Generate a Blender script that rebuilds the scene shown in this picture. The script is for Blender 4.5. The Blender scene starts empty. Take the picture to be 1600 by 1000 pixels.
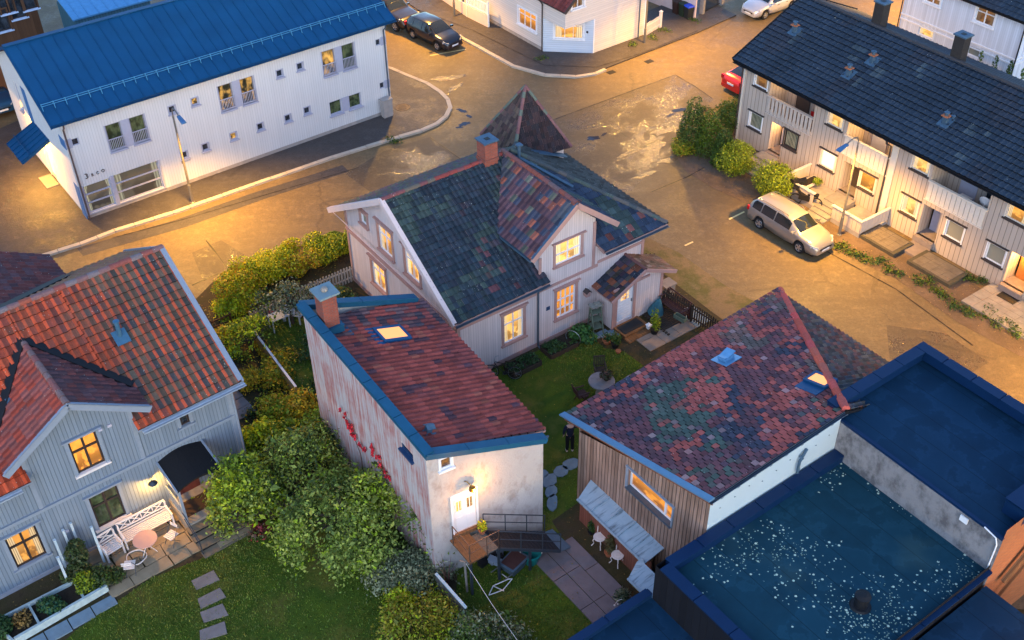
import bpy, bmesh, math, random
import numpy as np
from mathutils import Vector, Matrix
R = math.radians
scn = bpy.context.scene
COL = scn.collection
rnd = random.Random(7)

# ------------------------------------------------------------------ camera
FPX, CH, PITCH, ROLL = 1740.0, 33.0, 0.6846739775829842, -0.016087128490622504
cf = Vector((0, math.cos(PITCH), -math.sin(PITCH)))
cu0 = Vector((0, math.sin(PITCH), math.cos(PITCH)))
cr0 = Vector((1, 0, 0))
cr = math.cos(ROLL)*cr0 + math.sin(ROLL)*cu0
cu = -math.sin(ROLL)*cr0 + math.cos(ROLL)*cu0
cam = bpy.data.cameras.new('camera')
camo = bpy.data.objects.new('camera', cam)
COL.objects.link(camo)
camo.matrix_world = Matrix(((cr.x, cu.x, -cf.x, 0), (cr.y, cu.y, -cf.y, 0), (cr.z, cu.z, -cf.z, CH), (0, 0, 0, 1)))
cam.sensor_width = 36
cam.lens = FPX/1600*36
cam.clip_end = 3000
scn.camera = camo
CO = Vector((0, 0, CH))

def ray(x, y):
    return cr*((x-800)/FPX) - cu*((y-500)/FPX) + cf

def at(x, y, z=0.0):
    """survey point: where the sight line through this spot of the photograph meets height z"""
    d = ray(x, y)
    t = (z-CH)/d.z
    return CO + d*t

class Frame:
    """local axes of a building: a along its front, b into its depth"""
    def __init__(s, o, th):
        t = R(th)
        s.o = Vector((o[0], o[1], 0)); s.th = t
        s.e0 = Vector((math.cos(t), math.sin(t), 0)); s.e1 = Vector((-math.sin(t), math.cos(t), 0))
    def solve(s, px, a=None, b=None, z=None):
        d = ray(*px); O = CO - s.o
        oa, ob, da, db = O.dot(s.e0), O.dot(s.e1), d.dot(s.e0), d.dot(s.e1)
        if a is not None: t = (a-oa)/da
        elif b is not None: t = (b-ob)/db
        else: t = (z-CH)/d.z
        return Vector((oa+t*da, ob+t*db, CH+t*d.z))
    def g(s, px, z=0): return s.solve(px, z=z)
    def loc(s, w):
        d = Vector(w)-s.o
        return Vector((d.dot(s.e0), d.dot(s.e1), w[2]))

# ------------------------------------------------------------------ objects
def setp(o, label=None, cat=None, group=None, kind=None):
    if label: o['label'] = label
    if cat: o['category'] = cat
    if group: o['group'] = group
    if kind: o['kind'] = kind
    return o

def thing(name, label, cat, loc=(0, 0, 0), rz=0, group=None):
    o = bpy.data.objects.new(name, None)
    o.empty_display_size = .3
    COL.objects.link(o)
    o.location = loc; o.rotation_euler = (0, 0, rz)
    return setp(o, label, cat, group)

def kids(o): return [c for c in bpy.data.objects if c.parent == o]

def dup(root, loc, rz, label=None, scale=None):
    def rec(o, par):
        c = o.copy(); COL.objects.link(c)
        if par: c.parent = par
        for k in CH_[o.name]: rec(k, c)
        return c
    CH_ = {}
    def coll(o):
        CH_[o.name] = kids(o)
        for k in CH_[o.name]: coll(k)
    coll(root)
    r = rec(root, None)
    r.location = loc; r.rotation_euler = (0, 0, rz)
    if scale: r.scale = scale
    if label: r['label'] = label
    return r

V3 = Vector
class MB:
    def __init__(s):
        s.v = []; s.f = []; s.uv = []; s.c = []; s.m = []; s.sm = []; s.col = None; s.mi = 0
    def face(s, pts, uv=None, col=None, mi=None, sm=False):
        n = len(s.v); k = len(pts)
        pts = [V3(p) for p in pts]
        s.v += pts
        s.f.append(tuple(range(n, n+k)))
        if uv is None:
            nn = V3((0, 0, 0))
            for i in range(1, k-1): nn += (pts[i]-pts[0]).cross(pts[i+1]-pts[0])
            if nn.length < 1e-12: nn = V3((0, 0, 1))
            nn.normalize()
            if abs(nn.z) > .995: uv = [(p.x, p.y) for p in pts]
            else:
                u = V3((0, 0, 1)).cross(nn).normalized(); w = nn.cross(u)
                uv = [(p.dot(u), p.dot(w)) for p in pts]
        s.uv.append(uv); s.c.append(col if col is not None else s.col); s.m.append(s.mi if mi is None else mi); s.sm.append(sm)
    def hexa(s, b, t, **k):
        n = len(b)
        s.face(list(reversed(b)), **k); s.face(t, **k)
        for i in range(n):
            j = (i+1) % n
            s.face([b[i], b[j], t[j], t[i]], **k)
    def box(s, x0, x1, y0, y1, z0, z1, **k):
        if x0 > x1: x0, x1 = x1, x0
        if y0 > y1: y0, y1 = y1, y0
        if z0 > z1: z0, z1 = z1, z0
        P = [(x0, y0), (x1, y0), (x1, y1), (x0, y1)]
        s.hexa([(x, y, z0) for x, y in P], [(x, y, z1) for x, y in P], **k)
    def obox(s, c, ax, h, **k):
        c = V3(c); X, Y, Z = [V3(a)*q for a, q in zip(ax, h)]
        if X.cross(Y).dot(Z) < 0: X = -X
        b = [c-X-Y-Z, c+X-Y-Z, c+X+Y-Z, c-X+Y-Z]
        s.hexa(b, [p+2*Z for p in b], **k)
    def bar(s, p, q, w, h, up=(0, 0, 1), **k):
        p, q = V3(p), V3(q); d = (q-p)
        L = d.length
        if L < 1e-6: return
        d /= L; up = V3(up)
        x = d.cross(up)
        if x.length < 1e-4: x = d.cross(V3((1, 0, 0)))
        x.normalize(); y = x.cross(d)
        s.obox((p+q)/2, (d, x, y), (L/2, w/2, h/2), **k)
    def prism(s, poly, z0, z1, **k):
        ar = sum(poly[i][0]*poly[(i+1) % len(poly)][1]-poly[(i+1) % len(poly)][0]*poly[i][1] for i in range(len(poly)))
        if ar < 0: poly = list(reversed(poly))
        s.hexa([(p[0], p[1], z0) for p in poly], [(p[0], p[1], z1) for p in poly], **k)
    def slab(s, pts, th, **k):
        """polygon in space given a thickness against its normal"""
        pts = [V3(p) for p in pts]
        nn = V3((0, 0, 0))
        for i in range(1, len(pts)-1): nn += (pts[i]-pts[0]).cross(pts[i+1]-pts[0])
        nn.normalize()
        if nn.z < 0: pts.reverse(); nn = -nn
        s.hexa([p-nn*th for p in pts], pts, **k)
    def tube(s, pts, r, n=6, cap=True, sm=True, **k):
        pts = [V3(p) for p in pts]
        if not isinstance(r, (list, tuple)): r = [r]*len(pts)
        rings = []
        x = None
        for i, p in enumerate(pts):
            d = (pts[min(i+1, len(pts)-1)]-pts[max(i-1, 0)])
            if d.length < 1e-9: d = V3((0, 0, 1))
            d.normalize()
            if x is None: x = d.orthogonal().normalized()
            else:
                x = x-d*x.dot(d); x.normalize()
            y = d.cross(x)
            rings.append([p+(x*math.cos(2*math.pi*j/n)+y*math.sin(2*math.pi*j/n))*r[i] for j in range(n)])
        for i in range(len(pts)-1):
            for j in range(n):
                jj = (j+1) % n
                s.face([rings[i][j], rings[i][jj], rings[i+1][jj], rings[i+1][j]], sm=sm, **k)
        if cap:
            s.face(list(reversed(rings[0])), **k); s.face(rings[-1], **k)
    def lathe(s, prof, c=(0, 0, 0), n=16, sm=True, **k):
        c = V3(c)
        for i in range(len(prof)-1):
            (r0, z0), (r1, z1) = prof[i], prof[i+1]
            for j in range(n):
                a, b = 2*math.pi*j/n, 2*math.pi*(j+1)/n
                P = lambda r, z, t: c+V3((r*math.cos(t), r*math.sin(t), z))
                q = [P(r0, z0, a), P(r0, z0, b), P(r1, z1, b), P(r1, z1, a)]
                if r0 < 1e-6: q = [q[0], q[2], q[3]]
                elif r1 < 1e-6: q = q[:3]
                s.face(q, sm=sm, **k)
    def xf(s, M):
        s.v = [M @ p for p in s.v]
        return s
    def build(s, name, mats, parent=None, merge=False, loc=None):
        me = bpy.data.meshes.new(name)
        me.from_pydata([tuple(p) for p in s.v], [], s.f)
        if not isinstance(mats, (list, tuple)): mats = [mats]
        for m in mats: me.materials.append(m)
        me.polygons.foreach_set('material_index', s.m)
        me.polygons.foreach_set('use_smooth', s.sm)
        ul = me.uv_layers.new(name='UVMap')
        ul.data.foreach_set('uv', [c for f in s.uv for p in f for c in p])
        if any(c is not None for c in s.c):
            at_ = me.color_attributes.new('Col', 'FLOAT_COLOR', 'CORNER')
            buf = []
            for f, c in zip(s.f, s.c):
                c = c or (.5, .5, .5)
                buf += [c[0], c[1], c[2], 1.0]*len(f)
            at_.data.foreach_set('color', buf)
        if merge:
            bm = bmesh.new(); bm.from_mesh(me)
            bmesh.ops.remove_doubles(bm, verts=bm.verts, dist=1e-4)
            bm.to_mesh(me); bm.free()
        me.update()
        o = bpy.data.objects.new(name, me)
        COL.objects.link(o)
        if parent: o.parent = parent
        if loc: o.location = loc
        return o

# ------------------------------------------------------------------ materials
class NT:
    def __init__(s, name):
        s.m = bpy.data.materials.new(name); s.m.use_nodes = True
        s.t = s.m.node_tree; s.b = s.t.nodes['Principled BSDF']
    def n(s, typ, ins=None, **pr):
        x = s.t.nodes.new(typ)
        for k, v in pr.items(): setattr(x, k, v)
        for k, v in (ins or {}).items(): s.set(x, k, v)
        return x
    def set(s, x, k, v):
        i = x.inputs[k]
        if isinstance(v, bpy.types.NodeSocket): s.t.links.new(v, i)
        elif isinstance(v, bpy.types.Node): s.t.links.new(v.outputs[0], i)
        else:
            if isinstance(v, tuple) and len(v) == 3 and i.type == 'RGBA': v = (*v, 1)
            i.default_value = v
    def math(s, op, a, b=None, c=None, clamp=False):
        x = s.n('ShaderNodeMath', operation=op, use_clamp=clamp)
        for i, q in enumerate((a, b, c)):
            if q is not None: s.set(x, i, q)
        return x.outputs[0]
    def mix(s, f, a, b, mode='MIX'):
        x = s.n('ShaderNodeMix', data_type='RGBA', blend_type=mode)
        s.set(x, 0, f); s.set(x, 6, a); s.set(x, 7, b)
        return x.outputs[2]
    def ramp(s, f, stops, interp='LINEAR'):
        x = s.n('ShaderNodeValToRGB'); s.set(x, 0, f)
        e = x.color_ramp.elements; x.color_ramp.interpolation = interp
        while len(e) < len(stops): e.new(.5)
        for q, (p, c) in zip(e, stops):
            q.position = p; q.color = (*c, 1) if isinstance(c, tuple) else (c, c, c, 1)
        return x.outputs[0]
    def uv(s): return s.n('ShaderNodeUVMap').outputs[0]
    def obj(s): return s.n('ShaderNodeTexCoord').outputs['Object']
    def sep(s, v):
        x = s.n('ShaderNodeSeparateXYZ', {0: v}); return x.outputs[0], x.outputs[1], x.outputs[2]
    def comb(s, x, y, z=0.): return s.n('ShaderNodeCombineXYZ', {0: x, 1: y, 2: z}).outputs[0]
    def noise(s, vec, scale, detail=3, rough=.55, dist=0):
        x = s.n('ShaderNodeTexNoise', {'Vector': vec, 'Scale': scale, 'Detail': float(detail), 'Roughness': rough, 'Distortion': float(dist)})
        return x.outputs[0]
    def bump(s, h, st=.3, d=.02):
        x = s.n('ShaderNodeBump', {'Strength': st, 'Distance': d, 'Height': h})
        s.t.links.new(x.outputs[0], s.b.inputs['Normal'])
    def out(s, col=None, rough=.7, metal=0., spec=.18):
        if col is not None: s.set(s.b, 'Base Color', col)
        s.set(s.b, 'Roughness', rough); s.set(s.b, 'Metallic', metal); s.set(s.b, 'Specular IOR Level', spec)
        return s.m

def plain(name, col, rough=.6, metal=0., var=.25, scale=6., spec=.22, bump=0.):
    t = NT(name); o = t.obj()
    n = t.noise(o, scale, 4)
    c = t.mix(n, tuple(x*(1-var) for x in col), tuple(min(1, x*(1+var)) for x in col))
    if bump: t.bump(t.noise(o, scale*6, 3), bump, .02)
    return t.out(c, rough, metal, spec)

def siding(name, col, board=.12, axis=0, gap=.1, dark=.3, worn=.25, wcol=None, rough=.65, depth=.012, bvar=.12):
    t = NT(name); uv = t.uv(); x, y, _ = t.sep(uv)
    if axis: x, y = y, x
    q = t.math('DIVIDE', x, board)
    fr = t.math('FRACT', q); fl = t.math('FLOOR', q)
    wn = t.n('ShaderNodeTexWhiteNoise', {'W': fl}, noise_dimensions='1D').outputs[0]
    e = t.math('ABSOLUTE', t.math('SUBTRACT', fr, .5))
    g = t.math('SMOOTH_MIN', 1., t.math('MULTIPLY', t.math('SUBTRACT', .5, e), 1/gap), .3)   # 0 in the gap
    g = t.math('MINIMUM', t.math('MULTIPLY', t.math('SUBTRACT', .5, e), 1/gap), 1.)
    st = t.noise(t.comb(t.math('MULTIPLY', x, 9.), t.math('MULTIPLY', y, .7)), 1., 4)
    st2 = t.noise(uv, .6, 4)
    base = t.mix(wn, tuple(c*(1-bvar) for c in col), tuple(min(1, c*(1+bvar)) for c in col))
    wc = wcol or tuple(c*.55 for c in col)
    w = t.math('MULTIPLY', t.math('MULTIPLY', st, st2), worn*4, clamp=True)
    w = t.math('MULTIPLY', w, t.math('GREATER_THAN', t.math('ADD', st, 0), .0))
    base = t.mix(w, base, wc)
    c = t.mix(g, tuple(k*dark for k in col), base)
    t.bump(t.math('ADD', g, t.math('MULTIPLY', st, .15)), .8, depth)
    return t.out(c, rough)

def plaster(name, col, stain, amt=1., scale=1., asp=.056, lo=.42):
    t = NT(name); uv = t.uv(); x, y, _ = t.sep(uv)
    n1 = t.noise(uv, .9*scale, 6, .65)
    st = t.noise(t.comb(t.math('MULTIPLY', x, 7.5*scale), t.math('MULTIPLY', y, 7.5*scale*asp)), 1., 6, .68)
    fine = t.noise(uv, 14., 4)
    m = t.ramp(t.math('MULTIPLY', st, t.math('ADD', n1, .45)), [(lo, 0.), (lo+.2, 1.)])
    base = t.mix(n1, tuple(c*.72 for c in col), tuple(min(1, c*1.2) for c in col))
    base = t.mix(t.math('MULTIPLY', fine, .35), base, tuple(c*.6 for c in col))
    c = t.mix(t.math('MULTIPLY', m, amt), base, stain)
    t.bump(t.math('ADD', fine, n1), .5, .03)
    return t.out(c, .85, 0, .2)

def attr_mat(name, rough=.65, spec=.4, nsc=18., var=.35, bump=.4, lich=0., lcol=(.42, .45, .4), trans=0.):
    t = NT(name); o = t.obj()
    a = t.n('ShaderNodeAttribute', attribute_name='Col').outputs[0]
    n = t.noise(o, nsc, 4, .65)
    c = t.mix(t.math('MULTIPLY', n, 1.), t.mix(1., a, (1-var,)*3, 'MULTIPLY'), t.mix(1., a, (1+var,)*3, 'MULTIPLY'))
    if lich:
        v = t.n('ShaderNodeTexVoronoi', {'Vector': o, 'Scale': 9.}).outputs['Distance']
        v = t.math('ADD', v, t.math('MULTIPLY', t.math('SUBTRACT', t.noise(o, 25., 2), .5), .35))
        k = t.math('MULTIPLY', t.math('LESS_THAN', v, .13), t.math('GREATER_THAN', t.noise(o, 1.1, 5, .7), .66-lich*.1))
        c = t.mix(t.math('MULTIPLY', k, .8), c, lcol)
    if bump: t.bump(n, bump, .01)
    m = t.out(c, rough, 0, spec)
    if trans:
        tr = t.n('ShaderNodeBsdfTranslucent', {'Color': c})
        mx = t.n('ShaderNodeMixShader', {0: trans, 1: t.b.outputs[0], 2: tr.outputs[0]})
        t.t.links.new(mx.outputs[0], t.t.nodes['Material Output'].inputs[0])
    return m

def lit_pane(name, hot, cool, strength, curtain=(1., .75, .42), curt=.24, glass=.12):
    """lit room seen through a pane: curtains at the sides, furniture shapes, varying per window"""
    t = NT(name); x, y, _ = t.sep(t.uv())
    ri = t.n('ShaderNodeObjectInfo').outputs['Random']
    off = t.math('MULTIPLY', ri, 37.)
    v = t.comb(t.math('ADD', x, off), y, off)
    n = t.noise(v, 3.2, 3, .6)
    blob = t.ramp(t.noise(v, 3.1, 2), [(.42, 0.), (.5, 1.)])
    lowm = t.ramp(y, [(.2, 1.), (.75, .15)])
    c = t.mix(n, hot, cool)
    c = t.mix(t.math('MULTIPLY', t.math('MULTIPLY', blob, lowm), .75), c, tuple(k*.12 for k in cool))
    ex = t.math('ABSOLUTE', t.math('SUBTRACT', x, .5))
    cm = t.math('GREATER_THAN', ex, t.math('ADD', .5-curt, t.math('MULTIPLY', t.math('SUBTRACT', t.noise(t.comb(off, t.math('MULTIPLY', y, 2.)), 1., 1), .5), .18)))
    fold = t.math('ADD', .6, t.math('MULTIPLY', t.math('SINE', t.math('MULTIPLY', x, 95.)), .3))
    cc = t.mix(1., curtain, t.n('ShaderNodeCombineColor', {0: fold, 1: fold, 2: fold}).outputs[0], 'MULTIPLY')
    c = t.mix(t.math('MULTIPLY', cm, .85), c, cc)
    sh = t.math('ADD', .55, t.math('MULTIPLY', t.math('FRACT', t.math('MULTIPLY', ri, 7.31)), .75))
    t.set(t.b, 'Emission Color', c); t.set(t.b, 'Emission Strength', t.math('MULTIPLY', sh, strength))
    return t.out((.02, .02, .02), .08, 0, .5)

def dark_pane(name, col=(.012, .016, .022), hint=None, hs=0., curt=None):
    t = NT(name); x, y, _ = t.sep(t.uv())
    ri = t.n('ShaderNodeObjectInfo').outputs['Random']
    off = t.math('MULTIPLY', ri, 31.)
    n = t.noise(t.comb(t.math('ADD', x, off), y, off), 2.6, 3, .6)
    c = t.mix(t.ramp(n, [(.4, 0.), (.65, 1.)]), col, tuple(k*3+.01 for k in col))
    if curt:
        fold = t.math('MULTIPLY', t.math('SINE', t.math('MULTIPLY', x, 60.)), .5)
        c = t.mix(t.math('MULTIPLY', t.math('GREATER_THAN', t.math('ADD', fold, t.math('MULTIPLY', n, .8)), .35), .8), c, curt)
    if hint:
        t.set(t.b, 'Emission Color', t.mix(t.ramp(n, [(.45, 0.), (.7, 1.)]), (0, 0, 0), hint)); t.set(t.b, 'Emission Strength', hs)
    return t.out(c, .06, 0, .6)

def emit(name, col, s):
    t = NT(name); t.set(t.b, 'Emission Color', col); t.set(t.b, 'Emission Strength', s)
    return t.out(tuple(.12*c for c in col), .4)

def brick_mat(name, a, b, mortar, sc=1.):
    t = NT(name)
    x = t.n('ShaderNodeTexBrick', {'Vector': t.uv(), 'Color1': a, 'Color2': b, 'Mortar': mortar, 'Scale': sc, 'Mortar Size': .012, 'Brick Width': .24, 'Row Height': .08, 'Bias': 0.})
    c = t.mix(t.math('MULTIPLY', t.noise(t.uv(), 5., 4), .6), x.outputs[0], tuple(k*.4 for k in a))
    t.bump(x.outputs[1], -.5, .01)
    return t.out(c, .85, 0, .2)

def wood_mat(name, col, board=.14, axis=0, rough=.7, gap=.08, bvar=.35):
    return siding(name, col, board, axis, gap, .25, .35, None, rough, .008, bvar)

M = {}
M['white_siding'] = siding('white_siding', (.63, .61, .60), .145, 0, .07, .55, .10, bvar=.025, depth=.010)
M['pink_siding'] = siding('pink_siding', (.60, .51, .50), .125, 0, .09, .5, .22, (.36, .30, .30), bvar=.07)
M['grey_siding'] = siding('grey_siding', (.17, .215, .275), .135, 0, .1, .4, .08, bvar=.08)
M['taupe_siding'] = siding('taupe_siding', (.44, .36, .30), .27, 0, .075, .22, .05, bvar=.04, depth=.02)
M['lap_siding'] = siding('lap_siding', (.66, .60, .55), .15, 1, .09, .6, .16, (.40, .36, .33), bvar=.04)
M['lap_blue'] = siding('lap_blue', (.52, .58, .66), .15, 1, .09, .6, .04, bvar=.03)
M['shed_boards'] = siding('shed_boards', (.37, .255, .205), .17, 0, .15, .10, .5, (.12, .07, .05), bvar=.35, depth=.025)
M['brown_boards'] = siding('brown_boards', (.11, .055, .03), .2, 0, .06, .5, .3, bvar=.25)
M['render_red'] = plaster('render_red', (.50, .45, .44), (.36, .13, .11), .95, 1., .05, .40)
M['render_grey'] = plaster('render_grey', (.46, .42, .40), (.22, .17, .15), .6, .35, .45, .46)
M['concrete_wall'] = plaster('concrete_wall', (.25, .24, .25), (.09, .085, .09), .9, .3, .6, .4)
M['plinth'] = plain('plinth', (.30, .27, .25), .85, var=.35, scale=3, bump=.3)
M['white_paint'] = plain('white_paint', (.70, .70, .72), .45, var=.05)
M['cream_paint'] = plain('cream_paint', (.60, .53, .45), .5, var=.08)
M['pink_trim'] = plain('pink_trim', (.36, .215, .19), .6, var=.2, scale=3)
M['pink_paint'] = plain('pink_paint', (.58, .46, .44), .6, var=.12, scale=3)
M['grey_paint'] = plain('grey_paint', (.20, .24, .30), .55, var=.12)
M['grey_trim'] = plain('grey_trim', (.20, .20, .24), .55, var=.12)
M['lilac_trim'] = plain('lilac_trim', (.36, .36, .44), .5, var=.1)
M['dark_frame'] = plain('dark_frame', (.035, .026, .024), .45, var=.2)
M['taupe_paint'] = plain('taupe_paint', (.46, .385, .33), .6, var=.08)
M['dark_trim'] = plain('dark_trim', (.05, .038, .036), .6)
M['blue_metal'] = plain('blue_metal', (.004, .055, .14), .55, .0, .3, .8, .2)
M['blue_flash'] = plain('blue_flash', (.010, .075, .14), .55, .0, .25, 2., .2)
M['steel'] = plain('steel', (.30, .33, .36), .38, .8, .2, 8)
M['dark_steel'] = plain('dark_steel', (.05, .06, .075), .45, .4, .2, 8)
M['pole_steel'] = plain('pole_steel', (.16, .15, .14), .5, .4, .2, 5)
M['gutter'] = plain('gutter', (.10, .13, .17), .4, .5, .2, 5)
M['lead_flash'] = plain('lead_flash', (.055, .10, .15), .5, .2, .35, 5)
M['black'] = plain('black', (.012, .012, .014), .5, 0, .2)
M['rubber'] = plain('rubber', (.014, .014, .015), .8, 0, .2)
M['tile'] = attr_mat('tile', .8, .15, 16., .4, .4)
M['tile_lich'] = attr_mat('tile_lich', .8, .15, 14., .42, .4, lich=1.)
M['tile_dark'] = attr_mat('tile_dark', .6, .25, 10., .35, .3, lich=.35, lcol=(.5, .55, .55))
M['leaf'] = attr_mat('leaf', .55, .3, 3., .2, 0, trans=.22)
M['brick'] = brick_mat('brick', (.36, .085, .05), (.22, .055, .04), (.15, .11, .10))
M['orange_brick'] = brick_mat('orange_brick', (.46, .17, .06), (.36, .12, .05), (.22, .12, .08))
M['dark_brick'] = plain('dark_brick', (.03, .026, .026), .6, 0, .4, 6, bump=.4)
M['bark'] = plain('bark', (.06, .045, .034), .9, 0, .4, 9, bump=.6)
M['deck_wood'] = wood_mat('deck_wood', (.20, .10, .045), .14, 0)
M['grey_wood'] = wood_mat('grey_wood', (.20, .18, .165), .12, 0)
M['fence_wood'] = plain('fence_wood', (.22, .19, .165), .8, 0, .35, 5)
M['dark_fence'] = plain('dark_fence', (.045, .032, .024), .75, 0, .35, 5)
M['bench_brown'] = plain('bench_brown', (.075, .032, .028), .6, 0, .3, 6)
M['green_wood'] = plain('green_wood', (.09, .12, .09), .75, 0, .45, 7)
M['white_wood'] = plain('white_wood', (.66, .60, .58), .5, 0, .12, 5)
M['slab'] = plain('slab', (.20, .165, .155), .75, 0, .3, 3, bump=.3)
M['slab_blue'] = plain('slab_blue', (.15, .21, .26), .6, 0, .3, 4, bump=.3)
M['stone'] = plain('stone', (.23, .21, .19), .8, 0, .35, 4, bump=.4)
M['kerb'] = plain('kerb', (.38, .33, .27), .7, 0, .25, 2, bump=.3)
M['terracotta'] = plain('terracotta', (.36, .12, .055), .75, 0, .25, 6)
M['soil_bed'] = plain('soil_bed', (.03, .022, .016), .95, 0, .5, 9, bump=.8)
M['zinc'] = None
M['red'] = plain('red', (.45, .012, .012), .5)
M['teal_plastic'] = plain('teal_plastic', (.012, .17, .16), .4)
M['blue_lid'] = plain('blue_lid', (.012, .05, .45), .4)
M['green_bin'] = plain('green_bin', (.02, .035, .022), .5)
M['bin_grey'] = plain('bin_grey', (.02, .022, .024), .5)
M['brown_bin'] = plain('brown_bin', (.04, .02, .016), .5)
M['skin'] = plain('skin', (.55, .33, .25), .55, 0, .06)
M['navy'] = plain('navy', (.012, .016, .035), .8, 0, .2, 8)
M['trousers'] = plain('trousers', (.008, .008, .011), .85, 0, .2, 8)
M['hair'] = plain('hair', (.42, .29, .18), .7, 0, .2, 30)
M['glass_lit'] = lit_pane('glass_lit', (1., .52, .11), (.80, .26, .025), .36)
M['glass_hot'] = lit_pane('glass_hot', (1., .62, .20), (.90, .36, .05), .36)
M['glass_orange'] = lit_pane('glass_orange', (1., .46, .06), (.8, .20, .012), .36, curt=.02)
M['glass_blind'] = emit('glass_blind', (1., .80, .48), .40)
M['glass_dim'] = lit_pane('glass_dim', (.35, .15, .03), (.10, .035, .012), .28, (.25, .16, .09))
M['glass_dark'] = dark_pane('glass_dark')
M['glass_green'] = dark_pane('glass_green', (.022, .034, .016), (.10, .085, .01), .09)
M['glass_glint'] = dark_pane('glass_glint', (.03, .028, .016), (.85, .42, .06), .26)  # orange reflections put into the dark pane as patchy emission
M['glass_curtain'] = dark_pane('glass_curtain', (.02, .025, .024), curt=(.42, .40, .26))
M['glass_shop'] = lit_pane('glass_shop', (.05, .04, .02), (.03, .028, .03), .5, (.22, .21, .15), .13)
M['glass_frost'] = plain('glass_frost', (.24, .235, .19), .25, 0, .08, 2, .6)
M['skylight_glow'] = emit('skylight_glow', (1., .38, .13), .34)
M['lamp_glow'] = emit('lamp_glow', (1., .72, .35), 5.)
M['street_glow'] = emit('street_glow', (1., .62, .25), 2.)
M['plate'] = plain('plate', (.62, .64, .66), .4, 0, .05)
M['chrome'] = plain('chrome', (.62, .62, .64), .2, .95, .1)
M['alloy'] = plain('alloy', (.45, .45, .47), .35, .8, .1)
M['car_glass'] = plain('car_glass', (.012, .016, .02), .05, 0, .1, 2, .7)
M['lamp_clear'] = plain('lamp_clear', (.45, .45, .45), .15, .2, .1)
M['lamp_red'] = plain('lamp_red', (.45, .012, .015), .25)
def paint(name, c, metal=.3, rough=.28):
    m = plain(name, c, rough, metal, .04, 2, .5)
    m.node_tree.nodes['Principled BSDF'].inputs['Coat Weight'].default_value = .6
    m.node_tree.nodes['Principled BSDF'].inputs['Coat Roughness'].default_value = .08
    return m
M['paint_silver'] = paint('paint_silver', (.29, .265, .24), .5, .34)
M['paint_navy'] = paint('paint_navy', (.008, .012, .024))
M['paint_black'] = paint('paint_black', (.02, .018, .02))
M['paint_red'] = paint('paint_red', (.55, .012, .014), .1)
M['paint_white'] = paint('paint_white', (.50, .50, .52), .4)
M['paint_blue'] = paint('paint_blue', (.01, .05, .11), .2)

def zinc():
    t = NT('zinc'); x, y, _ = t.sep(t.uv()); uv = t.uv()
    n = t.noise(uv, 3., 5, .65)
    drip = t.noise(t.comb(t.math('MULTIPLY', x, 7.), t.math('MULTIPLY', y, .9)), 1., 4, .6)
    c = t.mix(n, (.26, .36, .44), (.42, .52, .58))
    c = t.mix(t.ramp(drip, [(.52, 0.), (.68, .75)]), c, (.05, .07, .09))
    return t.out(c, .5, .25, .4)
M['zinc'] = zinc()

def membrane(name, col, spots):
    t = NT(name); o = t.obj()
    n = t.noise(o, 1.1, 5, .6); f = t.noise(o, 40., 3)
    x, y, _ = t.sep(o)
    seam = t.math('LESS_THAN', t.math('FRACT', t.math('DIVIDE', x, .98)), .03)
    c = t.mix(n, tuple(k*.65 for k in col), tuple(k*1.5 for k in col))
    pond = t.ramp(t.noise(o, .55, 5, .6), [(.48, 0.), (.5, .3), (.54, .1), (.6, .0)])
    c = t.mix(pond, c, tuple(k*1.9+.006 for k in col))
    c = t.mix(t.math('MULTIPLY', seam, .7), c, tuple(k*.4 for k in col))
    if spots:
        for sc, th, lo, cc in ((3.6, .15, .40, (.52, .60, .46)), (6.5, .17, .44, (.38, .50, .40)), (11., .24, .50, (.28, .36, .26))):
            v = t.n('ShaderNodeTexVoronoi', {'Vector': o, 'Scale': sc}).outputs['Distance']
            wob = t.math('ADD', v, t.math('MULTIPLY', t.math('SUBTRACT', t.noise(o, 30., 2), .5), .1))
            msk = t.ramp(t.noise(o, .30, 4, .6), [(lo+.04, 0.), (lo+.12, 1.)])
            k = t.math('MULTIPLY', t.math('LESS_THAN', wob, th), t.math('GREATER_THAN', t.math('ADD', msk, t.math('MULTIPLY', t.noise(o, 9., 2), 1.1)), .95))
            c = t.mix(t.math('MULTIPLY', k, .9), c, cc)
        c = t.mix(t.ramp(t.noise(o, .35, 3), [(.55, 0.), (.72, .28)]), c, (.07, .12, .10))
    t.bump(t.math('ADD', f, t.math('MULTIPLY', n, 2.)), .25, .01)
    return t.out(c, .7, 0, .15)
M['membrane'] = membrane('membrane', (.003, .022, .050), False)
M['membrane_spots'] = membrane('membrane_spots', (.005, .034, .054), True)
M['parapet_cap'] = plain('parapet_cap', (.002, .018, .060), .5, 0, .15, 2)
M['black_cladding'] = siding('black_cladding', (.008, .009, .013), .3, 0, .05, .5, 0, bvar=.15)

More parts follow.
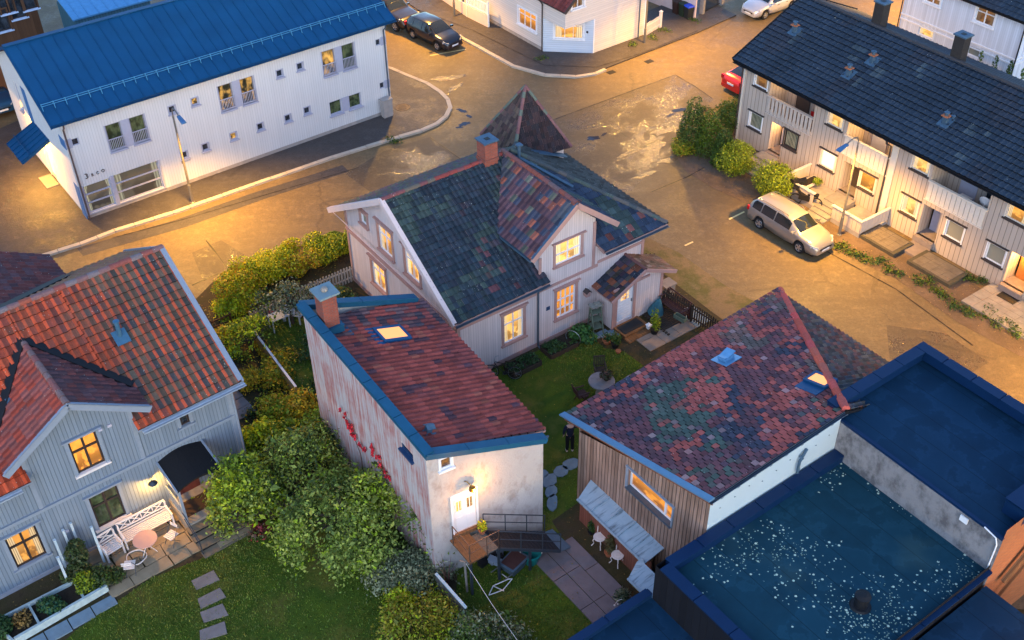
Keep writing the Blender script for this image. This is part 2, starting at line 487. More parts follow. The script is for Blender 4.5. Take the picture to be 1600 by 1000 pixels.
def asphalt(name, col, wet=.5, patch=True, warm=(1., 1., 1.)):
    t = NT(name); o = t.obj(); uv = o
    big = t.noise(o, .16, 5, .62); mid = t.noise(o, .9, 5, .65); fine = t.noise(o, 28., 4, .7)
    c = t.mix(big, tuple(k*.62 for k in col), tuple(k*1.4 for k in col))
    c = t.mix(t.math('MULTIPLY', t.ramp(mid, [(.35, 0.), (.65, 1.)]), .38), c, tuple(k*.55 for k in col))
    c = t.mix(t.math('MULTIPLY', fine, .75), c, tuple(k*.45 for k in col))
    g3 = t.noise(o, 8., 3, .7); g4 = t.noise(o, 2.6, 5, .7)
    c = t.mix(t.math('MULTIPLY', t.ramp(g3, [(.42, 0.), (.66, 1.)]), .42), c, tuple(k*.42 for k in col))
    c = t.mix(t.math('MULTIPLY', t.ramp(g4, [(.5, 0.), (.7, 1.)]), .25), c, tuple(k*1.9 for k in col))
    tr_ = t.noise(t.n('ShaderNodeMapping', {'Vector': o, 'Rotation': (0., 0., -.62), 'Scale': (.12, 1.1, 1.)}).outputs[0], 1.4, 4)
    c = t.mix(t.math('MULTIPLY', t.ramp(tr_, [(.45, 0.), (.65, 1.)]), .3), c, tuple(k*.5 for k in col))
    v2 = t.n('ShaderNodeTexVoronoi', {'Vector': t.n('ShaderNodeVectorMath', {0: o, 1: t.comb(t.math('MULTIPLY', mid, 1.1), t.math('MULTIPLY', big, 1.3))}, operation='ADD').outputs[0], 'Scale': .11}, feature='DISTANCE_TO_EDGE').outputs['Distance']
    crack = t.math('MULTIPLY', t.math('LESS_THAN', v2, .006), t.math('GREATER_THAN', big, .5))
    c = t.mix(t.math('MULTIPLY', crack, .3), c, tuple(k*.25 for k in col))
    wetm = t.ramp(t.noise(o, .45, 7, .72), [(.47, 0.), (.56, 1.)])
    g2 = t.noise(o, 7., 3, .7)
    r = t.math('SUBTRACT', .66, t.math('MULTIPLY', t.math('MULTIPLY', wetm, wet*.6), t.ramp(g2, [(.38, 0.), (.6, 1.)])))
    t.bump(t.math('ADD', t.math('MULTIPLY', fine, 1.4), t.math('ADD', mid, g2)), .6, .02)
    return t.out(c, r, 0, .4)
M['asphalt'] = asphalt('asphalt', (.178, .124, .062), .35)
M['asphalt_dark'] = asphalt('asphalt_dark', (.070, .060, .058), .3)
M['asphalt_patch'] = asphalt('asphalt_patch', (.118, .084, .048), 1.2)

def ground_mat(name, cols, sc, fine=22., bump=.8, spk=None, rough=.9):
    t = NT(name); o = t.obj()
    n = t.noise(o, sc, 6, .65); f = t.noise(o, fine, 4, .75)
    c = t.ramp(n, [(p, q) for p, q in zip(np.linspace(.28, .72, len(cols)).tolist(), cols)])
    c = t.mix(t.math('MULTIPLY', f, .8), c, t.mix(1., c, (.35, .35, .35), 'MULTIPLY'))
    if spk:
        v = t.n('ShaderNodeTexVoronoi', {'Vector': o, 'Scale': 5.5}); v2 = v.outputs['Distance']
        k = t.math('MULTIPLY', t.math('LESS_THAN', v2, .13), t.math('GREATER_THAN', t.noise(o, 1.1, 3), .5))
        c = t.mix(k, c, spk)
    t.bump(t.math('ADD', f, n), bump, .05)
    return t.out(c, rough, 0, .15)
M['soil'] = ground_mat('soil', [(.05, .035, .022), (.09, .065, .035), (.07, .06, .025), (.12, .085, .04)], .8, spk=(.25, .15, .04))
M['gravel'] = ground_mat('gravel', [(.13, .095, .075), (.20, .14, .10), (.15, .105, .07), (.24, .17, .11)], .7, 16., 1., (.30, .2, .1))
M['verge'] = ground_mat('verge', [(.20, .15, .08), (.26, .18, .09), (.14, .13, .04), (.28, .20, .11)], .55, 18., .7)
M['turf'] = ground_mat('turf', [(.055, .098, .012), (.10, .155, .014), (.07, .12, .013), (.15, .16, .025), (.13, .095, .045)], .5, 26., .9)
# ------------------------------------------------------------------ building helpers
def clip2(poly, cl):
    """clip polygon (tuples, first two = plane coords) by convex ccw polygon cl"""
    for i in range(len(cl)):
        a, b = cl[i], cl[(i+1) % len(cl)]
        ex, ey = b[0]-a[0], b[1]-a[1]
        out = []
        for j in range(len(poly)):
            p, q = poly[j], poly[(j+1) % len(poly)]
            dp = ex*(p[1]-a[1])-ey*(p[0]-a[0]); dq = ex*(q[1]-a[1])-ey*(q[0]-a[0])
            if dp >= -1e-9: out.append(p)
            if (dp > 1e-9 and dq < -1e-9) or (dp < -1e-9 and dq > 1e-9):
                t = dp/(dp-dq)
                out.append(tuple(p[k]+(q[k]-p[k])*t for k in range(len(p))))
        poly = out
        if len(poly) < 3: return []
    return poly

def ccw(p):
    a = sum(p[i][0]*p[(i+1) % len(p)][1]-p[(i+1) % len(p)][0]*p[i][1] for i in range(len(p)))
    return p if a > 0 else list(reversed(p))

class Wall:
    """vertical wall plane: u to the right as seen from outside, n outward"""
    def __init__(s, o, u):
        s.o = V3((o[0], o[1], 0)); s.u = V3((u[0], u[1], 0)).normalized()
        s.n = s.u.cross(V3((0, 0, 1)))
    def p(s, u, z, d=0.): return s.o+s.u*u+V3((0, 0, z))+s.n*d
    def make(s, mb, poly, holes=(), depth=.14):
        poly = ccw(poly)
        us = sorted({p[0] for p in poly} | {h[0] for h in holes} | {h[2] for h in holes})
        zs = sorted({p[1] for p in poly} | {h[1] for h in holes} | {h[3] for h in holes})
        for i in range(len(us)-1):
            for j in range(len(zs)-1):
                cu, cz = (us[i]+us[i+1])/2, (zs[j]+zs[j+1])/2
                if any(h[0] < cu < h[2] and h[1] < cz < h[3] for h in holes): continue
                q = clip2([(us[i], zs[j]), (us[i+1], zs[j]), (us[i+1], zs[j+1]), (us[i], zs[j+1])], poly)
                if q: mb.face([s.p(*k) for k in q], uv=[(k[0], k[1]) for k in q])
        for h in holes:
            c = [(h[0], h[1]), (h[2], h[1]), (h[2], h[3]), (h[0], h[3])]
            for k in range(4):
                a, b = c[k], c[(k+1) % 4]
                mb.face([s.p(*b), s.p(*a), s.p(*a, -depth), s.p(*b, -depth)][::-1])
    def box(s, mb, u0, u1, z0, z1, d0, d1, **k):
        b = [s.p(u0, z0, d1), s.p(u1, z0, d1), s.p(u1, z0, d0), s.p(u0, z0, d0)]
        t = [s.p(u0, z1, d1), s.p(u1, z1, d1), s.p(u1, z1, d0), s.p(u0, z1, d0)]
        mb.hexa(b, t, **k)
    def pane(s, parent, rect, d, m, name='pane', inset=0.):
        u0, z0, u1, z1 = rect
        mb = MB(); mb.face([s.p(u0, z0, d), s.p(u1, z0, d), s.p(u1, z1, d), s.p(u0, z1, d)], uv=[(0, 0), (1, 0), (1, 1), (0, 1)])
        return mb.build(name, m, parent)

def window(root, W, rect, frame, pane, casing=None, cw=.11, mull=(), trans=(), fw=.07, sill=True, head=0., depth=.09, sillm=None, tm=None, proud=.035, rows=None, label=None, sep=.055):
    """window part > pane, casing, sill. mull/trans are fractions of width/height; rows limits vertical bars"""
    u0, z0, u1, z1 = rect
    mb = MB()
    a, b = -depth-.02, -depth+.05
    W.box(mb, u0, u0+fw, z0, z1, a, b); W.box(mb, u1-fw, u1, z0, z1, a, b)
    W.box(mb, u0+fw, u1-fw, z0, z0+fw, a, b); W.box(mb, u0+fw, u1-fw, z1-fw, z1, a, b)
    for i, m in enumerate(mull):
        w = sep; c = u0+(u1-u0)*(m[0] if isinstance(m, tuple) else m)
        if isinstance(m, tuple): w = m[1]
        W.box(mb, c-w/2, c+w/2, z0+fw, z1-fw, a+.003, b+.006)
    for m in trans:
        w = sep; c = z0+(z1-z0)*(m[0] if isinstance(m, tuple) else m)
        if isinstance(m, tuple): w = m[1]
        W.box(mb, u0+fw, u1-fw, c-w/2, c+w/2, a+.006, b+.003)
    o = mb.build('window', frame, root)
    if label: o['label'] = label
    W.pane(o, rect, -depth, pane)
    if casing:
        mb = MB()
        W.box(mb, u0-cw, u0, z0-.02, z1, -.01, proud); W.box(mb, u1, u1+cw, z0-.02, z1, -.01, proud)
        if head > 0:
            W.box(mb, u0-cw-.03, u1+cw+.03, z1, z1+head, -.01, proud+.012)
            W.box(mb, u0-cw-.09, u1+cw+.09, z1+head, z1+head+.05, -.01, proud+.09)
        else: W.box(mb, u0-cw, u1+cw, z1, z1+cw, -.01, proud+.008)
        mb.build('casing', casing, o)
    if sill:
        mb = MB(); W.box(mb, u0-cw-.04, u1+cw+.04, z0-.09, z0-.02, -.01, proud+.075)
        W.box(mb, u0-.001, u1+.001, z0-.02, z0+.004, -depth, proud+.06)
        mb.build('sill', sillm or casing or frame, o)
    return o

def roof_plane(P0, u, v):
    P0, u, v = V3(P0), V3(u).normalized(), V3(v).normalized()
    n = u.cross(v)
    if n.z < 0: n = -n
    return P0, u, v, n

def tiles(mb, P0, u, v, poly, tw, th, colfn, prof='pan', lift=.03, mi=0, half=False, base=.02, gap=.0, hs=1.):
    """tile skin laid on a slope: u along the courses, v up the slope"""
    P0, u, v, n = roof_plane(P0, u, v)
    poly = ccw([tuple(p) for p in poly])
    us = [p[0] for p in poly]; vs = [p[1] for p in poly]
    if prof == 'pan': pr = [(0, .0), (.16, .030), (.34, .042), (.52, .022), (.75, .002), (1, .0)]
    elif prof == 'conc': pr = [(0, .0), (.12, .026), (.30, .026), (.42, .0), (.92, .0), (1, .0)]
    else: pr = [(gap/2, .0), (.5, .006), (1-gap/2, .0)]
    pr = [(a, b*hs) for a, b in pr]
    ni = int((max(us)-min(us))/tw)+2; nj = int((max(vs)-min(vs))/th)+2
    flip = u.cross(v).z < 0
    def P(q): return P0+u*q[0]+v*q[1]+n*q[2]
    def emitf(q, c):
        q = clip2(q, poly)
        if len(q) >= 3:
            pts = [P(k) for k in q]
            if flip: pts.reverse()
            mb.face(pts, col=c, mi=mi)
    for j in range(nj):
        v0 = min(vs)+j*th; v1 = v0+th*1.02
        for i in range(-1, ni):
            x0 = min(us)+i*tw+(tw/2 if half and j % 2 else 0)
            if not clip2([(x0, v0), (x0+tw, v0), (x0+tw, v1), (x0, v1)], poly): continue
            cc = colfn(x0+tw/2, v0+th/2)
            if not isinstance(cc[0], tuple): cc = (cc, cc)
            dx = rnd.uniform(-.006, .006); dl = rnd.uniform(-.006, .006); dv = rnd.uniform(-.012, .012)
            for k in range(len(pr)-1):
                (a, ha), (b, hb) = pr[k], pr[k+1]
                xa, xb = x0+a*tw+dx, x0+b*tw+dx
                lo, hi = lift+base+dl, base+dl*.3
                c = cc[0] if k < 2 else cc[1]
                emitf([(xa, v0+dv, ha+lo), (xb, v0+dv, hb+lo), (xb, v1, hb+hi), (xa, v1, ha+hi)], c)
                q = [(xa, v0+dv), (xb, v0+dv)]
                if clip2([(xa, v0+dv), (xb, v0+dv), (xb, v0+dv+.01), (xa, v0+dv+.01)], poly):
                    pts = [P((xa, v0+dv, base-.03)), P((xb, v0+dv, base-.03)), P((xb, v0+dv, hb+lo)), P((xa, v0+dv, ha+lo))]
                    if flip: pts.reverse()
                    mb.face(pts, col=tuple(z*.25 for z in cc[1]), mi=mi)  # shade line under each course put into the darker butt face colour

def ridge(mb, p, q, r, colfn, seg=.38, mi=0, n=7):
    p, q = V3(p), V3(q); L = (q-p).length; d = (q-p)/L
    s = d.cross(V3((0, 0, 1))).normalized(); up = s.cross(d)
    k = max(1, int(L/seg))
    for i in range(k):
        a, b = p+d*(L*i/k), p+d*(L*(i+1)/k+.03)
        c = colfn(i, 0); j = rnd.uniform(-.008, .008)
        ra, rb = r*1.1, r*.93
        A = [a+(s*math.cos(t)*ra+up*(math.sin(t)*ra*.85+j)) for t in np.linspace(-.3, math.pi+.3, n)]
        B = [b+(s*math.cos(t)*rb+up*(math.sin(t)*rb*.85+j)) for t in np.linspace(-.3, math.pi+.3, n)]
        for t in range(n-1): mb.face([A[t], B[t], B[t+1], A[t+1]], col=c, mi=mi, sm=True)
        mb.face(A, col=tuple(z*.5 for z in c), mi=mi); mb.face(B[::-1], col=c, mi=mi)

def fnoise(x, y, s=1., o=0.):
    from mathutils import noise as N
    return N.noise(V3((x*s+o, y*s-o*.7, o*.3)))

def half_gutter(mb, p, q, r=.065, n=6):
    p, q = V3(p), V3(q); d = (q-p).normalized()
    s = d.cross(V3((0, 0, 1))).normalized()
    pts = [(math.cos(t)*r, math.sin(t)*r) for t in np.linspace(math.pi, 2*math.pi, n)]
    for (a, b), (c, e) in zip(pts[:-1], pts[1:]):
        f = [p+s*a+V3((0, 0, b)), q+s*a+V3((0, 0, b)), q+s*c+V3((0, 0, e)), p+s*c+V3((0, 0, e))]
        mb.face(f); mb.face(f[::-1])
    mb.tube([p+s*r, q+s*r], .012, 5); mb.tube([p-s*r, q-s*r], .012, 5)

# ------------------------------------------------------------------ foliage
def sines(P, f, seed):
    g = np.random.RandomState(seed)
    r = np.zeros(len(P))
    for i in range(6):
        k = g.normal(size=3); k /= np.linalg.norm(k)
        r += np.sin(P @ k*f*g.uniform(.7, 1.5)+g.uniform(0, 6.28))
    return r/6

def leaves(blobs, n, size, pal, seed=1, shell=.22, gaps=.25, freq=2.6, up=.35, flat=1.):
    g = np.random.RandomState(seed)
    bl = np.array([(*b[:3], *(b[3:6] if len(b) >= 6 else (b[3],)*3)) for b in blobs], float)
    vol = bl[:, 3]*bl[:, 4]+bl[:, 4]*bl[:, 5]+bl[:, 3]*bl[:, 5]
    P = []; N = []
    need = int(n*1.9)
    w = g.choice(len(bl), need, p=vol/vol.sum())
    d = g.normal(size=(need, 3)); d /= np.linalg.norm(d, axis=1)[:, None]
    r = 1-np.abs(g.normal(size=need))*shell
    r *= 1+.16*sines(d*2+w[:, None]*3.1, 2.2, seed+3)
    pts = bl[w, :3]+d*bl[w, 3:6]*np.clip(r, .05, 1.3)[:, None]
    ok = (sines(pts, freq, seed+1) > -gaps-.1*g.rand(need)) & (pts[:, 2] > .02)
    pts, d = pts[ok][:n], d[ok][:n]
    m = len(pts)
    nn = d*.55+g.normal(size=(m, 3))*.75; nn[:, 2] += up
    nn /= np.linalg.norm(nn, axis=1)[:, None]
    t = np.cross(nn, g.normal(size=(m, 3))); t /= np.linalg.norm(t, axis=1)[:, None]
    b = np.cross(nn, t)
    s = size*g.uniform(.6, 1.35, m)[:, None]
    V = np.empty((m, 4, 3))
    V[:, 0] = pts-t*s; V[:, 1] = pts+b*s*.55*flat-nn*s*.15; V[:, 2] = pts+t*s; V[:, 3] = pts-b*s*.55*flat-nn*s*.15
    pal = np.array(pal)
    cl = sines(pts, freq*.55, seed+2)*.9+g.normal(size=m)*.45
    q = np.clip((cl+1)/2, 0, .999)*len(pal)
    c = pal[q.astype(int)]*g.uniform(.6, 1.4, (m, 1))*1.6
    return V, c

def crown(n, size, pal, rx, ry, z0, z1, seed=1, hole=.12, clump=16):
    """one loose canopy: ragged outline, lumpy top, leaf clumps hung along it, gaps between"""
    g = np.random.RandomState(seed)
    m = int(n/clump*1.7)
    th = g.uniform(0, 6.283, m); r = np.sqrt(g.rand(m))
    ph = g.uniform(0, 6.283, 6)
    Rr = 1+.13*np.sin(2*th+ph[0])+.10*np.sin(3*th+ph[1])+.10*np.sin(5*th+ph[2])+.07*np.sin(9*th+ph[3])
    x, y = np.cos(th)*r*Rr*rx, np.sin(th)*r*Rr*ry
    P = np.c_[x, y, np.zeros(m)]
    lump = sines(P, 2.4/max(.6, min(rx, ry))**.5, seed+5)*.42+sines(P, 5., seed+6)*.2
    top = z0+(z1-z0)*np.clip((1-r**2.6)**.55*(.78+lump), .02, 1.15)
    lowr = np.where(r > .6, z0*.55, z0*.8)
    z = top-np.abs(g.normal(size=m))*(top-lowr)*.33
    P[:, 2] = np.maximum(z, .05)
    ok = sines(P, 3.1, seed+7)+.35*g.normal(size=m) > -hole
    P = P[ok][:int(n/clump)]
    sz = g.uniform(.07, .17, len(P))*(1+.5*(max(rx, ry) > 1))
    idx = np.repeat(np.arange(len(P)), clump)
    q = P[idx]+g.normal(size=(len(idx), 3))*sz[idx][:, None]*np.array([1, 1, .6])
    q[:, 2] = np.maximum(q[:, 2], .04)
    k = len(q)
    d = q-np.array([0, 0, z0*.6]); d /= np.linalg.norm(d, axis=1)[:, None]+1e-6
    nn = d*.4+g.normal(size=(k, 3))*.8; nn[:, 2] += .4; nn /= np.linalg.norm(nn, axis=1)[:, None]
    t = np.cross(nn, g.normal(size=(k, 3))); t /= np.linalg.norm(t, axis=1)[:, None]; b = np.cross(nn, t)
    s_ = size*np.exp(g.normal(size=k)*.35)[:, None]
    V = np.empty((k, 4, 3)); V[:, 0] = q-t*s_; V[:, 1] = q+b*s_*.55-nn*s_*.15; V[:, 2] = q+t*s_; V[:, 3] = q-b*s_*.55-nn*s_*.15
    pal = np.array(pal); cl = (sines(P, 1.5, seed+8)*1.1+g.normal(size=len(P))*.4)[idx]+g.normal(size=k)*.25
    c = pal[(np.clip((cl+1)/2, 0, .999)*len(pal)).astype(int)]*g.uniform(.5, 1.5, (k, 1))*2.0
    return (V, c), P

def leaf_obj(name, data, parent=None, m=None, loc=None):
    V = np.concatenate([d[0] for d in data]); c = np.concatenate([d[1] for d in data])
    k = len(V)
    me = bpy.data.meshes.new(name)
    me.vertices.add(k*4); me.vertices.foreach_set('co', V.reshape(-1))
    me.loops.add(k*4); me.loops.foreach_set('vertex_index', np.arange(k*4, dtype=np.int32))
    me.polygons.add(k); me.polygons.foreach_set('loop_start', np.arange(0, k*4, 4, dtype=np.int32))
    me.update(calc_edges=True)
    a = me.color_attributes.new('Col', 'FLOAT_COLOR', 'CORNER')
    cc = np.ones((k, 4, 4)); cc[:, :, :3] = c[:, None, :]
    a.data.foreach_set('color', cc.reshape(-1))
    me.materials.append(m or M['leaf'])
    o = bpy.data.objects.new(name, me); COL.objects.link(o)
    if parent: o.parent = parent
    if loc: o.location = loc
    return o

PAL_APPLE = [(.035, .055, .010), (.06, .09, .015), (.11, .14, .025), (.16, .18, .035)]
PAL_DARK = [(.018, .032, .010), (.028, .045, .013), (.045, .06, .018)]
PAL_YEL = [(.16, .20, .006), (.28, .28, .006), (.40, .33, .008), (.22, .25, .008)]
PAL_GOLD = [(.24, .15, .012), (.38, .25, .012), (.18, .16, .012), (.40, .20, .012)]
PAL_CON = [(.022, .042, .008), (.035, .065, .010), (.055, .085, .010)]
PAL_CON2 = [(.06, .095, .007), (.10, .14, .008), (.14, .17, .010)]
PAL_GREY = [(.06, .075, .04), (.10, .115, .065), (.15, .155, .09)]
PAL_BED = [(.014, .035, .012), (.02, .05, .016), (.032, .07, .02)]
PAL_LIME = [(.12, .17, .008), (.20, .24, .012)]
PAL_RED = [(.30, .012, .02), (.42, .02, .035), (.20, .01, .015)]

def bush(name, label, cat, loc, blobs, n, size, pal, seed, group=None, stems=0, trunk=None, **k):
    t = thing(name, label, cat, loc, 0, group)
    dome = k.pop('dome', None)
    if dome:
        dat, PP = crown(n, size, pal, *dome, seed, hole=k.pop('hole', .12)); leaf_obj('crown', [dat], t)
        blobs = [(*PP[q], .3) for q in np.linspace(0, len(PP)-1, 14).astype(int)]
    else: leaf_obj('crown', [leaves(blobs, n, size, pal, seed, **k)], t)
    mb = MB(); g = random.Random(seed)
    bl = blobs
    if trunk:
        r, h = trunk
        mb.tube([(0, 0, 0), (g.uniform(-.08, .08), g.uniform(-.08, .08), h*.6), (0, 0, h)], [r, r*.8, r*.65], 7)
        for b in bl:
            p = V3((0, 0, h*g.uniform(.7, 1))); q = V3(b[:3])
            mid = p.lerp(q, .5)+V3((g.uniform(-.15, .15), g.uniform(-.15, .15), .12))
            mb.tube([p, mid, q], [r*.5, r*.34, r*.12], 5)
            for _ in range(3):
                e = q+V3((g.uniform(-1, 1)*b[3], g.uniform(-1, 1)*b[3], g.uniform(-.2, .7)*b[3]))*.8
                mb.tube([mid.lerp(q, g.random()), e], [r*.18, r*.06], 4)
    else:
        for i in range(max(3, stems)):
            b = bl[i % len(bl)]; q = V3(b[:3]); a = g.uniform(0, 6.28)
            mb.tube([(q.x*.35+.06*math.cos(a), q.y*.35+.06*math.sin(a), 0), (q.x*.8, q.y*.8, q.z*.6), (q.x, q.y, q.z)], [.03, .022, .01], 5)
    mb.build('trunk' if trunk else 'stem', M['bark'], t)
    return t

# ------------------------------------------------------------------ cars
def car(name, label, loc, rz, kind, mp):
    """x forward; stations: x, belt z, top z, half width at belt, half width at top"""
    S = {
     'estate': dict(L=4.65, W=.87, st=[(-2.30, .62, .66, .70, .66), (-2.27, .93, 1.02, .80, .70), (-2.16, .97, 1.28, .84, .64), (-1.92, .98, 1.45, .86, .63), (-1.2, .96, 1.49, .87, .64), (-.2, .94, 1.49, .87, .64), (.42, .93, 1.42, .87, .62), (.95, .93, 1.10, .865, .68), (1.22, .92, .97, .85, .74), (1.75, .82, .88, .83, .70), (2.12, .70, .76, .76, .62), (2.32, .52, .60, .62, .50)],
        wx=(-1.38, 1.33), wr=.325, win=[(-2.0, -1.42), (-1.36, -.52), (-.46, .55)], rear=(-2.27, -1.92), scr=(.42, 1.2)),
     'hatch': dict(L=4.25, W=.88, st=[(-2.10, .58, .64, .72, .68), (-2.06, .96, 1.04, .82, .70), (-1.78, 1.0, 1.38, .86, .62), (-1.45, .99, 1.46, .87, .62), (-.6, .96, 1.49, .88, .63), (.1, .94, 1.46, .88, .62), (.62, .93, 1.24, .87, .66), (1.02, .92, .98, .86, .74), (1.55, .84, .90, .84, .70), (1.95, .70, .77, .76, .62), (2.14, .50, .58, .62, .50)],
        wx=(-1.28, 1.28), wr=.32, win=[(-1.7, -1.25), (-1.2, -.35), (-.28, .6)], rear=(-2.06, -1.5), scr=(.12, 1.02)),
     'pickup': dict(L=5.1, W=.93, st=[(-2.5, .80, .86, .86, .84), (-2.45, 1.02, 1.06, .90, .86), (-1.0, 1.04, 1.08, .92, .88), (-.95, 1.08, 1.70, .92, .68), (-.5, 1.08, 1.78, .93, .68), (.3, 1.08, 1.76, .93, .68), (.62, 1.08, 1.58, .93, .70), (1.05, 1.08, 1.16, .92, .80), (1.6, 1.04, 1.12, .91, .78), (2.2, .98, 1.05, .88, .74), (2.52, .70, .80, .80, .70)],
        wx=(-1.5, 1.62), wr=.38, win=[(-.85, -.2), (-.12, .72)], rear=(-1.0, -.93), scr=(.32, 1.05)),
     'coupe': dict(L=4.9, W=.94, st=[(-2.44, .60, .68, .70, .66), (-2.38, .95, 1.00, .82, .72), (-2.0, .99, 1.08, .88, .72), (-1.35, .98, 1.27, .92, .62), (-.6, .96, 1.42, .94, .60), (.1, .95, 1.43, .94, .60), (.7, .94, 1.28, .93, .62), (1.2, .92, .99, .91, .76), (1.8, .82, .89, .88, .72), (2.2, .68, .76, .80, .64), (2.44, .50, .58, .64, .52)],
        wx=(-1.45, 1.45), wr=.35, win=[(-1.5, -.5), (-.42, .75)], rear=(-2.0, -.75), scr=(.15, 1.2)),
    }[kind]
    st = S['st']; wx, wr = S['wx'], S['wr']
    t = thing(name, label, 'car', loc, rz)
    zb0 = .24 if kind != 'pickup' else .42
    def section(x):
        for a, b in zip(st[:-1], st[1:]):
            if a[0] <= x <= b[0]:
                k = (x-a[0])/(b[0]-a[0]); return [a[i]+(b[i]-a[i])*k for i in range(5)]
        return list(st[-1] if x > 0 else st[0])
    xs = sorted({s[0] for s in st} | {round(w+d, 3) for w in wx for d in (-wr-.07, -wr*.75, -wr*.3, wr*.3, wr*.75, wr+.07)})
    xs = [x for x in xs if st[0][0] <= x <= st[-1][0]]
    rings = []
    for x in xs:
        _, zb, zt, hb, ht = section(x)
        lo = zb0+.02
        for w in wx:
            d = abs(x-w)
            if d < wr+.071: lo = max(lo, wr+math.sqrt(max(0, (wr+.07)**2-d*d)))
        lo = min(lo, zb-.12)
        ends = min(1, (x-st[0][0])/.25, (st[-1][0]-x)/.25)
        hs = hb+.015*ends
        half = [(hs*.88, lo), (hs, lo+.03), (hs+.012, lo+(zb-lo)*.5), (hb, zb-.06), (hb-.025, zb), ((hb-.03)*.35+ht*.65, zb+(zt-zb)*.62), (ht, zt-.05*min(1, (zt-zb)*3)), (ht*.86, zt-.004), (ht*.45, zt+.02), (0, zt+.026)]
        rings.append([V3((x, -y, z)) for y, z in half]+[V3((x, y, z)) for y, z in reversed(half[:-1])])
    mb = MB()
    for r0, r1 in zip(rings[:-1], rings[1:]):
        for i in range(len(r0)-1): mb.face([r0[i], r1[i], r1[i+1], r0[i+1]], sm=True)
    mb.face(rings[0]); mb.face(rings[-1][::-1])
    body = mb.build('body', mp, t, merge=True)
    mb = MB()
    for w in wx:      # dark wheel housings and underside
        mb.box(w-wr-.06, w+wr+.06, -S['W']+.16, S['W']-.16, zb0, wr*2+.03)
    mb.box(st[0][0]+.15, st[-1][0]-.15, -S['W']+.1, S['W']-.1, zb0-.05, zb0+.06)
    mb.build('underbody', M['black'], t)
    def side(x, f, sg, off=.006):
        _, zb, zt, hb, ht = section(x)
        y = (hb-.027)+((ht+.0)-(hb-.027))*f; z = zb+.02+(zt-.075-zb)*f
        return V3((x, sg*(y+off+.022*math.sin(math.pi*f)*.6), z))
    for sg in (-1, 1):
        for x0, x1 in S['win']:
            mb = MB(); k = 6
            fx = [x0+(x1-x0)*i/k for i in range(k+1)]
            for a, b in zip(fx[:-1], fx[1:]):
                for f0, f1 in ((.04, .35), (.35, .68), (.68, 1.)):
                    q = [side(a, f0, sg), side(b, f0, sg), side(b, f1, sg), side(a, f1, sg)]
                    mb.face(q if sg < 0 else q[::-1], sm=True)
            mb.build('window', M['car_glass'], t, merge=True)
    def topq(x, f, off=.008):
        _, zb, zt, hb, ht = section(x)
        return V3((x, f*ht*.90, zt+.026-.024*abs(f)**1.6+off))
    for nm, (x0, x1) in (('windscreen', S['scr']), ('rear_window', S['rear'])):
        mb = MB(); d = .07 if nm == 'windscreen' else .05
        xx = [x0+d+(x1-x0-2*d)*i/6 for i in range(7)]
        fs = [-1, -.6, -.2, .2, .6, 1]
        for a, b in zip(xx[:-1], xx[1:]):
            for f0, f1 in zip(fs[:-1], fs[1:]): mb.face([topq(a, f0), topq(b, f0), topq(b, f1), topq(a, f1)], sm=True)
        mb.build(nm, M['car_glass'], t, merge=True)
    wheel = None
    for w in wx:
        for sg in (-1, 1):
            we = bpy.data.objects.new('wheel', None); COL.objects.link(we); we.parent = t
            we.location = (w, sg*(S['W']-.10), wr); we.rotation_euler = (sg*-math.pi/2, 0, 0)
            if wheel is None:
                mb = MB(); mb.lathe([(wr*.62, -.10), (wr*.93, -.10), (wr, -.07), (wr, .07), (wr*.94, .10), (wr*.66, .105), (wr*.62, .085)], n=24)
                ty = mb.build('tyre', M['rubber'], we)
                mb = MB(); mb.lathe([(wr*.66, .09), (wr*.62, .105), (wr*.58, .07)], n=24)
                mb.lathe([(wr*.16, .085), (wr*.12, .095), (0, .097)], n=12)
                for i in range(5):
                    a = 2*math.pi*i/5
                    mb.bar((wr*.1*math.cos(a), wr*.1*math.sin(a), .08), (wr*.62*math.cos(a), wr*.62*math.sin(a), .085), .075, .03, mi=0)
                mb.lathe([(wr*.62, .02), (0, .02)], n=20, mi=1)
                ri = mb.build('rim', [M['alloy'], M['black']], we)
                wheel = (ty, ri)
            else:
                for q in wheel:
                    c = q.copy(); COL.objects.link(c); c.parent = we
    fx = st[-1][0]; rx = st[0][0]
    def onfront(y, z, x): return V3((x, y, z))
    for sg in (-1, 1):
        x1 = st[-2][0]; zb = section(x1)[1]; hb = section(x1)[3]
        mb = MB()
        a = V3((x1-.16, sg*(section(x1-.16)[3]-.02), section(x1-.16)[1]-.03)); b = V3((x1+.10, sg*(section(x1+.10)[3]*.72), section(x1+.10)[1]-.01))
        mb.bar(a, b, .12, .15); mb.build('headlight', M['lamp_clear'], t)
        mb = MB(); x2 = st[1][0]
        mb.obox((x2+.03, sg*(section(x2)[3]-.05), section(x2)[1]-.06), ((1, 0, 0), (0, 1, 0), (0, 0, 1)), (.07, .10, .12))
        mb.build('tail_light', M['lamp_red'], t)
        mb = MB(); xm = S['scr'][1]-.32; s_ = section(xm)
        mb.obox((xm, sg*(s_[3]+.10), s_[1]+.10), ((1, 0, .15), (0, 1, 0), (0, 0, 1)), (.07, .10, .06)); mb.build('mirror', mp, t)
        if kind in ('estate',):
            mb = MB(); mb.tube([(-1.85, sg*.56, 1.47), (-1.75, sg*.57, 1.54), (.1, sg*.57, 1.54), (.2, sg*.57, 1.49)], .018, 5); mb.build('roof_rail', M['chrome'], t)
        mb = MB()
        for hx in ([-.40, .45] if len(S['win']) == 3 else [.2]):
            s_ = section(hx-.35); mb.bar((hx-.42, sg*(s_[3]+.02), s_[1]-.14), (hx-.24, sg*(s_[3]+.02), s_[1]-.14), .03, .03)
        mb.build('door_handle', mp if kind != 'hatch' else M['paint_black'], t)
    mb = MB(); zz = section(fx-.06)[1]
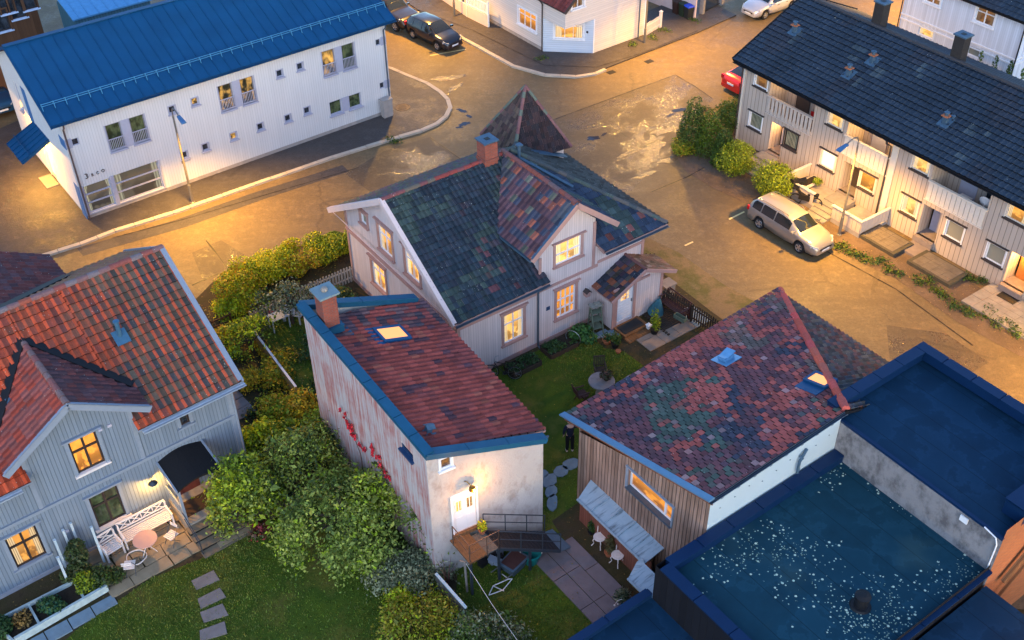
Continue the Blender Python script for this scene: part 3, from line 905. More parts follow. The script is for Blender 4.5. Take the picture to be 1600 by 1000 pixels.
    mb.box(fx-.12, fx+.012, -.42, .42, zz-.11, zz-.02); mb.build('grille', M['black'], t)
    mb = MB(); mb.box(fx-.15, fx-.005, -.72*S['W'], .72*S['W'], zb0+.04, zb0+.14); mb.build('bumper', mp, t)
    mb = MB(); mb.box(rx-.02, rx+.12, -.80*S['W'], .80*S['W'], zb0+.06, zb0+.26); mb.build('bumper', mp, t)
    mb = MB(); mb.box(fx-.02, fx+.02, -.26, .26, zb0+.14, zb0+.25); mb.build('number_plate', M['plate'], t)
    mb = MB(); mb.box(rx-.035, rx, -.26, .26, .60, .71); mb.build('number_plate', M['plate'], t)
    return t

# ------------------------------------------------------------------ small helpers
def box_thing(name, mb, m, label, cat, loc=(0, 0, 0), rz=0, group=None, kind=None):
    o = mb.build(name, m)
    o.location = loc; o.rotation_euler = (0, 0, rz)
    return setp(o, label, cat, group, kind)

def sheet(name, pts, z, m, kind='structure', label=None, cat=None, th=0., sub=0):
    mb = MB()
    pts = [(p[0], p[1]) for p in pts]
    pts = ccw(pts)
    if th: mb.prism(pts, z-th, z)
    else: mb.face([(x, y, z) for x, y in pts])
    o = mb.build(name, m)
    return setp(o, label, cat, None, kind)
def pxs(L, z=0.): return [at(x, y, z) for x, y in L]
# ------------------------------------------------------------------ ground, roads
setp(sheet('ground', [(-700, -200), (700, -200), (700, 1200), (-700, 1200)], -.05, M['soil']), kind='structure')
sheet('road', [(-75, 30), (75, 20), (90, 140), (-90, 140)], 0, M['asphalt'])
sheet('garden_ground', pxs([(-200, 560), (-40, 462), (120, 470), (300, 474), (332, 442), (400, 408), (470, 384), (545, 364), (640, 320), (800, 330), (960, 380), (1012, 405), (1040, 432), (1120, 494), (1215, 562), (1330, 640), (1500, 900), (1650, 1300), (-300, 1300)]), .03, M['soil'])
LAWN1 = pxs([(40, 1060), (120, 985), (235, 905), (330, 868), (372, 838), (420, 800), (470, 770), (560, 760), (640, 840), (690, 920), (740, 1060)])
LAWN2 = pxs([(720, 600), (800, 566), (860, 540), (915, 520), (945, 545), (975, 550), (1030, 590), (960, 640), (905, 690), (905, 785), (862, 815), (905, 880), (960, 935), (985, 955), (960, 1060), (700, 1060), (715, 900), (690, 880), (845, 832), (838, 690)])
LAWN3 = pxs([(395, 500), (440, 490), (480, 500), (510, 640), (560, 760), (500, 700), (455, 600)])
for nm, L in (('lawn', LAWN1), ('lawn', LAWN2), ('lawn', LAWN3)): sheet(nm, L, .034, M['turf'])
sheet('verge', pxs([(1000, 392), (1012, 372), (1060, 395), (1130, 445), (1230, 500), (1300, 560), (1440, 650), (1400, 690), (1325, 640), (1215, 560), (1115, 490), (1050, 440)]), .034, M['verge'])
sheet('gravel', pxs([(1058, 248), (1068, 215), (1100, 196), (1150, 192), (1190, 230), (1270, 310), (1375, 352), (1480, 420), (1600, 490), (1800, 600), (1800, 690), (1600, 560), (1500, 506), (1400, 436), (1320, 398), (1290, 384), (1250, 352), (1165, 318), (1110, 292), (1072, 268)]), .008, M['gravel'])
sheet('verge', pxs([(1150, 160), (1180, 140), (1165, 190), (1090, 190), (1060, 245), (1048, 238), (1062, 196), (1100, 172)]), .012, M['verge'])
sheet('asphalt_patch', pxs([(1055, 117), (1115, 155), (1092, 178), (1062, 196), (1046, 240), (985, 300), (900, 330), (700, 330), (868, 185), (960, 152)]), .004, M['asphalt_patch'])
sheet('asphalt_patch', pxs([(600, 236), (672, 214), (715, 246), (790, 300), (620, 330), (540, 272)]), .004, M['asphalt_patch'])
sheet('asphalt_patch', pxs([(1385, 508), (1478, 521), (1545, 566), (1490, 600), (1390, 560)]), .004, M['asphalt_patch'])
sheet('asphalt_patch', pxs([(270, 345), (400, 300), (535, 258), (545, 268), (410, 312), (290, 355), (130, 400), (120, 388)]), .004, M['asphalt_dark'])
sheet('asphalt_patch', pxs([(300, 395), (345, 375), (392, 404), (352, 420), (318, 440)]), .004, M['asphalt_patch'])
PUD = plain('puddle', (.03, .035, .05), .05, 0, .1); gp_ = random.Random(9)
for (x_, y_, ra, rb, an) in ((722, 173, .45, .16, -.6), (733, 182, .3, .12, -.9), (725, 194, .45, .2, .5), (718, 199, .25, .12, .2), (928, 216, .42, .26, .3), (944, 210, .3, .1, .9), (1062, 172, .6, .2, .4), (1048, 180, .35, .12, .6), (1262, 262, .3, .1, .2), (770, 222, .3, .1, .1)):
    c_ = at(x_, y_); pts_ = []
    for k_ in range(16):
        t_ = k_*math.pi/8; r_ = gp_.uniform(.65, 1.2); px1, py1 = math.cos(t_)*ra*r_, math.sin(t_)*rb*r_
        pts_.append((c_.x+px1*math.cos(an)-py1*math.sin(an), c_.y+px1*math.sin(an)+py1*math.cos(an)))
    sheet('water', pts_, .008, PUD)
WET = asphalt('asphalt_wet', (.12, .085, .05), 0.)
wt_ = [n_ for n_ in WET.node_tree.nodes if n_.type == 'BSDF_PRINCIPLED'][0]
for l_ in list(wt_.inputs['Roughness'].links): WET.node_tree.links.remove(l_)
wt_.inputs['Roughness'].default_value = .23
for (x_, y_, ra, rb, an) in ((1022, 228, 1.5, .55, 1.2), (1015, 250, 1.0, .4, .9), (1038, 205, .9, .35, .6), (1000, 215, .8, .3, 1.4), (1045, 250, .8, .3, .4), (985, 238, .9, .25, .7), (1010, 272, .8, .25, .5), (700, 122, 1.1, .4, .3), (712, 136, .7, .25, .8), (686, 150, .6, .2, .2)):
    c_ = at(x_, y_); pts_ = []
    for k_ in range(22):
        t_ = k_*math.pi/11; r_ = gp_.uniform(.5, 1.3); px1, py1 = math.cos(t_)*ra*r_, math.sin(t_)*rb*r_
        pts_.append((c_.x+px1*math.cos(an)-py1*math.sin(an), c_.y+px1*math.sin(an)+py1*math.cos(an)))
    sheet('water', pts_, .0075+gp_.uniform(0, .0008), WET)
mb = MB()
for L_ in ([(1055, 117), (960, 152), (868, 186), (790, 214)], [(1055, 117), (1084, 134), (1113, 154)], [(672, 215), (730, 256), (792, 302)], [(300, 446), (330, 432), (357, 422), (400, 407)], [(322, 376), (340, 398), (357, 422)], [(1018, 300), (1075, 276), (1100, 262)], [(1190, 330), (1290, 392), (1400, 452), (1520, 540)], [(640, 12), (740, 50), (850, 104), (932, 107), (1000, 86), (1090, 50)], [(980, 240), (1040, 214), (1062, 196)], [(175, 372), (290, 342), (420, 303), (560, 262)]):
    P_ = [at(*p) for p in L_]
    for a_, b_ in zip(P_[:-1], P_[1:]):
        n_ = max(1, int((b_-a_).length/.5)); d_ = (b_-a_).normalized(); s_ = V3((-d_.y, d_.x, 0))
        for k_ in range(n_):
            w0, w1 = gp_.uniform(.012, .045), gp_.uniform(.012, .045); q0, q1 = a_.lerp(b_, k_/n_), a_.lerp(b_, (k_+1)/n_)
            mb.face([q0-s_*w0+V3((0, 0, .105 if L_[0] == (640, 12) else .010)), q1-s_*w1+V3((0, 0, .105 if L_[0] == (640, 12) else .010)), q1+s_*w1+V3((0, 0, .105 if L_[0] == (640, 12) else .010)), q0+s_*w0+V3((0, 0, .105 if L_[0] == (640, 12) else .010))])
o = mb.build('road_seam', plain('tar', (.022, .018, .016), .5, 0, .4, 5)); setp(o, kind='structure')
LINE = plain('line_paint', (.62, .48, .22), .7, 0, .25, 6)
for i, (a, b) in enumerate([((1070, 384), (1083, 378)), ((1139, 343), (1163, 331)), ((672, 87), (728, 77))]):
    p, q = at(*a), at(*b); mb = MB()
    d = (q-p).normalized(); s = V3((-d.y, d.x, 0))*.05
    mb.face([v+V3((0, 0, .012)) for v in (p-s, q-s, q+s, p+s)]); o = mb.build('road_marking', LINE); setp(o, kind='structure')

def kerb_line(px, w=.26, h=.12, side=1, name='kerb'):
    """kerb stones along a surveyed line; side=+1 lays them to the left of the direction of travel"""
    P = [at(x, y) for x, y in px]
    pts = []
    for a, b in zip(P[:-1], P[1:]):
        k = max(1, round((b-a).length/1.0))
        pts += [a+(b-a)*(i/k) for i in range(k)]
    pts.append(P[-1])
    def off(i):
        d = (pts[min(i+1, len(pts)-1)]-pts[max(i-1, 0)]).normalized()
        return V3((-d.y, d.x, 0))*side
    mb = MB()
    for i in range(len(pts)-1):
        a, b = pts[i], pts[i+1]; d = (b-a).normalized()*.012
        na, nb = off(i), off(i+1)
        mb.prism([(a+d).xy[:], (b-d).xy[:], (b-d+nb*w).xy[:], (a+d+na*w).xy[:]], 0, h+rnd.uniform(-.008, .008))
    o = mb.build(name, M['kerb']); setp(o, kind='structure')
    return pts, [pts[i]+off(i)*w for i in range(len(pts))]
KW = [(40, 413), (57, 407), (127, 385), (181, 364), (272, 336), (400, 291), (522, 249), (625, 217), (660, 207), (685, 196), (700, 184), (707, 170), (703, 157), (690, 144), (670, 131), (640, 119), (612, 107), (560, 92)]
_, inn = kerb_line(KW, side=1)
sheet('pavement', [p.xy for p in inn]+[at(545, 120).xy, at(120, 150).xy, at(-60, 230).xy, at(-60, 440).xy], .10, M['asphalt_dark'], th=.1)
KT = [(655, 22), (720, 62), (760, 84), (800, 106), (850, 120), (900, 123), (932, 118), (948, 111)]
_, inn = kerb_line(KT, side=1)
sheet('pavement', [p.xy for p in inn]+[at(1000, 87).xy, at(1090, 52).xy, at(1150, 25).xy, at(1080, -10).xy, at(1010, 20).xy, at(928, 40).xy, at(760, 10).xy, at(680, -40).xy, at(600, -40).xy, at(640, 8).xy], .09, M['asphalt_dark'], th=.09)

# ------------------------------------------------------------------ white office building with the blue metal roof
FW = Frame(at(138, 345), 36.3)
W = thing('office_building', 'long white boarded building with a blue standing-seam metal roof', 'building', FW.o, FW.th)
wf = Wall((0, 0), (1, 0)); wl = Wall((0, 10), (0, -1))
EZ = 5.72
small = [(5.75, 4.45), (7.05, 4.5), (12.1, 4.55), (13.38, 4.58), (5.85, 1.65), (7.1, 1.7), (8.8, 1.78), (10.45, 1.8), (12.18, 1.75), (13.42, 1.82)]
holes = []; jobs = []
for u, z in small:
    r = (u-.19, z, u+.19, z+.42); holes.append(r); jobs.append((r, 'small'))
for u0, zz in ((2.12, 3.42), (8.42, 3.62), (14.78, 3.72)):
    for du in (0, 1.28):
        r = (u0+du, zz, u0+du+.82, zz+1.52); holes.append(r); jobs.append((r, 'french'))
for u in (14.86, 16.16):
    r = (u, 1.18, u+.82, 2.05); holes.append(r); jobs.append((r, 'low'))
cor = [(.30, 4.35, .62, 4.75), (18.62, 4.5, 18.92-.0, 4.92), (18.62, 1.85, 18.92, 2.27)]
cor = [(.34, 4.4, .70, 4.8), (18.3, 4.55, 18.62, 4.95), (18.3, 1.8, 18.62, 2.2)]
for r in cor: holes.append(r); jobs.append((r, 'corner'))
shop = [(.22, .36, 1.66, 2.02), (1.86, .36, 4.36, 2.08)]
for r in shop: holes.append(r); jobs.append((r, 'shop'))
mb = MB()
wf.make(mb, [(0, .3), (19, .3), (19, EZ+.12), (0, EZ+.12)], holes, .16)
lh = [(4.4, .1, 5.5, 2.25), (2.0, 3.2, 2.6, 5.0)]
wl.make(mb, [(0, .3), (10, .3), (10, EZ+.12), (5, 8.0), (0, EZ+.12)], lh, .16)
Wall((19, 0), (0, 1)).make(mb, [(0, .3), (10, .3), (10, EZ+.12), (5, 8.0), (0, EZ+.12)])
Wall((19, 10), (-1, 0)).make(mb, [(0, .3), (19, .3), (19, EZ+.12), (0, EZ+.12)])
mb.build('wall', M['white_siding'], W)
mb = MB(); mb.box(.04, 18.96, .04, 9.96, 0, .3); mb.box(4.5, 19.0, -.01, .04, .02, .3); mb.build('plinth', M['plinth'], W)
PN = []    # lilac infill panels
def pnl(w_, *a):
    q_ = MB(); w_.box(q_, *a); PN.append(q_)
for u0, zz in ((2.12, 3.42), (8.42, 3.62), (14.78, 3.72)): pnl(wf, u0+.82, u0+1.28, zz-.02, zz+1.54, -.005, .012); pnl(wf, u0-.06, u0, zz-.02, zz+1.54, -.005, .012); pnl(wf, u0+2.10, u0+2.16, zz-.02, zz+1.54, -.005, .012)
pnl(wf, 15.68, 16.16, 1.16, 2.07, -.005, .012)
for r in cor: pnl(wf, (0 if r[0] < 1 else r[2]+.0), (r[0] if r[0] < 1 else 19), r[1]-.06, r[3]+.06, -.005, .014)
for r in ((0, .30, .22, 2.1), (1.66, .30, 1.86, 2.1), (4.36, .30, 4.46, 2.1), (.22, .30, 1.66, .36), (1.86, .30, 4.36, .36)): pnl(wf, *(r[0], r[2], r[1], r[3]), -.005, .016)
for q_ in PN: q_.build('facade_panel', M['lilac_trim'], W)
PN = []; pnl(wl, 9.2, 10.016, 4.3, 4.86, -.005, .02); pnl(wl, 9.35, 10.016, .02, 2.1, -.005, .02); pnl(wl, 3.6, 4.3, 3.0, 5.3, -.005, .02)
pb_ = plain('panel_blue', (.05, .15, .33), .5)
for q_ in PN: q_.build('facade_panel', pb_, W)
kf = 0
for r, k in jobs:
    u0, z0, u1, z1 = r
    if k == 'small': window(W, wf, r, M['lilac_trim'], M['glass_glint'] if kf % 5 == 1 else M['glass_dark'], M['lilac_trim'], cw=.05, fw=.045, depth=.10, proud=.02, sillm=M['lilac_trim'])
    elif k == 'corner': window(W, wf, r, M['lilac_trim'], M['glass_dark'], None, fw=.04, depth=.08, sill=False)
    elif k == 'french':
        gm = M['glass_green'] if kf in (10, 11, 12, 13, 15) else M['glass_glint']
        if kf in (12, 13, 14): gm = M['glass_glint']
        o = window(W, wf, r, M['grey_trim'], gm, None, fw=.06, depth=.12, cw=.03, sillm=M['lilac_trim'])
        mb = MB()
        for z in (z0+.08, z0+.70): wf.box(mb, u0-.02, u1+.02, z, z+.04, .05, .09)
        for i in range(9): wf.box(mb, u0+.04+i*(u1-u0-.1)/8, u0+.065+i*(u1-u0-.1)/8, z0+.1, z0+.70, .06, .08)
        mb.build('railing', M['lilac_trim'], o)
    elif k == 'low': window(W, wf, r, M['lilac_trim'], M['glass_green'], None, fw=.06, depth=.12, cw=.03)
    elif k == 'shop':
        window(W, wf, r, M['lilac_trim'], M['glass_shop'], None, fw=.06, depth=.14, trans=((.35, .07), (.66, .07)), mull=(() if u1 > 2 else ()), sill=False)
    kf += 1
# dim yellow worktop seen inside the shop window is part of the wide pane's room
o = window(W, wl, lh[0], M['cream_paint'], M['glass_blind'], None, fw=.08, depth=.12, sill=False, label='bright glazed entrance door'); o.name = 'door'
window(W, wl, lh[1], M['lilac_trim'], M['glass_dark'], None, fw=.06, depth=.12, cw=.03)
# roof
def rz(b): return EZ+.25+(b+.32)*(8.22-EZ-.25)/5.32
mb = MB()
A0, A1 = -.5, 19.6
mb.slab([(A0, -.32, rz(-.32)), (A1, -.32, rz(-.32)), (A1, 5, rz(5)), (A0, 5, rz(5))], .16)
mb.slab([(A0, 5, rz(5)), (A1, 5, rz(5)), (A1, 10.3, rz(-.3)), (A0, 10.3, rz(-.3))], .16)
n = 33
for i in range(n+1):
    a = A0+.05+(A1-A0-.1)*i/n
    mb.bar((a, -.33, rz(-.33)+.012), (a, 5, rz(5)+.012), .025, .05)
mb.bar((A0, 5, rz(5)+.02), (A1, 5, rz(5)+.02), .3, .05)
mb.box(A0-.012, A0+.03, -.34, -.30, rz(-.3)-.2, rz(-.3)+.02)
mb.build('roof', M['blue_metal'], W)
mb = MB()
for k in (0, .14): mb.tube([(A0+.1, .72, rz(.72)+.16+k*.8), (A1-.1, .72, rz(.72)+.16+k*.8)], .02, 5)
for i in range(34):
    a = A0+.1+(A1-A0-.2)*i/33; mb.bar((a, .60, rz(.6)), (a, .74, rz(.72)+.30), .03, .03); mb.bar((a, .95, rz(.95)), (a, .74, rz(.72)+.28), .025, .025)
mb.build('snow_guard', plain('guard_blue', (.06, .22, .36), .45, .3), W)
mb = MB(); half_gutter(mb, (A0, -.40, rz(-.32)-.06), (A1, -.40, rz(-.32)-.06), .07); mb.build('gutter', M['blue_metal'], W)
for a in (.1, 18.85):
    mb = MB(); mb.tube([(a, -.38, rz(-.32)-.12), (a, -.34, EZ-.05), (a, -.07, EZ-.3), (a, -.07, .1)], .045, 8)
    mb.build('downpipe', plain('pipe_brown', (.10, .065, .06), .5) if a < 1 else M['gutter'], W)
# entrance canopy on the end wall
mb = MB()
mb.slab([(-1.7, 3.4, 2.55), (-1.7, 5.9, 2.55), (0, 5.9, 3.35), (0, 3.4, 3.35)][::-1], .14)
for i in range(6):
    b = 3.45+2.4*i/5; mb.bar((-1.7, b, 2.57), (0, b, 3.37), .03, .07)
mb.tube([(-1.2, 3.4, 2.92), (-1.2, 5.9, 2.92)], .03, 5)
mb.build('canopy', M['blue_metal'], W)
mb = MB(); mb.box(-.7, -.02, 4.3, 5.7, 0, .14); mb.build('entrance_step', M['slab'], W)
mb = MB(); mb.lathe([(.0, .0), (.14, .02), (.14, .06), (0, .07)], (-.8, 4.9, 2.70), 10); mb.build('entrance_lamp', M['lamp_glow'], W)
for txt, a, z, sz in (('3', .46, 2.42, .42), ('R', .80, 2.44, .24), ('C', 1.06, 2.46, .24), ('O', 1.34, 2.48, .24)):
    cu_ = bpy.data.curves.new('letter', 'FONT'); cu_.body = txt; cu_.size = sz; cu_.extrude = .012
    tmp = bpy.data.objects.new('letter_curve', cu_); me_ = bpy.data.meshes.new_from_object(tmp); bpy.data.objects.remove(tmp)
    lo = bpy.data.objects.new('letter', me_); COL.objects.link(lo); lo.parent = W
    me_.materials.clear(); me_.materials.append(M['dark_trim']); lo.location = (a, -.022, z); lo.rotation_euler = (math.pi/2, 0, 0)
# electrical cabinet
mb = MB(); mb.box(-.32, .32, -.19, .19, .08, 1.12); mb.box(-.35, .35, -.22, .22, 1.12, 1.17); mb.box(-.30, .30, -.17, .17, 0, .08)
mb.box(-.008, .008, -.195, -.188, .14, 1.06); mb.box(.05, .09, -.21, -.19, .6, .75)
p = FW.o+FW.e0*18.45-FW.e1*.32
box_thing('electrical_cabinet', mb, plain('cabinet', (.30, .27, .25), .6, 0, .2, 4), 'grey electrical cabinet on the pavement at the end of the white facade', 'cabinet', (p.x, p.y, .1), FW.th)
# buildings behind the office
FB = Frame(FW.o+FW.e1*15.5-FW.e0*4, 36.3)
B = thing('timber_building', 'dark brown timber building behind the blue roof', 'building', FB.o, FB.th)
mb = MB(); bw = Wall((0, 0), (1, 0)); bh = []
for x_, y_ in ((12, 18), (29, 26), (47, 12), (6, 46)):
    c_ = FB.solve((x_, y_), b=0); bh.append((c_.x-.35, c_.z-.1, c_.x+.45, c_.z+1.2))
bw.make(mb, [(-6, 0), (8, 0), (8, 11), (-6, 11)], bh); mb.box(-6, 8, .02, 8, 10.6, 11)
Wall((8, 0), (0, 1)).make(mb, [(0, 0), (8, 0), (8, 9), (0, 9)]); Wall((-6, 8), (0, -1)).make(mb, [(0, 0), (8, 0), (8, 9), (0, 9)])
mb.build('wall', M['brown_boards'], B)
for r in bh: window(B, bw, r, M['dark_frame'], M['glass_dark'], M['brown_boards'], cw=.08, sillm=plain('sill_pale', (.42, .52, .7), .5))
mb = MB(); mb.tube([(2.45, -.12, 0), (2.45, -.12, 9)], .05, 6); mb.tube([(4.3, -.12, 0), (4.3, -.12, 9)], .05, 6); mb.build('downpipe', M['fence_wood'], B)
p = FW.o+FW.e0*5.2+FW.e1*12.2
B = thing('metal_shed', 'small lean-to clad in blue metal behind the office roof', 'shed', p, FW.th)
mb = MB(); mb.box(0, 4.6, 0, 3.2, 0, 5.6); mb.build('wall', siding('blue_sheet', (.05, .14, .2), .18, 0, .2, .5), B)
mb = MB(); mb.slab([(-.2, -.2, 5.65), (4.8, -.2, 5.65), (4.8, 3.3, 6.5), (-.2, 3.3, 6.5)], .1)
for i in range(8): mb.bar((.2+i*.6, -.2, 5.66), (.2+i*.6, 3.3, 6.51), .03, .05)
mb.build('roof', plain('roof_sky', (.08, .26, .48), .4, .1), B)
# ------------------------------------------------------------------ row houses on the right
FR = Frame(at(1378, 346), 35.1)
RB0, RB1 = -16.5, 10.75       # along the street (b)
ZE, ZR, AR, AB = 4.86, 7.25, 4.65, 9.5
RH = thing('row_houses', 'long row of beige boarded terraced houses under one dark tiled roof', 'row houses', FR.o, FR.th)
rw = Wall((0, RB1), (0, -1))           # u = RB1-b
U = lambda b: RB1-b
def rc(b, z, w, h): return (U(b)-w/2, z-h/2, U(b)+w/2, z+h/2)
wins = [  # b, z, w, h, kind
 (9.42, 4.18, .95, .78, 'dim', 'white'), (9.43, 1.68, .95, .95, 'curt', 'white'), (6.75, 1.72, .95, .98, 'curtd', 'dark'),
 (4.08, 1.72, .98, .98, 'blind', 'cream'), (1.40, 1.70, .98, .95, 'dimo', 'cream'), (4.08, 4.17, 1.0, .85, 'hot', 'cream'),
 (-1.35, 1.66, .95, .98, 'hot', 'cream'), (-1.40, 4.13, 1.0, .85, 'hot', 'cream'), (-4.06, 1.62, .98, .95, 'frost', 'white'),
 (-6.40, 1.60, .98, .95, 'frost', 'white'), (-6.80, 4.15, 1.05, .9, 'lit', 'cream'), (-9.6, 1.6, .98, .95, 'frost', 'white')]
balc = [(8.75, 5.5, 2.72), (3.25, .35, 2.74), (-2.1, -5.35, 2.66), (-8.0, -11.2, 2.66)]
doors = [(8.25, 7.35), (3.05, 1.98), (-2.1, -3.2), (-7.15, -8.3)]
holes = [rc(*w[:4]) for w in wins]
bh = [(U(b0), z+(.85 if i_ else .06), U(b1), 4.78) for i_, (b0, b1, z) in enumerate(balc)]
dh = [(U(b0), .42, U(b1), 2.2) for b0, b1 in doors]
mb = MB()
rw.make(mb, [(0, 0), (RB1-RB0, 0), (RB1-RB0, 4.92), (0, 4.92)], holes+bh+dh, .12)
gp = lambda: [(0, 0), (AB-.3, 0), (AB-.3, 5.0), (AR, ZR-.12), (0, 5.02)]
Wall((AB-.3, RB1), (-1, 0)).make(mb, [(0, 0), (AB-.3, 0), (AB-.3, 5.02), (AB-.3-AR, ZR-.12), (0, 5.0)])
Wall((0, RB0), (1, 0)).make(mb, gp())
Wall((AB-.3, RB0), (0, 1)).make(mb, [(0, 0), (RB1-RB0, 0), (RB1-RB0, 4.9), (0, 4.9)])
# balcony and porch recesses: side, back and floor boards
for (b0, b1, z), h in zip(balc, bh):
    for bb, s in ((b0, 1), (b1, -1)): mb.face([(0.12, bb, z-.02), (1.5, bb, z-.02), (1.5, bb, 4.9), (.12, bb, 4.9)][::s])
    mb.face([(1.5, b0, z), (1.5, b1, z), (1.5, b1, 4.95), (1.5, b0, 4.95)])
for (b0, b1) in doors:
    for bb, s in ((b0, 1), (b1, -1)): mb.face([(.12, bb, .3), (.9, bb, .3), (.9, bb, 2.25), (.12, bb, 2.25)][::s])
    mb.face([(.12, b0, 2.2), (.9, b0, 2.2), (.9, b1, 2.2), (.12, b1, 2.2)])
mb.build('wall', M['taupe_siding'], RH)
for (b0, b1, z) in balc: mb = MB(); mb.box(.121, 1.5, b1, b0, z-.05, z); mb.build('balcony_floor', M['slab'], RH)
for (b0, b1) in doors: mb = MB(); mb.box(-.25, .9, b1, b0, .12, .42); mb.build('door_step', M['slab'], RH)
for q_ in ((U(.32), U(-.02), .06), (U(-10.9), U(-11.2), .06), (0, .12, .03)): mb = MB(); rw.box(mb, q_[0], q_[1], 0, 4.86, 0, q_[2]); mb.build('corner_board', M['cream_paint'], RH)
fm = {'white': M['white_paint'], 'dark': M['dark_frame'], 'cream': M['cream_paint']}
gm = {'dim': M['glass_dim'], 'curt': M['glass_curtain'], 'curtd': M['glass_curtain'], 'blind': M['glass_blind'], 'dimo': M['glass_orange'], 'hot': M['glass_hot'], 'frost': M['glass_frost'], 'lit': M['glass_lit']}
for w, h in zip(wins, holes):
    o = window(RH, rw, h, fm[w[5]], gm[w[4]], fm[w[5]], cw=.06, fw=.06, depth=.08, proud=.025, sillm=M['dark_trim'])
    mb = MB(); rw.box(mb, h[0]-.14, h[2]+.14, h[3]+.061, h[3]+.10, -.01, .12); mb.build('drip_board', M['dark_trim'], o)
for i, ((b0, b1, z), h) in enumerate(zip(balc, bh)):
    mb = MB()
    n = int((b0-b1)/.27)
    if i == 0:        # cut-out boards with gaps
        for k in range(n+1):
            b = b0-(b0-b1)*k/n
            if k < n: rw.box(mb, U(b)+.045, U(b)+(b0-b1)/n-.045, z-.1, z+.86, .02, .05)
    else:
        for k in range(n):
            b = b0-(b0-b1)*k/n; rw.box(mb, U(b)+.015, U(b)+(b0-b1)/n-.015, z-.1, z+.86, .02, .05)
    rw.box(mb, U(b0)-.05, U(b1)+.05, z+.86, z+.93, -.06, .1); rw.box(mb, U(b0)-.05, U(b1)+.05, z-.16, z-.1, 0, .09)
    o = mb.build('balcony', M['taupe_paint'] if i == 0 else M['cream_paint'], RH)
    mb = MB(); mb.box(1.42, 1.48, (b0+b1)/2-.1, (b0+b1)/2+.85, z, z+2.0); mb.build('balcony_door', [M['dark_trim'], M['lilac_trim'], M['lilac_trim'], M['dark_trim']][i], RH)
    mb = MB(); rw.box(mb, U(b1)-1.0, U(b1)-.15, z+.5, z+1.9, -1.49, -1.45); mb.build('balcony_window', [M['glass_dark'], M['glass_lit'], M['glass_dark'], M['glass_dark']][i], RH)
DM = [plain('door_mauve', (.36, .31, .33), .5), M['dark_trim'], M['lilac_trim'], plain('door_oak', (.42, .17, .05), .5)]
for i, (b0, b1) in enumerate(doors):
    mb = MB(); mb.box(.84, .88, b1+.12, b0-.12, .42, 2.15); mb.box(.80, .85, b1+.2, b1+.26, 1.15, 1.35)
    o = mb.build('door', DM[i], RH)
    if i in (1, 2):
        mb = MB(); mb.face([(.835, b1+.32, 1.3), (.835, b1+.32, 2.0), (.835, b1+.14, 2.0), (.835, b1+.14, 1.3)], uv=[(0, 0), (0, 1), (1, 1), (1, 0)]); mb.build('door_glass', M['glass_orange'], o)
# roof
def rcol(u, v):
    n = fnoise(u, v, .5)+fnoise(u, v, 2., 4)*.6+rnd.uniform(-.5, .5)
    c = (.030, .044, .066)
    k = .72+.2*n
    if fnoise(u*1.0, v*.35, .8, 9) > .42 and rnd.random() < .3: c = (.06, .08, .095)
    if fnoise(u, v, .4, 20) > .25: c = (.034, .04, .056)
    return tuple(max(.008, x*k) for x in c)
sl = math.hypot(AR+.5, ZR-ZE); vz = V3((AR+.5, 0, ZR-ZE)).normalized()
LB = RB1-RB0+.9
mb = MB()
tiles(mb, (-.5, RB1+.5, ZE+.06), (0, -1, 0), vz, [(0, 0), (LB, 0), (LB, sl), (0, sl)], .30, .345, rcol, 'conc', .06)
vb = V3((-(AB+.2-AR), 0, ZR-(ZE+.15))).normalized(); slb = math.hypot(AB+.2-AR, ZR-ZE-.15)
tiles(mb, (AB+.2, RB1+.5, ZE+.2), (0, -1, 0), vb, [(0, 0), (LB, 0), (LB, slb), (0, slb)], .30, .345, rcol, 'conc', .035)
ridge(mb, (AR, RB1+.5, ZR+.09), (AR, RB0, ZR+.09), .12, lambda i, j: (.045, .04, .042), .4)
for s, e, h0, h1 in ((-.5, AR, ZE, ZR), (AB+.2, AR, ZE+.15, ZR)):
    q = [(s, RB1+.5, h0+.04), (s, RB0-.4, h0+.04), (e, RB0-.4, h1+.04), (e, RB1+.5, h1+.04)]
    mb.slab(q if s > e else q[::-1], .14, mi=1) if False else mb.slab(q[::-1] if s < e else q, .14, mi=1)
    mb.bar((s, RB1+.52, h0+.08), (e, RB1+.52, h1+.08), .06, .2, mi=1)
mb.build('roof', [M['tile_dark'], M['black']], RH)
mb = MB(); half_gutter(mb, (-.57, RB1+.4, ZE-.0), (-.57, RB0, ZE-.0), .07); mb.build('gutter', M['black'], RH)
mb = MB(); mb.tube([(-.55, .45, ZE-.06), (-.5, .45, ZE-.25), (-.07, .42, ZE-.55), (-.07, .42, .2)], .045, 8); mb.build('downpipe', M['dark_trim'], RH)
mb = MB(); mb.tube([(-.55, RB1-.1, ZE-.06), (-.06, RB1+.06, ZE-.4), (-.06, RB1+.06, .2)], .045, 8); mb.build('downpipe', M['dark_trim'], RH)
def rzr(a): return ZE+.06+(a+.5)*(ZR-ZE)/(AR+.5)
for px_, bb in (((1361, 36), 6.2), ((1490, 95), 1.15), (None, -9.)):
    mb = MB(); mb.box(AR+.05, AR+.62, bb-.3, bb+.3, ZR-.4, ZR+1.3); o = mb.build('chimney', M['dark_brick'], RH)
    mb = MB(); mb.box(AR-.02, AR+.69, bb-.37, bb+.37, ZR+1.3, ZR+1.37); mb.box(AR+.22, AR+.46, bb-.12, bb+.12, ZR+1.37, ZR+1.385, mi=1); mb.build('chimney_cap', [M['lead_flash'], M['black']], o)
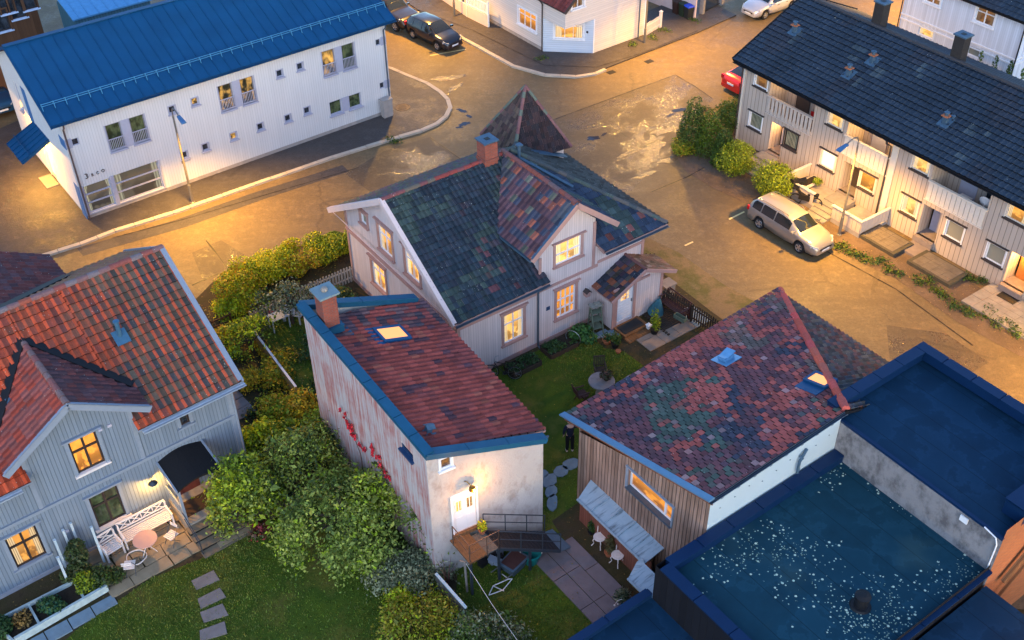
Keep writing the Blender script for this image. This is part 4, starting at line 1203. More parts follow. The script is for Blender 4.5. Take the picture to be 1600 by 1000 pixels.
for i, (px_, a) in enumerate((((1243, 42), 2.45), ((1366, 84), 2.75), ((1326, 118), 1.55), ((1484, 165), 1.45))):
    p = FR.solve(px_, a=a); b = p.y; z = rzr(a)
    mb = MB(); sv = vz
    mb.obox((a, b, z+.07), (sv, (0, 1, 0), (-sv.z, 0, sv.x)), (.34, .30, .02))
    mb.bar((a-.05, b, z), (a-.05, b, z+.42), .22, .22); mb.bar((a-.05, b, z+.42), (a-.05, b, z+.47), .36, .36, mi=1)
    mb.lathe([(.09, .0), (.09, .12), (.15, .13), (.15, .17), (0, .2)], (a-.05, b, z+.47), 10, mi=0)
    if i == 3: mb.lathe([(.07, .0), (.07, .12), (.12, .13), (0, .18)], (a+.15, b-.25, z+.35), 10, mi=0)
    mb.build('roof_vent', [M['lead_flash'], M['terracotta']], RH)
# items in front of the row houses
def rloc(b, a=0, z=0): v = FR.o+FR.e0*a+FR.e1*b; return (v.x, v.y, z)
def planter_wall(nm, lab, b0, b1, a1, ret0, ret1):
    t = thing(nm, lab, 'parapet', rloc(b0), FR.th)
    mb = MB(); L = b0-b1; n = int(L/.26)
    for k in range(n): mb.box(-a1-.03, -a1, -L*k/n-.012, -L*(k+1)/n+.012, .28, .98)
    for r, yy, s in ((ret0, 0, 1), (ret1, -L, -1)):
        if r:
            m = int(a1/.26)
            for k in range(m): mb.box(-a1*(k+1)/m+.012, -a1*k/m-.012, yy, yy+.03*s, .28, .98)
    mb.build('panel', M['taupe_paint'], t)
    mb = MB(); mb.box(-a1-.08, -a1+.08, -L-.05, .05, .98, 1.04)
    if ret0: mb.box(-a1+.08, 0, -.05, .08, .98, 1.04)
    if ret1: mb.box(-a1+.08, 0, -L-.08, -L+.05, .98, 1.04)
    mb.build('coping', M['cream_paint'], t)
    mb = MB(); mb.box(-a1-.02, -a1+.12, -L, 0, 0, .28); mb.box(-a1+.12, -.02, -L, 0, .0, .2); mb.build('base', M['plinth'], t)
planter_wall('parapet', 'beige boarded terrace parapet left of the steps, with a planting trough behind', 5.1, 2.95, 2.1, True, False)
planter_wall('parapet', 'beige boarded terrace parapet behind the street lamp, right of the steps', 1.6, -.28, 2.15, False, True)
t = thing('steps', 'stone steps up between two beige parapets to the dark front door', 'steps', rloc(2.3), FR.th)
mb = MB()
for k in range(5): mb.box(-2.7+k*.36, -2.7+(k+1)*.36, -.62, .62, 0, .09*(k+1))
mb.box(-.9, -.26, -.62, .62, 0, .45); mb.build('tread', M['stone'], t)
t = thing('steps', 'stone steps between two round shrubs up to the mauve door', 'steps', rloc(7.75), FR.th)
mb = MB()
for k in range(4): mb.box(-2.2+k*.4, -2.2+(k+1)*.4, -.6, .6, 0, .1*(k+1))
mb.box(-.6, -.25, -.6, .6, 0, .4); mb.build('tread', M['stone'], t)
mb = MB(); mb.box(-1.45, -.25, -.55, .0, .45, .62); mb.box(-1.4, -.3, -.5, -.05, .62, .64, mi=1)
o = mb.build('planting_trough', [M['cream_paint'], M['soil_bed']]); o.location = rloc(4.6, 0); o.rotation_euler = (0, 0, FR.th); setp(o, 'shallow cream trough with a grass tuft behind the left parapet', 'planter')
for lab, b, a, L, D, h in (('moss-edged slab terrace beside the street lamp', -1.3, -.55, 1.9, 1.55, .2), ('tiled slab terrace under the two frosted windows', -4.4, -.45, 2.1, 1.5, .2)):
    t = thing('terrace', lab, 'terrace', rloc(b), FR.th)
    mb = MB(); mb.box(a-D, a, -L/2-.2, L/2+.2, 0, h); mb.build('base', plain('mossy', (.07, .062, .045), .85, 0, .4, 4, bump=.4), t)
    mb = MB()
    for i in range(5):
        for j in range(4): mb.box(a-D+.12+i*(D-.2)/5, a-D+.11+(i+1)*(D-.2)/5, -L/2+j*L/4, -L/2+(j+1)*L/4-.012, h, h+.02+rnd.uniform(0, .008))
    mb.build('paving', plain('old_slab', (.14, .115, .09), .8, 0, .4, 3, bump=.4), t)
t = thing('terrace', 'brightly lit paved forecourt with a doormat at the oak front door', 'terrace', rloc(-8.6), FR.th)
mb = MB()
for i in range(6):
    for j in range(9): mb.box(-2.4+i*.4, -2.012+i*.4, 1.9-(j+1)*.6, 1.888-j*.6, 0, .12+rnd.uniform(0, .01))
mb.build('paving', M['stone'], t)
mb = MB(); mb.box(-.75, -.2, .25, 1.15, .13, .15); mb.build('doormat', M['black'], t)
# second slab between terraces
mb = MB(); mb.box(-1.3, -.26, -.55, .55, 0, .14); o = mb.build('stone_slab', M['slab']); o.location = rloc(-2.7); o.rotation_euler = (0, 0, FR.th); setp(o, 'low dark step slab between the two terraces', 'step')
# red chair on the balcony
t = thing('chair', 'red shell chair on the first balcony', 'chair', rloc(6.05, .9, 2.72), FR.th+1.9)
mb = MB(); mb.box(-.22, .22, -.2, .22, .42, .46); mb.bar((0, .2, .44), (0, .3, .86), .42, .03, up=(0, 1, 0)); mb.build('seat', M['red'], t)
for sx in (-.18, .18):
    for sy in (-.17, .18): mb = MB(); mb.tube([(sx, sy, 0), (sx*.9, sy*.9, .43)], .015, 5); mb.build('leg', M['black'], t)
mb = MB(); mb.box(-.35, .35, -.25, .25, 0, .45); mb.box(-.4, .4, -.3, .3, .45, .5)
o = mb.build('storage_box', M['white_wood']); o.location = rloc(-3.7, .5, 2.66); o.rotation_euler = (0, 0, FR.th); setp(o, 'pale storage box on the balcony above the frosted windows', 'box')
mb = MB()
mb.lathe([(.0, .02), (.34, .12), (.38, .14)], (0, 0, 0), 16); mb.lathe([(.38, .14), (.30, .08), (0, -.0)], (0, 0, .0), 16)
mb.xf(Matrix.Rotation(1.2, 4, 'Y')); mb.tube([(0, 0, 0), (0, 0, -.75)], .025, 6); mb.tube([(0, 0, 0), (.4, 0, .2)], .012, 4)
o = mb.build('satellite_dish', M['white_wood']); o.location = rloc(-4.9, .45, 3.45); o.rotation_euler = (0, 0, FR.th); setp(o, 'white satellite dish on the balcony beside the storage box', 'satellite dish')
mb = MB(); rng = random.Random(4)
for i in range(9):
    a = rng.uniform(0, 6.28); r = rng.uniform(.1, .5)
    mb.obox((r*math.cos(a)*.6, r*math.sin(a), rng.uniform(.15, .5)), (V3((math.cos(a), math.sin(a), .3)).normalized(), V3((-math.sin(a), math.cos(a), 0)), V3((-.3*math.cos(a), -.3*math.sin(a), 1)).normalized()), (rng.uniform(.12, .3), rng.uniform(.1, .2), rng.uniform(.05, .16)))
o = mb.build('folded_cover', M['black']); o.location = rloc(4.3, -2.0, .62); o.rotation_euler = (0, 0, FR.th); setp(o, 'black crumpled cover thrown over the left parapet', 'cover')
mb = MB()
for s in (-.55, .55): mb.lathe([(.27, -.03), (.31, -.03), (.31, .03), (.27, .03), (.27, -.03)], (0, 0, 0), 18); mb.v[-18*4*4:] = [Matrix.Translation((0, s, .31)) @ Matrix.Rotation(math.pi/2, 4, 'Y') @ p for p in mb.v[-18*4*4:]]
mb.bar((0, -.4, .5), (0, .4, .55), .26, .3); mb.bar((0, -.05, .75), (0, -.6, .78), .24, .12); mb.bar((0, .35, .7), (0, .6, .95), .12, .12); mb.tube([(-.3, .5, .98), (.3, .5, .98)], .02, 5)
o = mb.build('motor_scooter', M['black']); q = at(1258, 322); o.location = (q.x, q.y, .02); o.rotation_euler = (0, 0, FR.th+.5); setp(o, 'black motor scooter parked against the parapet behind the silver estate car', 'scooter')

# ------------------------------------------------------------------ white house at the top, with the cut corner
FT = Frame(at(848, 82), 36.5)
T = thing('corner_house', 'white clapboard house with a cut-off ground floor corner and a red roof edge', 'house', FT.o, FT.th)
tw = Wall((0, 9), (0, -1)); tr = Wall((0, -2.28), (1, 0)); tc = Wall((0, 0), (2.4, -2.28))
mb = MB(); h1 = (9-2.62, 1.15, 9-.72, 2.3); h2 = (.78, 1.05, 2.62, 2.02); h3 = (.55, 3.6, 1.5, 4.7); h4 = (2.6, 3.9, 3.9, 4.9)
tw.make(mb, [(0, .35), (9, .35), (9, 3.8), (0, 3.8)], [h1]); tw.make(mb, [(9, 2.45), (11.28, 2.45), (11.28, 3.8), (9, 3.8)])
Wall((0, 9), (0, -1)); tr.make(mb, [(2.4, 0), (7, 0), (7, 2.45), (2.4, 2.45)]); tr.make(mb, [(0, 2.45), (7, 2.45), (7, 3.9), (3.5, 6.9), (0, 3.9)], [h3, h4])
Wall((7, -2.28), (0, 1)).make(mb, [(0, 0), (11.28, 0), (11.28, 3.9), (0, 3.9)])
mb.build('wall', M['lap_siding'], T)
mb = MB(); tc.make(mb, [(0, 0), (3.31, 0), (3.31, 2.45), (0, 2.45)], [h2]); mb.face([(0, 0, 2.45), (0, -2.28, 2.45), (2.4, -2.28, 2.45)]); mb.build('corner_wall', M['lap_blue'], T)
mb = MB(); mb.box(.03, 6.9, .2, 9, 0, .35); mb.build('plinth', M['plinth'], T)
window(T, tw, h1, M['white_paint'], M['glass_orange'], M['white_paint'], cw=.12, mull=(.33, .66), trans=(.68,), fw=.05, sep=.04)
window(T, tc, h2, M['white_paint'], M['glass_lit'], M['white_paint'], cw=.12, mull=(.36, .66), trans=(.86,), fw=.05, sep=.035)
window(T, tr, h3, M['white_paint'], M['glass_dim'], M['white_paint'], cw=.12, mull=(.5,)); window(T, tr, h4, M['white_paint'], M['glass_dim'], M['white_paint'], cw=.12)
mb = MB()
def tcol(u, v): k = rnd.uniform(.7, 1.25); return (.15*k, .035*k, .03*k)
tsl = math.hypot(3.9, 3.2); tv = V3((3.8, 0, 3.2)).normalized()
tiles(mb, (-.35, 9.3, 3.75), (0, -1, 0), tv, [(0, 0), (12.0, 0), (12.0, tsl), (0, tsl)], .3, .35, tcol)
tv2 = V3((-3.9, 0, 3.2)).normalized()
tiles(mb, (7.35, 9.3, 3.75), (0, -1, 0), tv2, [(0, 0), (12.0, 0), (12.0, tsl), (0, tsl)], .3, .35, tcol)
mb.slab([(-.35, -2.65, 3.72), (3.5, -2.65, 6.95), (3.5, 9.3, 6.95), (-.35, 9.3, 3.72)][::-1], .12, mi=1); mb.slab([(7.35, -2.65, 3.72), (3.5, -2.65, 6.95), (3.5, 9.3, 6.95), (7.35, 9.3, 3.72)], .12, mi=1)
mb.bar((-.36, -2.67, 3.72), (3.5, -2.67, 6.95), .05, .2, mi=1)
mb.build('roof', [M['tile'], M['dark_trim']], T)
mb = MB(); mb.tube([(-.3, -.02, 3.7), (-.08, -.02, 3.4), (-.08, -.02, .05)], .045, 7); mb.build('downpipe', M['dark_trim'], T)
mb = MB(); mb.tube([(6.35, -2.36, 3.8), (6.35, -2.36, .05)], .045, 7); mb.build('downpipe', M['lead_flash'], T)
mb = MB(); tr.box(mb, 6.86, 7.0, 0, 3.9, 0, .03); tr.box(mb, 2.4, 2.5, 0, 2.45, 0, .02); mb.build('corner_board', M['white_paint'], T)
mb = MB(); mb.box(2.05, 2.15, -2.06, -1.96, 1.5, 1.62); mb.build('wall_box', M['dark_trim'], T)
# fence wall left of it
def seg_thing(nm, lab, cat, p, q, build, z=0, **k):
    d = q-p; t = thing(nm, lab, cat, (p.x, p.y, z), math.atan2(d.y, d.x), **k); build(t, d.length); return t
def fw1(t, L):
    mb = MB(); mb.box(0, L, -.06, .06, 0, .95); mb.build('wall', M['pink_paint'], t)
def fw2(t, L):
    fw1(t, L)
    mb = MB(); n = int(L/.16)
    for i in range(n): mb.box(L*i/n, L*i/n+.07, -.02, .02, .98, 1.75)
    mb.box(0, L, -.03, .03, 1.0, 1.08); mb.box(0, L, -.03, .03, 1.66, 1.74); mb.box(-.06, .06, -.06, .06, 0, 1.9); mb.box(L-.06, L+.06, -.06, .06, 0, 1.9)
    mb.build('railing', M['white_paint'], t)
p0, p1, p2 = at(763, 44), at(731, 28), at(678, -8)
seg_thing('garden_wall', 'low pink wall with a white railing beside the corner house', 'wall', p1, p0, fw2)
seg_thing('garden_wall', 'low plain pink wall running up past the lamp post', 'wall', p2, p1, fw1)
def gate(t, L):
    n = 10; mb = MB()
    for i in range(n): mb.box(.1+(L-.2)*i/n, .1+(L-.2)*i/n+.075, -.015, .015, .1, .95+.02*math.sin(i))
    mb.build('picket', M['white_wood'], t); mb = MB(); mb.box(0, L, .016, .05, .25, .33); mb.box(0, L, .016, .05, .7, .78); mb.build('rail', M['white_wood'], t)
    mb = MB(); mb.box(L, L+.16, -.08, .08, 0, 1.2); mb.box(L-.03, L+.19, -.11, .11, 1.2, 1.25); mb.lathe([(.09, 0), (.03, .08), (0, .1)], (L+.08, 0, 1.25), 8); mb.build('post', M['white_wood'], t)
seg_thing('picket_gate', 'white picket gate with a capped post at the right end of the corner house', 'gate', at(1008, 58), at(1030, 45), gate)
def bwall(t, L):
    mb = MB(); mb.box(0, L, -.06, .06, 0, 1.5); mb.box(-.02, L+.02, -.09, .09, 1.5, 1.56); mb.build('wall', M['pink_paint'], t)
seg_thing('yard_wall', 'pale rendered yard wall behind the wheelie bins', 'wall', at(1010, 0), at(1086, 30), bwall)
BC = [('brown wheelie bin, leftmost of the three bins', M['brown_bin'], M['brown_bin']), ('dark green wheelie bin between the brown and the blue-lidded bin', M['green_bin'], M['green_bin']), ('grey wheelie bin with a bright blue lid', M['bin_grey'], M['blue_lid'])]
for (lab, m1, m2), q in zip(BC, ((1057, 22), (1067, 26), (1075, 30))):
    p = at(*q); t = thing('wheelie_bin', lab, 'bin', p, .5, 'wheelie bins by the yard wall')
    mb = MB(); mb.hexa([(-.2, -.22, .06), (.2, -.22, .06), (.2, .22, .06), (-.2, .22, .06)], [(-.26, -.28, .95), (.26, -.28, .95), (.26, .28, .95), (-.26, .28, .95)]); mb.build('body', m1, t)
    mb = MB(); mb.hexa([(-.28, -.31, .95), (.28, -.31, .95), (.28, .3, .95), (-.28, .3, .95)], [(-.22, -.26, 1.04), (.22, -.26, 1.04), (.22, .25, 1.04), (-.22, .25, 1.04)]); mb.tube([(-.22, .31, .98), (.22, .31, .98)], .025, 6); mb.build('lid', m2, t)
def dgate(t, L):
    mb = MB()
    for i in range(int(L/.12)): mb.box(i*.12, i*.12+.03, -.015, .015, .08, 1.7)
    mb.box(0, L, -.02, .02, .1, .16); mb.box(0, L, -.02, .02, 1.6, 1.66); mb.build('bar', M['black'], t)
    mb = MB(); mb.box(-.25, 0, -.15, .15, 0, 1.7); mb.box(L, L+.3, -.18, .18, 0, 1.4); mb.build('post', M['stone'], t)
seg_thing('iron_gate', 'black iron gate between stone posts beside the silver hatchback', 'gate', at(1098, 22), at(1124, 8), dgate)

# ------------------------------------------------------------------ white house behind the row houses
FN = Frame(FR.o+FR.e0*13+FR.e1*2.5, 35.1)
Nh = thing('white_house', 'white boarded house with a double belt course behind the row houses', 'house', FN.o, FN.th)
nw = Wall((0, 7.95), (0, -1)); nU = lambda b: 7.95-b
h = [(nU(6.2), 4.85, nU(4.9), 6.2), (nU(2.1), 4.75, nU(.85), 6.15), (nU(7.0), 3.2, nU(5.9), 3.75), (nU(3.4), 2.9, nU(2.0), 3.4)]
h = []
for (x0, y0, x1, y1) in ((1447, -4, 1467, 12), (1527, 12, 1550, 45)):
    a, c = FR.solve((x0, y0), a=13), FR.solve((x1, y1), a=13)
    h.append((nU(a.y-2.5), min(a.z, c.z)+.05, nU(c.y-2.5), max(a.z, c.z)+.15))
for (x0, y0, x1, y1) in ((1436, 44, 1458, 56), (1512, 75, 1530, 86)):
    a, c = FR.solve((x0, y0), a=13), FR.solve((x1, y1), a=13); z = (a.z+c.z)/2
    h.append((nU(a.y-2.5), z-.3, nU(c.y-2.5), z+.3))
mb = MB(); nw.make(mb, [(0, 0), (7.95, 0), (7.95, 6.9), (0, 6.9)], h); nr = Wall((0, 0), (1, 0)); nr.make(mb, [(0, 0), (8, 0), (8, 6.9), (0, 6.9)]); Wall((8, 7.95), (-1, 0)).make(mb, [(0, 0), (8, 0), (8, 6.9), (0, 6.9)])
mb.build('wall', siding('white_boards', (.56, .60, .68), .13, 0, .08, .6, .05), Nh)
for i, r in enumerate(h): window(Nh, nw, r, M['white_paint'], [M['glass_dim'], M['glass_dim'], M['glass_hot'], M['glass_frost']][i], M['white_paint'] if i < 2 else None, cw=.1, mull=((.5,) if i < 2 else ()), trans=((.68,) if i == 1 else ()), sill=i < 2, fw=.06)
mb = MB()
for w, L in ((nw, 7.95), (nr, 8)):
    w.box(mb, -.02, L+.02, 4.28, 4.36, 0, .05); w.box(mb, -.02, L+.02, 3.98, 4.06, 0, .05)
mb.build('belt_course', M['white_paint'], Nh)
mb = MB(); mb.tube([(-.06, -.06, 6.6), (-.06, -.06, .1)], .04, 6); mb.build('downpipe', M['black'], Nh)
mb = MB(); mb.tube([(-.06, 8.0, 6.6), (-.06, 8.0, .1)], .04, 6); mb.build('downpipe', M['dark_trim'], Nh)
mb = MB(); sv = V3((4.4, 0, 2.2)).normalized()
tiles(mb, (-.5, 8.4, 6.75), (0, -1, 0), sv, [(0, 0), (9, 0), (9, 5), (0, 5)], .3, .35, rcol, 'conc')
mb.slab([(-.5, -.6, 6.72), (4, -.6, 8.95), (4, 8.4, 8.95), (-.5, 8.4, 6.72)][::-1], .14, mi=1); mb.slab([(8.5, -.6, 6.72), (4, -.6, 8.95), (4, 8.4, 8.95), (8.5, 8.4, 6.72)], .14, mi=1)
mb.build('roof', [M['tile_dark'], M['black']], Nh)
# ------------------------------------------------------------------ pink timber house in the middle
FP = Frame(at(838.7, 542), 35.1)
P = thing('timber_house', 'pale pink timber house with mossy slate-blue tiles, a front gable and a pyramid roof', 'house', FP.o, FP.th)
pz0, pzr, pbr = 3.74, 7.05, 4.95
sP = (pzr-pz0)/(pbr+.45)
zP = lambda b: pz0+(b+.45)*sP if b <= pbr else pz0+(2*pbr+.45-b)*sP
pf = Wall((0, 0), (1, 0)); pl = Wall((-4.22, 9.4), (0, -1)); LU = lambda b: 9.4-b
PF = [(-1.80, 1.05, -.74, 2.68, 'a'), (1.10, 1.10, 2.16, 2.68, 'b'), (1.0, 4.12, 2.40, 5.28, 'c')]
mb = MB()
pf.make(mb, [(-4.22, .25), (0.14, .25), (.14, 3.95), (-4.22, 3.95)], [PF[0][:4]])
pf.make(mb, [(.14, .25), (3.18, .25), (3.18, 5.75), (1.75, 7.0), (.14, 5.0)], [PF[1][:4], PF[2][:4]])
pf.make(mb, [(3.18, .25), (6.15, .25), (6.15, 4.2), (3.18, 4.2)])
PL = [(LU(6.15), 3.80, LU(5.0), 5.2, 'u'), (LU(3.9), 3.75, LU(2.75), 5.15, 'u'), (LU(7.75), 4.35, LU(7.2), 4.95, 's'), (LU(7.2), 1.22, LU(5.98), 2.62, 'u')]
pl.make(mb, [(0, .25), (9.4, .25), (9.4, zP(0)-.1), (9.4-pbr, pzr-.12), (0, zP(9.4)-.1)], [r[:4] for r in PL])
Wall((6.15, 0), (0, 1)).make(mb, [(0, .25), (9.4, .25), (9.4, 4.1), (0, 4.1)])
Wall((6.15, 9.4), (-1, 0)).make(mb, [(0, .25), (10.4, .25), (10.4, 4.0), (0, 4.0)])
mb.face([(.14, 0, 3.9), (.14, 2.2, 5.0), (.14, 0, 5.02)][::1]); mb.face([(3.18, 0, 4.1), (3.18, 0, 5.75), (3.18, 2.9, 5.75)])
mb.build('wall', M['pink_siding'], P)
mb = MB(); mb.box(-4.25, 6.18, -.03, 9.43, 0, .25); mb.build('plinth', M['pink_trim'], P)
mb = MB()
for a, b, z in ((-4.22, .14, 3.08), (.14, 3.4, 3.14), (3.4, 6.15, 3.3)): pf.box(mb, a, b, z-.07, z+.07, 0, .04)
pl.box(mb, 0, 9.4, 3.0, 3.16, 0, .05); pl.box(mb, 0, 9.4, 3.16, 3.2, 0, .10)
for a, z1 in ((.14, 4.9), (3.12, 5.6)): pf.box(mb, a-.06, a+.08, 3.2, z1, 0, .045)
pf.box(mb, -4.22, -4.06, .25, 3.9, 0, .03); pf.box(mb, 6.0, 6.15, .25, 4.2, 0, .03); pl.box(mb, 0, .16, .25, 4.2, 0, .04); pl.box(mb, 9.24, 9.4, .25, 4.0, 0, .03)
mb.build('belt_course', M['pink_trim'], P)
for r in PF:
    window(P, pf, r[:4], M['white_paint'], {'a': M['glass_hot'], 'b': M['glass_orange'], 'c': M['glass_hot']}[r[4]], M['pink_trim'], cw=.13, mull=(.5,)+((.25, .75) if r[4] == 'b' else ()), trans=((.64,) if r[4] == 'a' else (.62, .3) if r[4] == 'b' else (.45,)), head=.16 if r[4] != 'c' else .04, fw=.06, sep=.05)
for r in PL:
    window(P, pl, r[:4], M['white_paint'], M['glass_lit'] if r[4] == 'u' else M['glass_curtain'], M['pink_trim'], cw=.13, mull=(.5,) if r[4] == 'u' else (), trans=(.66,) if r[4] == 'u' else (), head=.18, fw=.06, proud=.05)
def ssm(x, a, b): x = min(1, max(0, (x-a)/(b-a))); return x*x*(3-2*x)
def mx3(a, b, t): return tuple(a[i]+(b[i]-a[i])*t for i in range(3))
def prow(u, v, red=0., green=0.):
    j = lambda s: rnd.uniform(-s, s)
    n = fnoise(u, v, .45, 3)*.7+fnoise(u, v, 1.3, 8)*.4
    c = mx3((.022, .038, .053), (.030, .036, .050), rnd.random())
    c = mx3(c, (.046, .068, .058), .85*ssm(n+green*.7+j(.25), .18, .5))
    c = mx3(c, (.115, .045, .052), ssm(fnoise(u, v, .5, 40)*.6+red*1.3+j(.35), .42, .7))
    k = rnd.uniform(.7, 1.25)
    return tuple(x*k for x in c)
def front(u, v): return prow(u, v, max(0, (u-3.2)/5*(1-v/3.5)) if v < 2.8 else 0., max(0, .35-u*.1)+max(0, (v-3)*.06))
RE, RL, RX = 7.15, -4.62, 2.25      # right eave, left verge, where the hip meets the ridge
slP = math.hypot(pbr+.45, pzr-pz0); vP = V3((0, pbr+.45, pzr-pz0)).normalized()
zr_ = pz0+.3                        # right wing eave sits a little higher
mb = MB()
tiles(mb, (RL, -.45, pz0+.05), (1, 0, 0), vP, [(0, 0), (5.0, 0), (5.0, slP), (0, slP)], .2273, .305, front, 'pan', .05)
tiles(mb, (RL, -.45, pz0+.05), (1, 0, 0), vP, [(5.0, 1.2), (RX-RL+.1, 4.0), (RX-RL+.1, slP), (5.0, slP)], .2273, .305, front, 'pan', .05)
# right wing, front slope and hip
vR = V3((0, pbr+.45, pzr-zr_)).normalized(); slR = math.hypot(pbr+.45, pzr-zr_)
def blue2(u, v):
    k = rnd.uniform(.6, 1.3); c = (.03, .045, .075)
    if fnoise(u, v, .9, 5) > .2: c = (.05, .075, .075)
    if rnd.random() < .06: c = (.15, .055, .05)
    return tuple(x*k for x in c)
tiles(mb, (3.4, -.45, zr_+.05), (1, 0, 0), vR, [(0, 0), (RE-3.4, 0), (RX-3.4, slR), (-1.3, slR*.9)], .30, .36, blue2, 'pan', .035)
hp = V3((RE, -.45, zr_)); vH = V3((RX-RE, 0, pzr-zr_)).normalized(); slH = math.hypot(RE-RX, pzr-zr_)
def dark2(u, v): k = rnd.uniform(.6, 1.3); return (.05*k, .055*k, .055*k)
tiles(mb, (RE, -.45, zr_+.05), (0, 1, 0), vH, [(0, 0), (10.8, 0), (5.4, slH)], .30, .34, dark2, 'pan', .03)
vB = V3((0, -(pbr+.45), pzr-pz0)).normalized()
tiles(mb, (RL, 2*pbr+.45, pz0+.05), (1, 0, 0), vB, [(0, 0), (RE-RL, 0), (RX-RL, slP), (0, slP)], .28, .34, lambda u, v: tuple(x*rnd.uniform(.7, 1.2) for x in (.10, .085, .08)), 'pan', .03)
# undersides
mb.slab([(RL, -.45, pz0), (.38, -.45, pz0), (.38, pbr, pzr), (RL, pbr, pzr)], .1, mi=1); mb.slab([(.38, .6, zP(.6)), (RX, 3.4, zP(3.4)), (RX, pbr, pzr), (.38, pbr, pzr)], .1, mi=1)
mb.slab([(3.4, -.45, zr_), (RE, -.45, zr_), (RX, pbr, pzr)], .1, mi=1)
mb.slab([(RE, -.45, zr_), (RE, 2*pbr+.45, zr_), (RX, pbr, pzr)], .1, mi=1)
mb.slab([(RE, 2*pbr+.45, pz0), (RL, 2*pbr+.45, pz0), (RL, pbr, pzr), (RX, pbr, pzr)], .1, mi=1)
rc_ = lambda i, j: rnd.choice([(.16, .06, .065), (.22, .05, .045), (.13, .075, .08), (.12, .10, .08)])
ridge(mb, (RL+.05, pbr, pzr+.10), (RX-.3, pbr, pzr+.10), .11, rc_)
gc_ = lambda i, j: rnd.choice([(.07, .09, .08), (.10, .09, .085), (.06, .07, .075)])
ridge(mb, (RE-.05, -.42, zr_+.12), (RX, pbr, pzr+.1), .11, gc_)
ridge(mb, (RE-.05, 2*pbr+.42, zr_+.1), (RX, pbr, pzr+.1), .11, gc_)
# front cross gable
XA, XL, XR, XZ, XE = 1.80, -.58, 4.12, 7.20, 5.30
def xcol(u, v):
    k = rnd.uniform(.65, 1.35); r = rnd.random()
    c = (.095, .05, .06)
    if r < .12: c = (.24, .075, .05)
    elif r < .3: c = (.045, .05, .075)
    elif r < .42: c = (.11, .11, .085)
    if fnoise(u, v, .8, 2) > .25 and r > .3: c = (.06, .062, .075)
    return tuple(x*k for x in c)
xs = math.hypot(XA-XL, XZ-XE); xv = V3((XA-XL, 0, XZ-XE)).normalized()
tiles(mb, (XL, -.42, XE+.05), (0, 1, 0), xv, [(0, 0), (2.55, 0), (5.35, xs), (0, xs)], .29, .36, xcol, 'pan', .035)
xs2 = math.hypot(XR-XA, XZ-XE); xv2 = V3((XA-XR, 0, XZ-XE)).normalized()
tiles(mb, (XR, -.42, XE+.05), (0, 1, 0), xv2, [(0, 0), (2.3, 0), (5.3, xs2), (0, xs2)], .29, .36, blue2, 'pan', .035)
mb.slab([(XL, -.42, XE), (XA, -.42, XZ), (XA, 5.2, XZ), (XL, 2.2, XE)][::-1], .08, mi=1); mb.slab([(XR, -.42, XE), (XA, -.42, XZ), (XA, 5.2, XZ), (XR, 2.2, XE)], .08, mi=1)
ridge(mb, (XA, -.40, XZ+.09), (XA, 5.0, XZ+.09), .11, lambda i, j: rnd.choice([(.19, .075, .07), (.15, .09, .09), (.24, .07, .05)]))
mb.build('roof', [M['tile_lich'], M['pink_trim']], P)
mb = MB()
for s, e, z0, z1 in ((-.45, pbr, pz0, pzr), (2*pbr+.45, pbr, pz0, pzr)):
    mb.bar((RL-.01, s, z0+.02), (RL-.01, e, z1+.02), .07, .26); mb.bar((RL+.07, s, z0+.15), (RL+.07, e, z1+.15), .18, .05)
mb.bar((RL+.2, -.4, pz0-.14), (RL+.2, 2*pbr+.4, pz0-.14), .03, .03)
mb.build('bargeboard', M['pink_paint'], P)
mb = MB()
for xe in (XL, XR): mb.bar((xe, -.45, XE-.02), (XA, -.45, XZ-.02), .06, .24)
mb.build('bargeboard', M['pink_trim'], P)
mb = MB()
mb.bar((XL, -.40, XE+.13), (XA, -.40, XZ+.12), .13, .03)                              # verge flashing
p1_, p2_ = V3((XL+.0, 2.15, XE+.02)), V3((XA-.05, 5.0, XZ+.05))
mb.bar((XL+.05, 2.05, 5.32), (XA-.1, 4.75, 7.02), .20, .05)
mb.bar((XL, -.4, XE-.02), (XL, 2.0, XE-.02), .12, .09)
mb.bar((XR-.3, 2.4, 5.9), (XA+.5, 4.6, 6.98), .16, .04)
mb.build('flashing', M['lead_flash'], P)
mb = MB(); half_gutter(mb, (RL+.1, -.53, pz0-.02), (.36, -.53, pz0-.02), .065); mb.build('gutter', M['gutter'], P); mb = MB(); half_gutter(mb, (3.45, -.53, zr_-.02), (RE, -.53, zr_-.02), .065); mb.build('gutter', M['gutter'], P)
mb = MB(); mb.tube([(.10, -.53, pz0-.08), (.05, -.1, pz0-.5), (.02, -.07, pz0-.6), (.02, -.07, .12), (.02, -.25, .05)], .045, 8); mb.build('downpipe', M['gutter'], P)
# chimney
mb = MB(); mb.box(.62, 1.28, pbr-.30, pbr+.36, 6.4, 8.05); mb.box(.58, 1.32, pbr-.34, pbr+.40, 7.15, 7.3); o = mb.build('chimney', M['brick'], P)
mb = MB(); mb.box(.56, 1.34, pbr-.36, pbr+.42, 8.11, 8.17); mb.box(.84, 1.06, pbr-.08, pbr+.14, 8.17, 8.182, mi=1)
for x in (.6, 1.2):
    for y in (pbr-.3, pbr+.28): mb.box(x, x+.08, y, y+.08, 8.05, 8.13)
mb.build('chimney_cap', [M['lead_flash'], M['black']], o)
mb = MB(); mb.box(.5, 1.4, pbr-.42, pbr-.30, 6.55, 6.9); mb.build('chimney_flashing', M['lead_flash'], o)
mb = MB(); mb.tube([(2.35, 4.5, 6.9), (2.35, 4.5, 7.55)], .07, 8); mb.box(2.22, 2.48, 4.37, 4.63, 7.55, 7.62); mb.build('vent_pipe', M['lead_flash'], P)
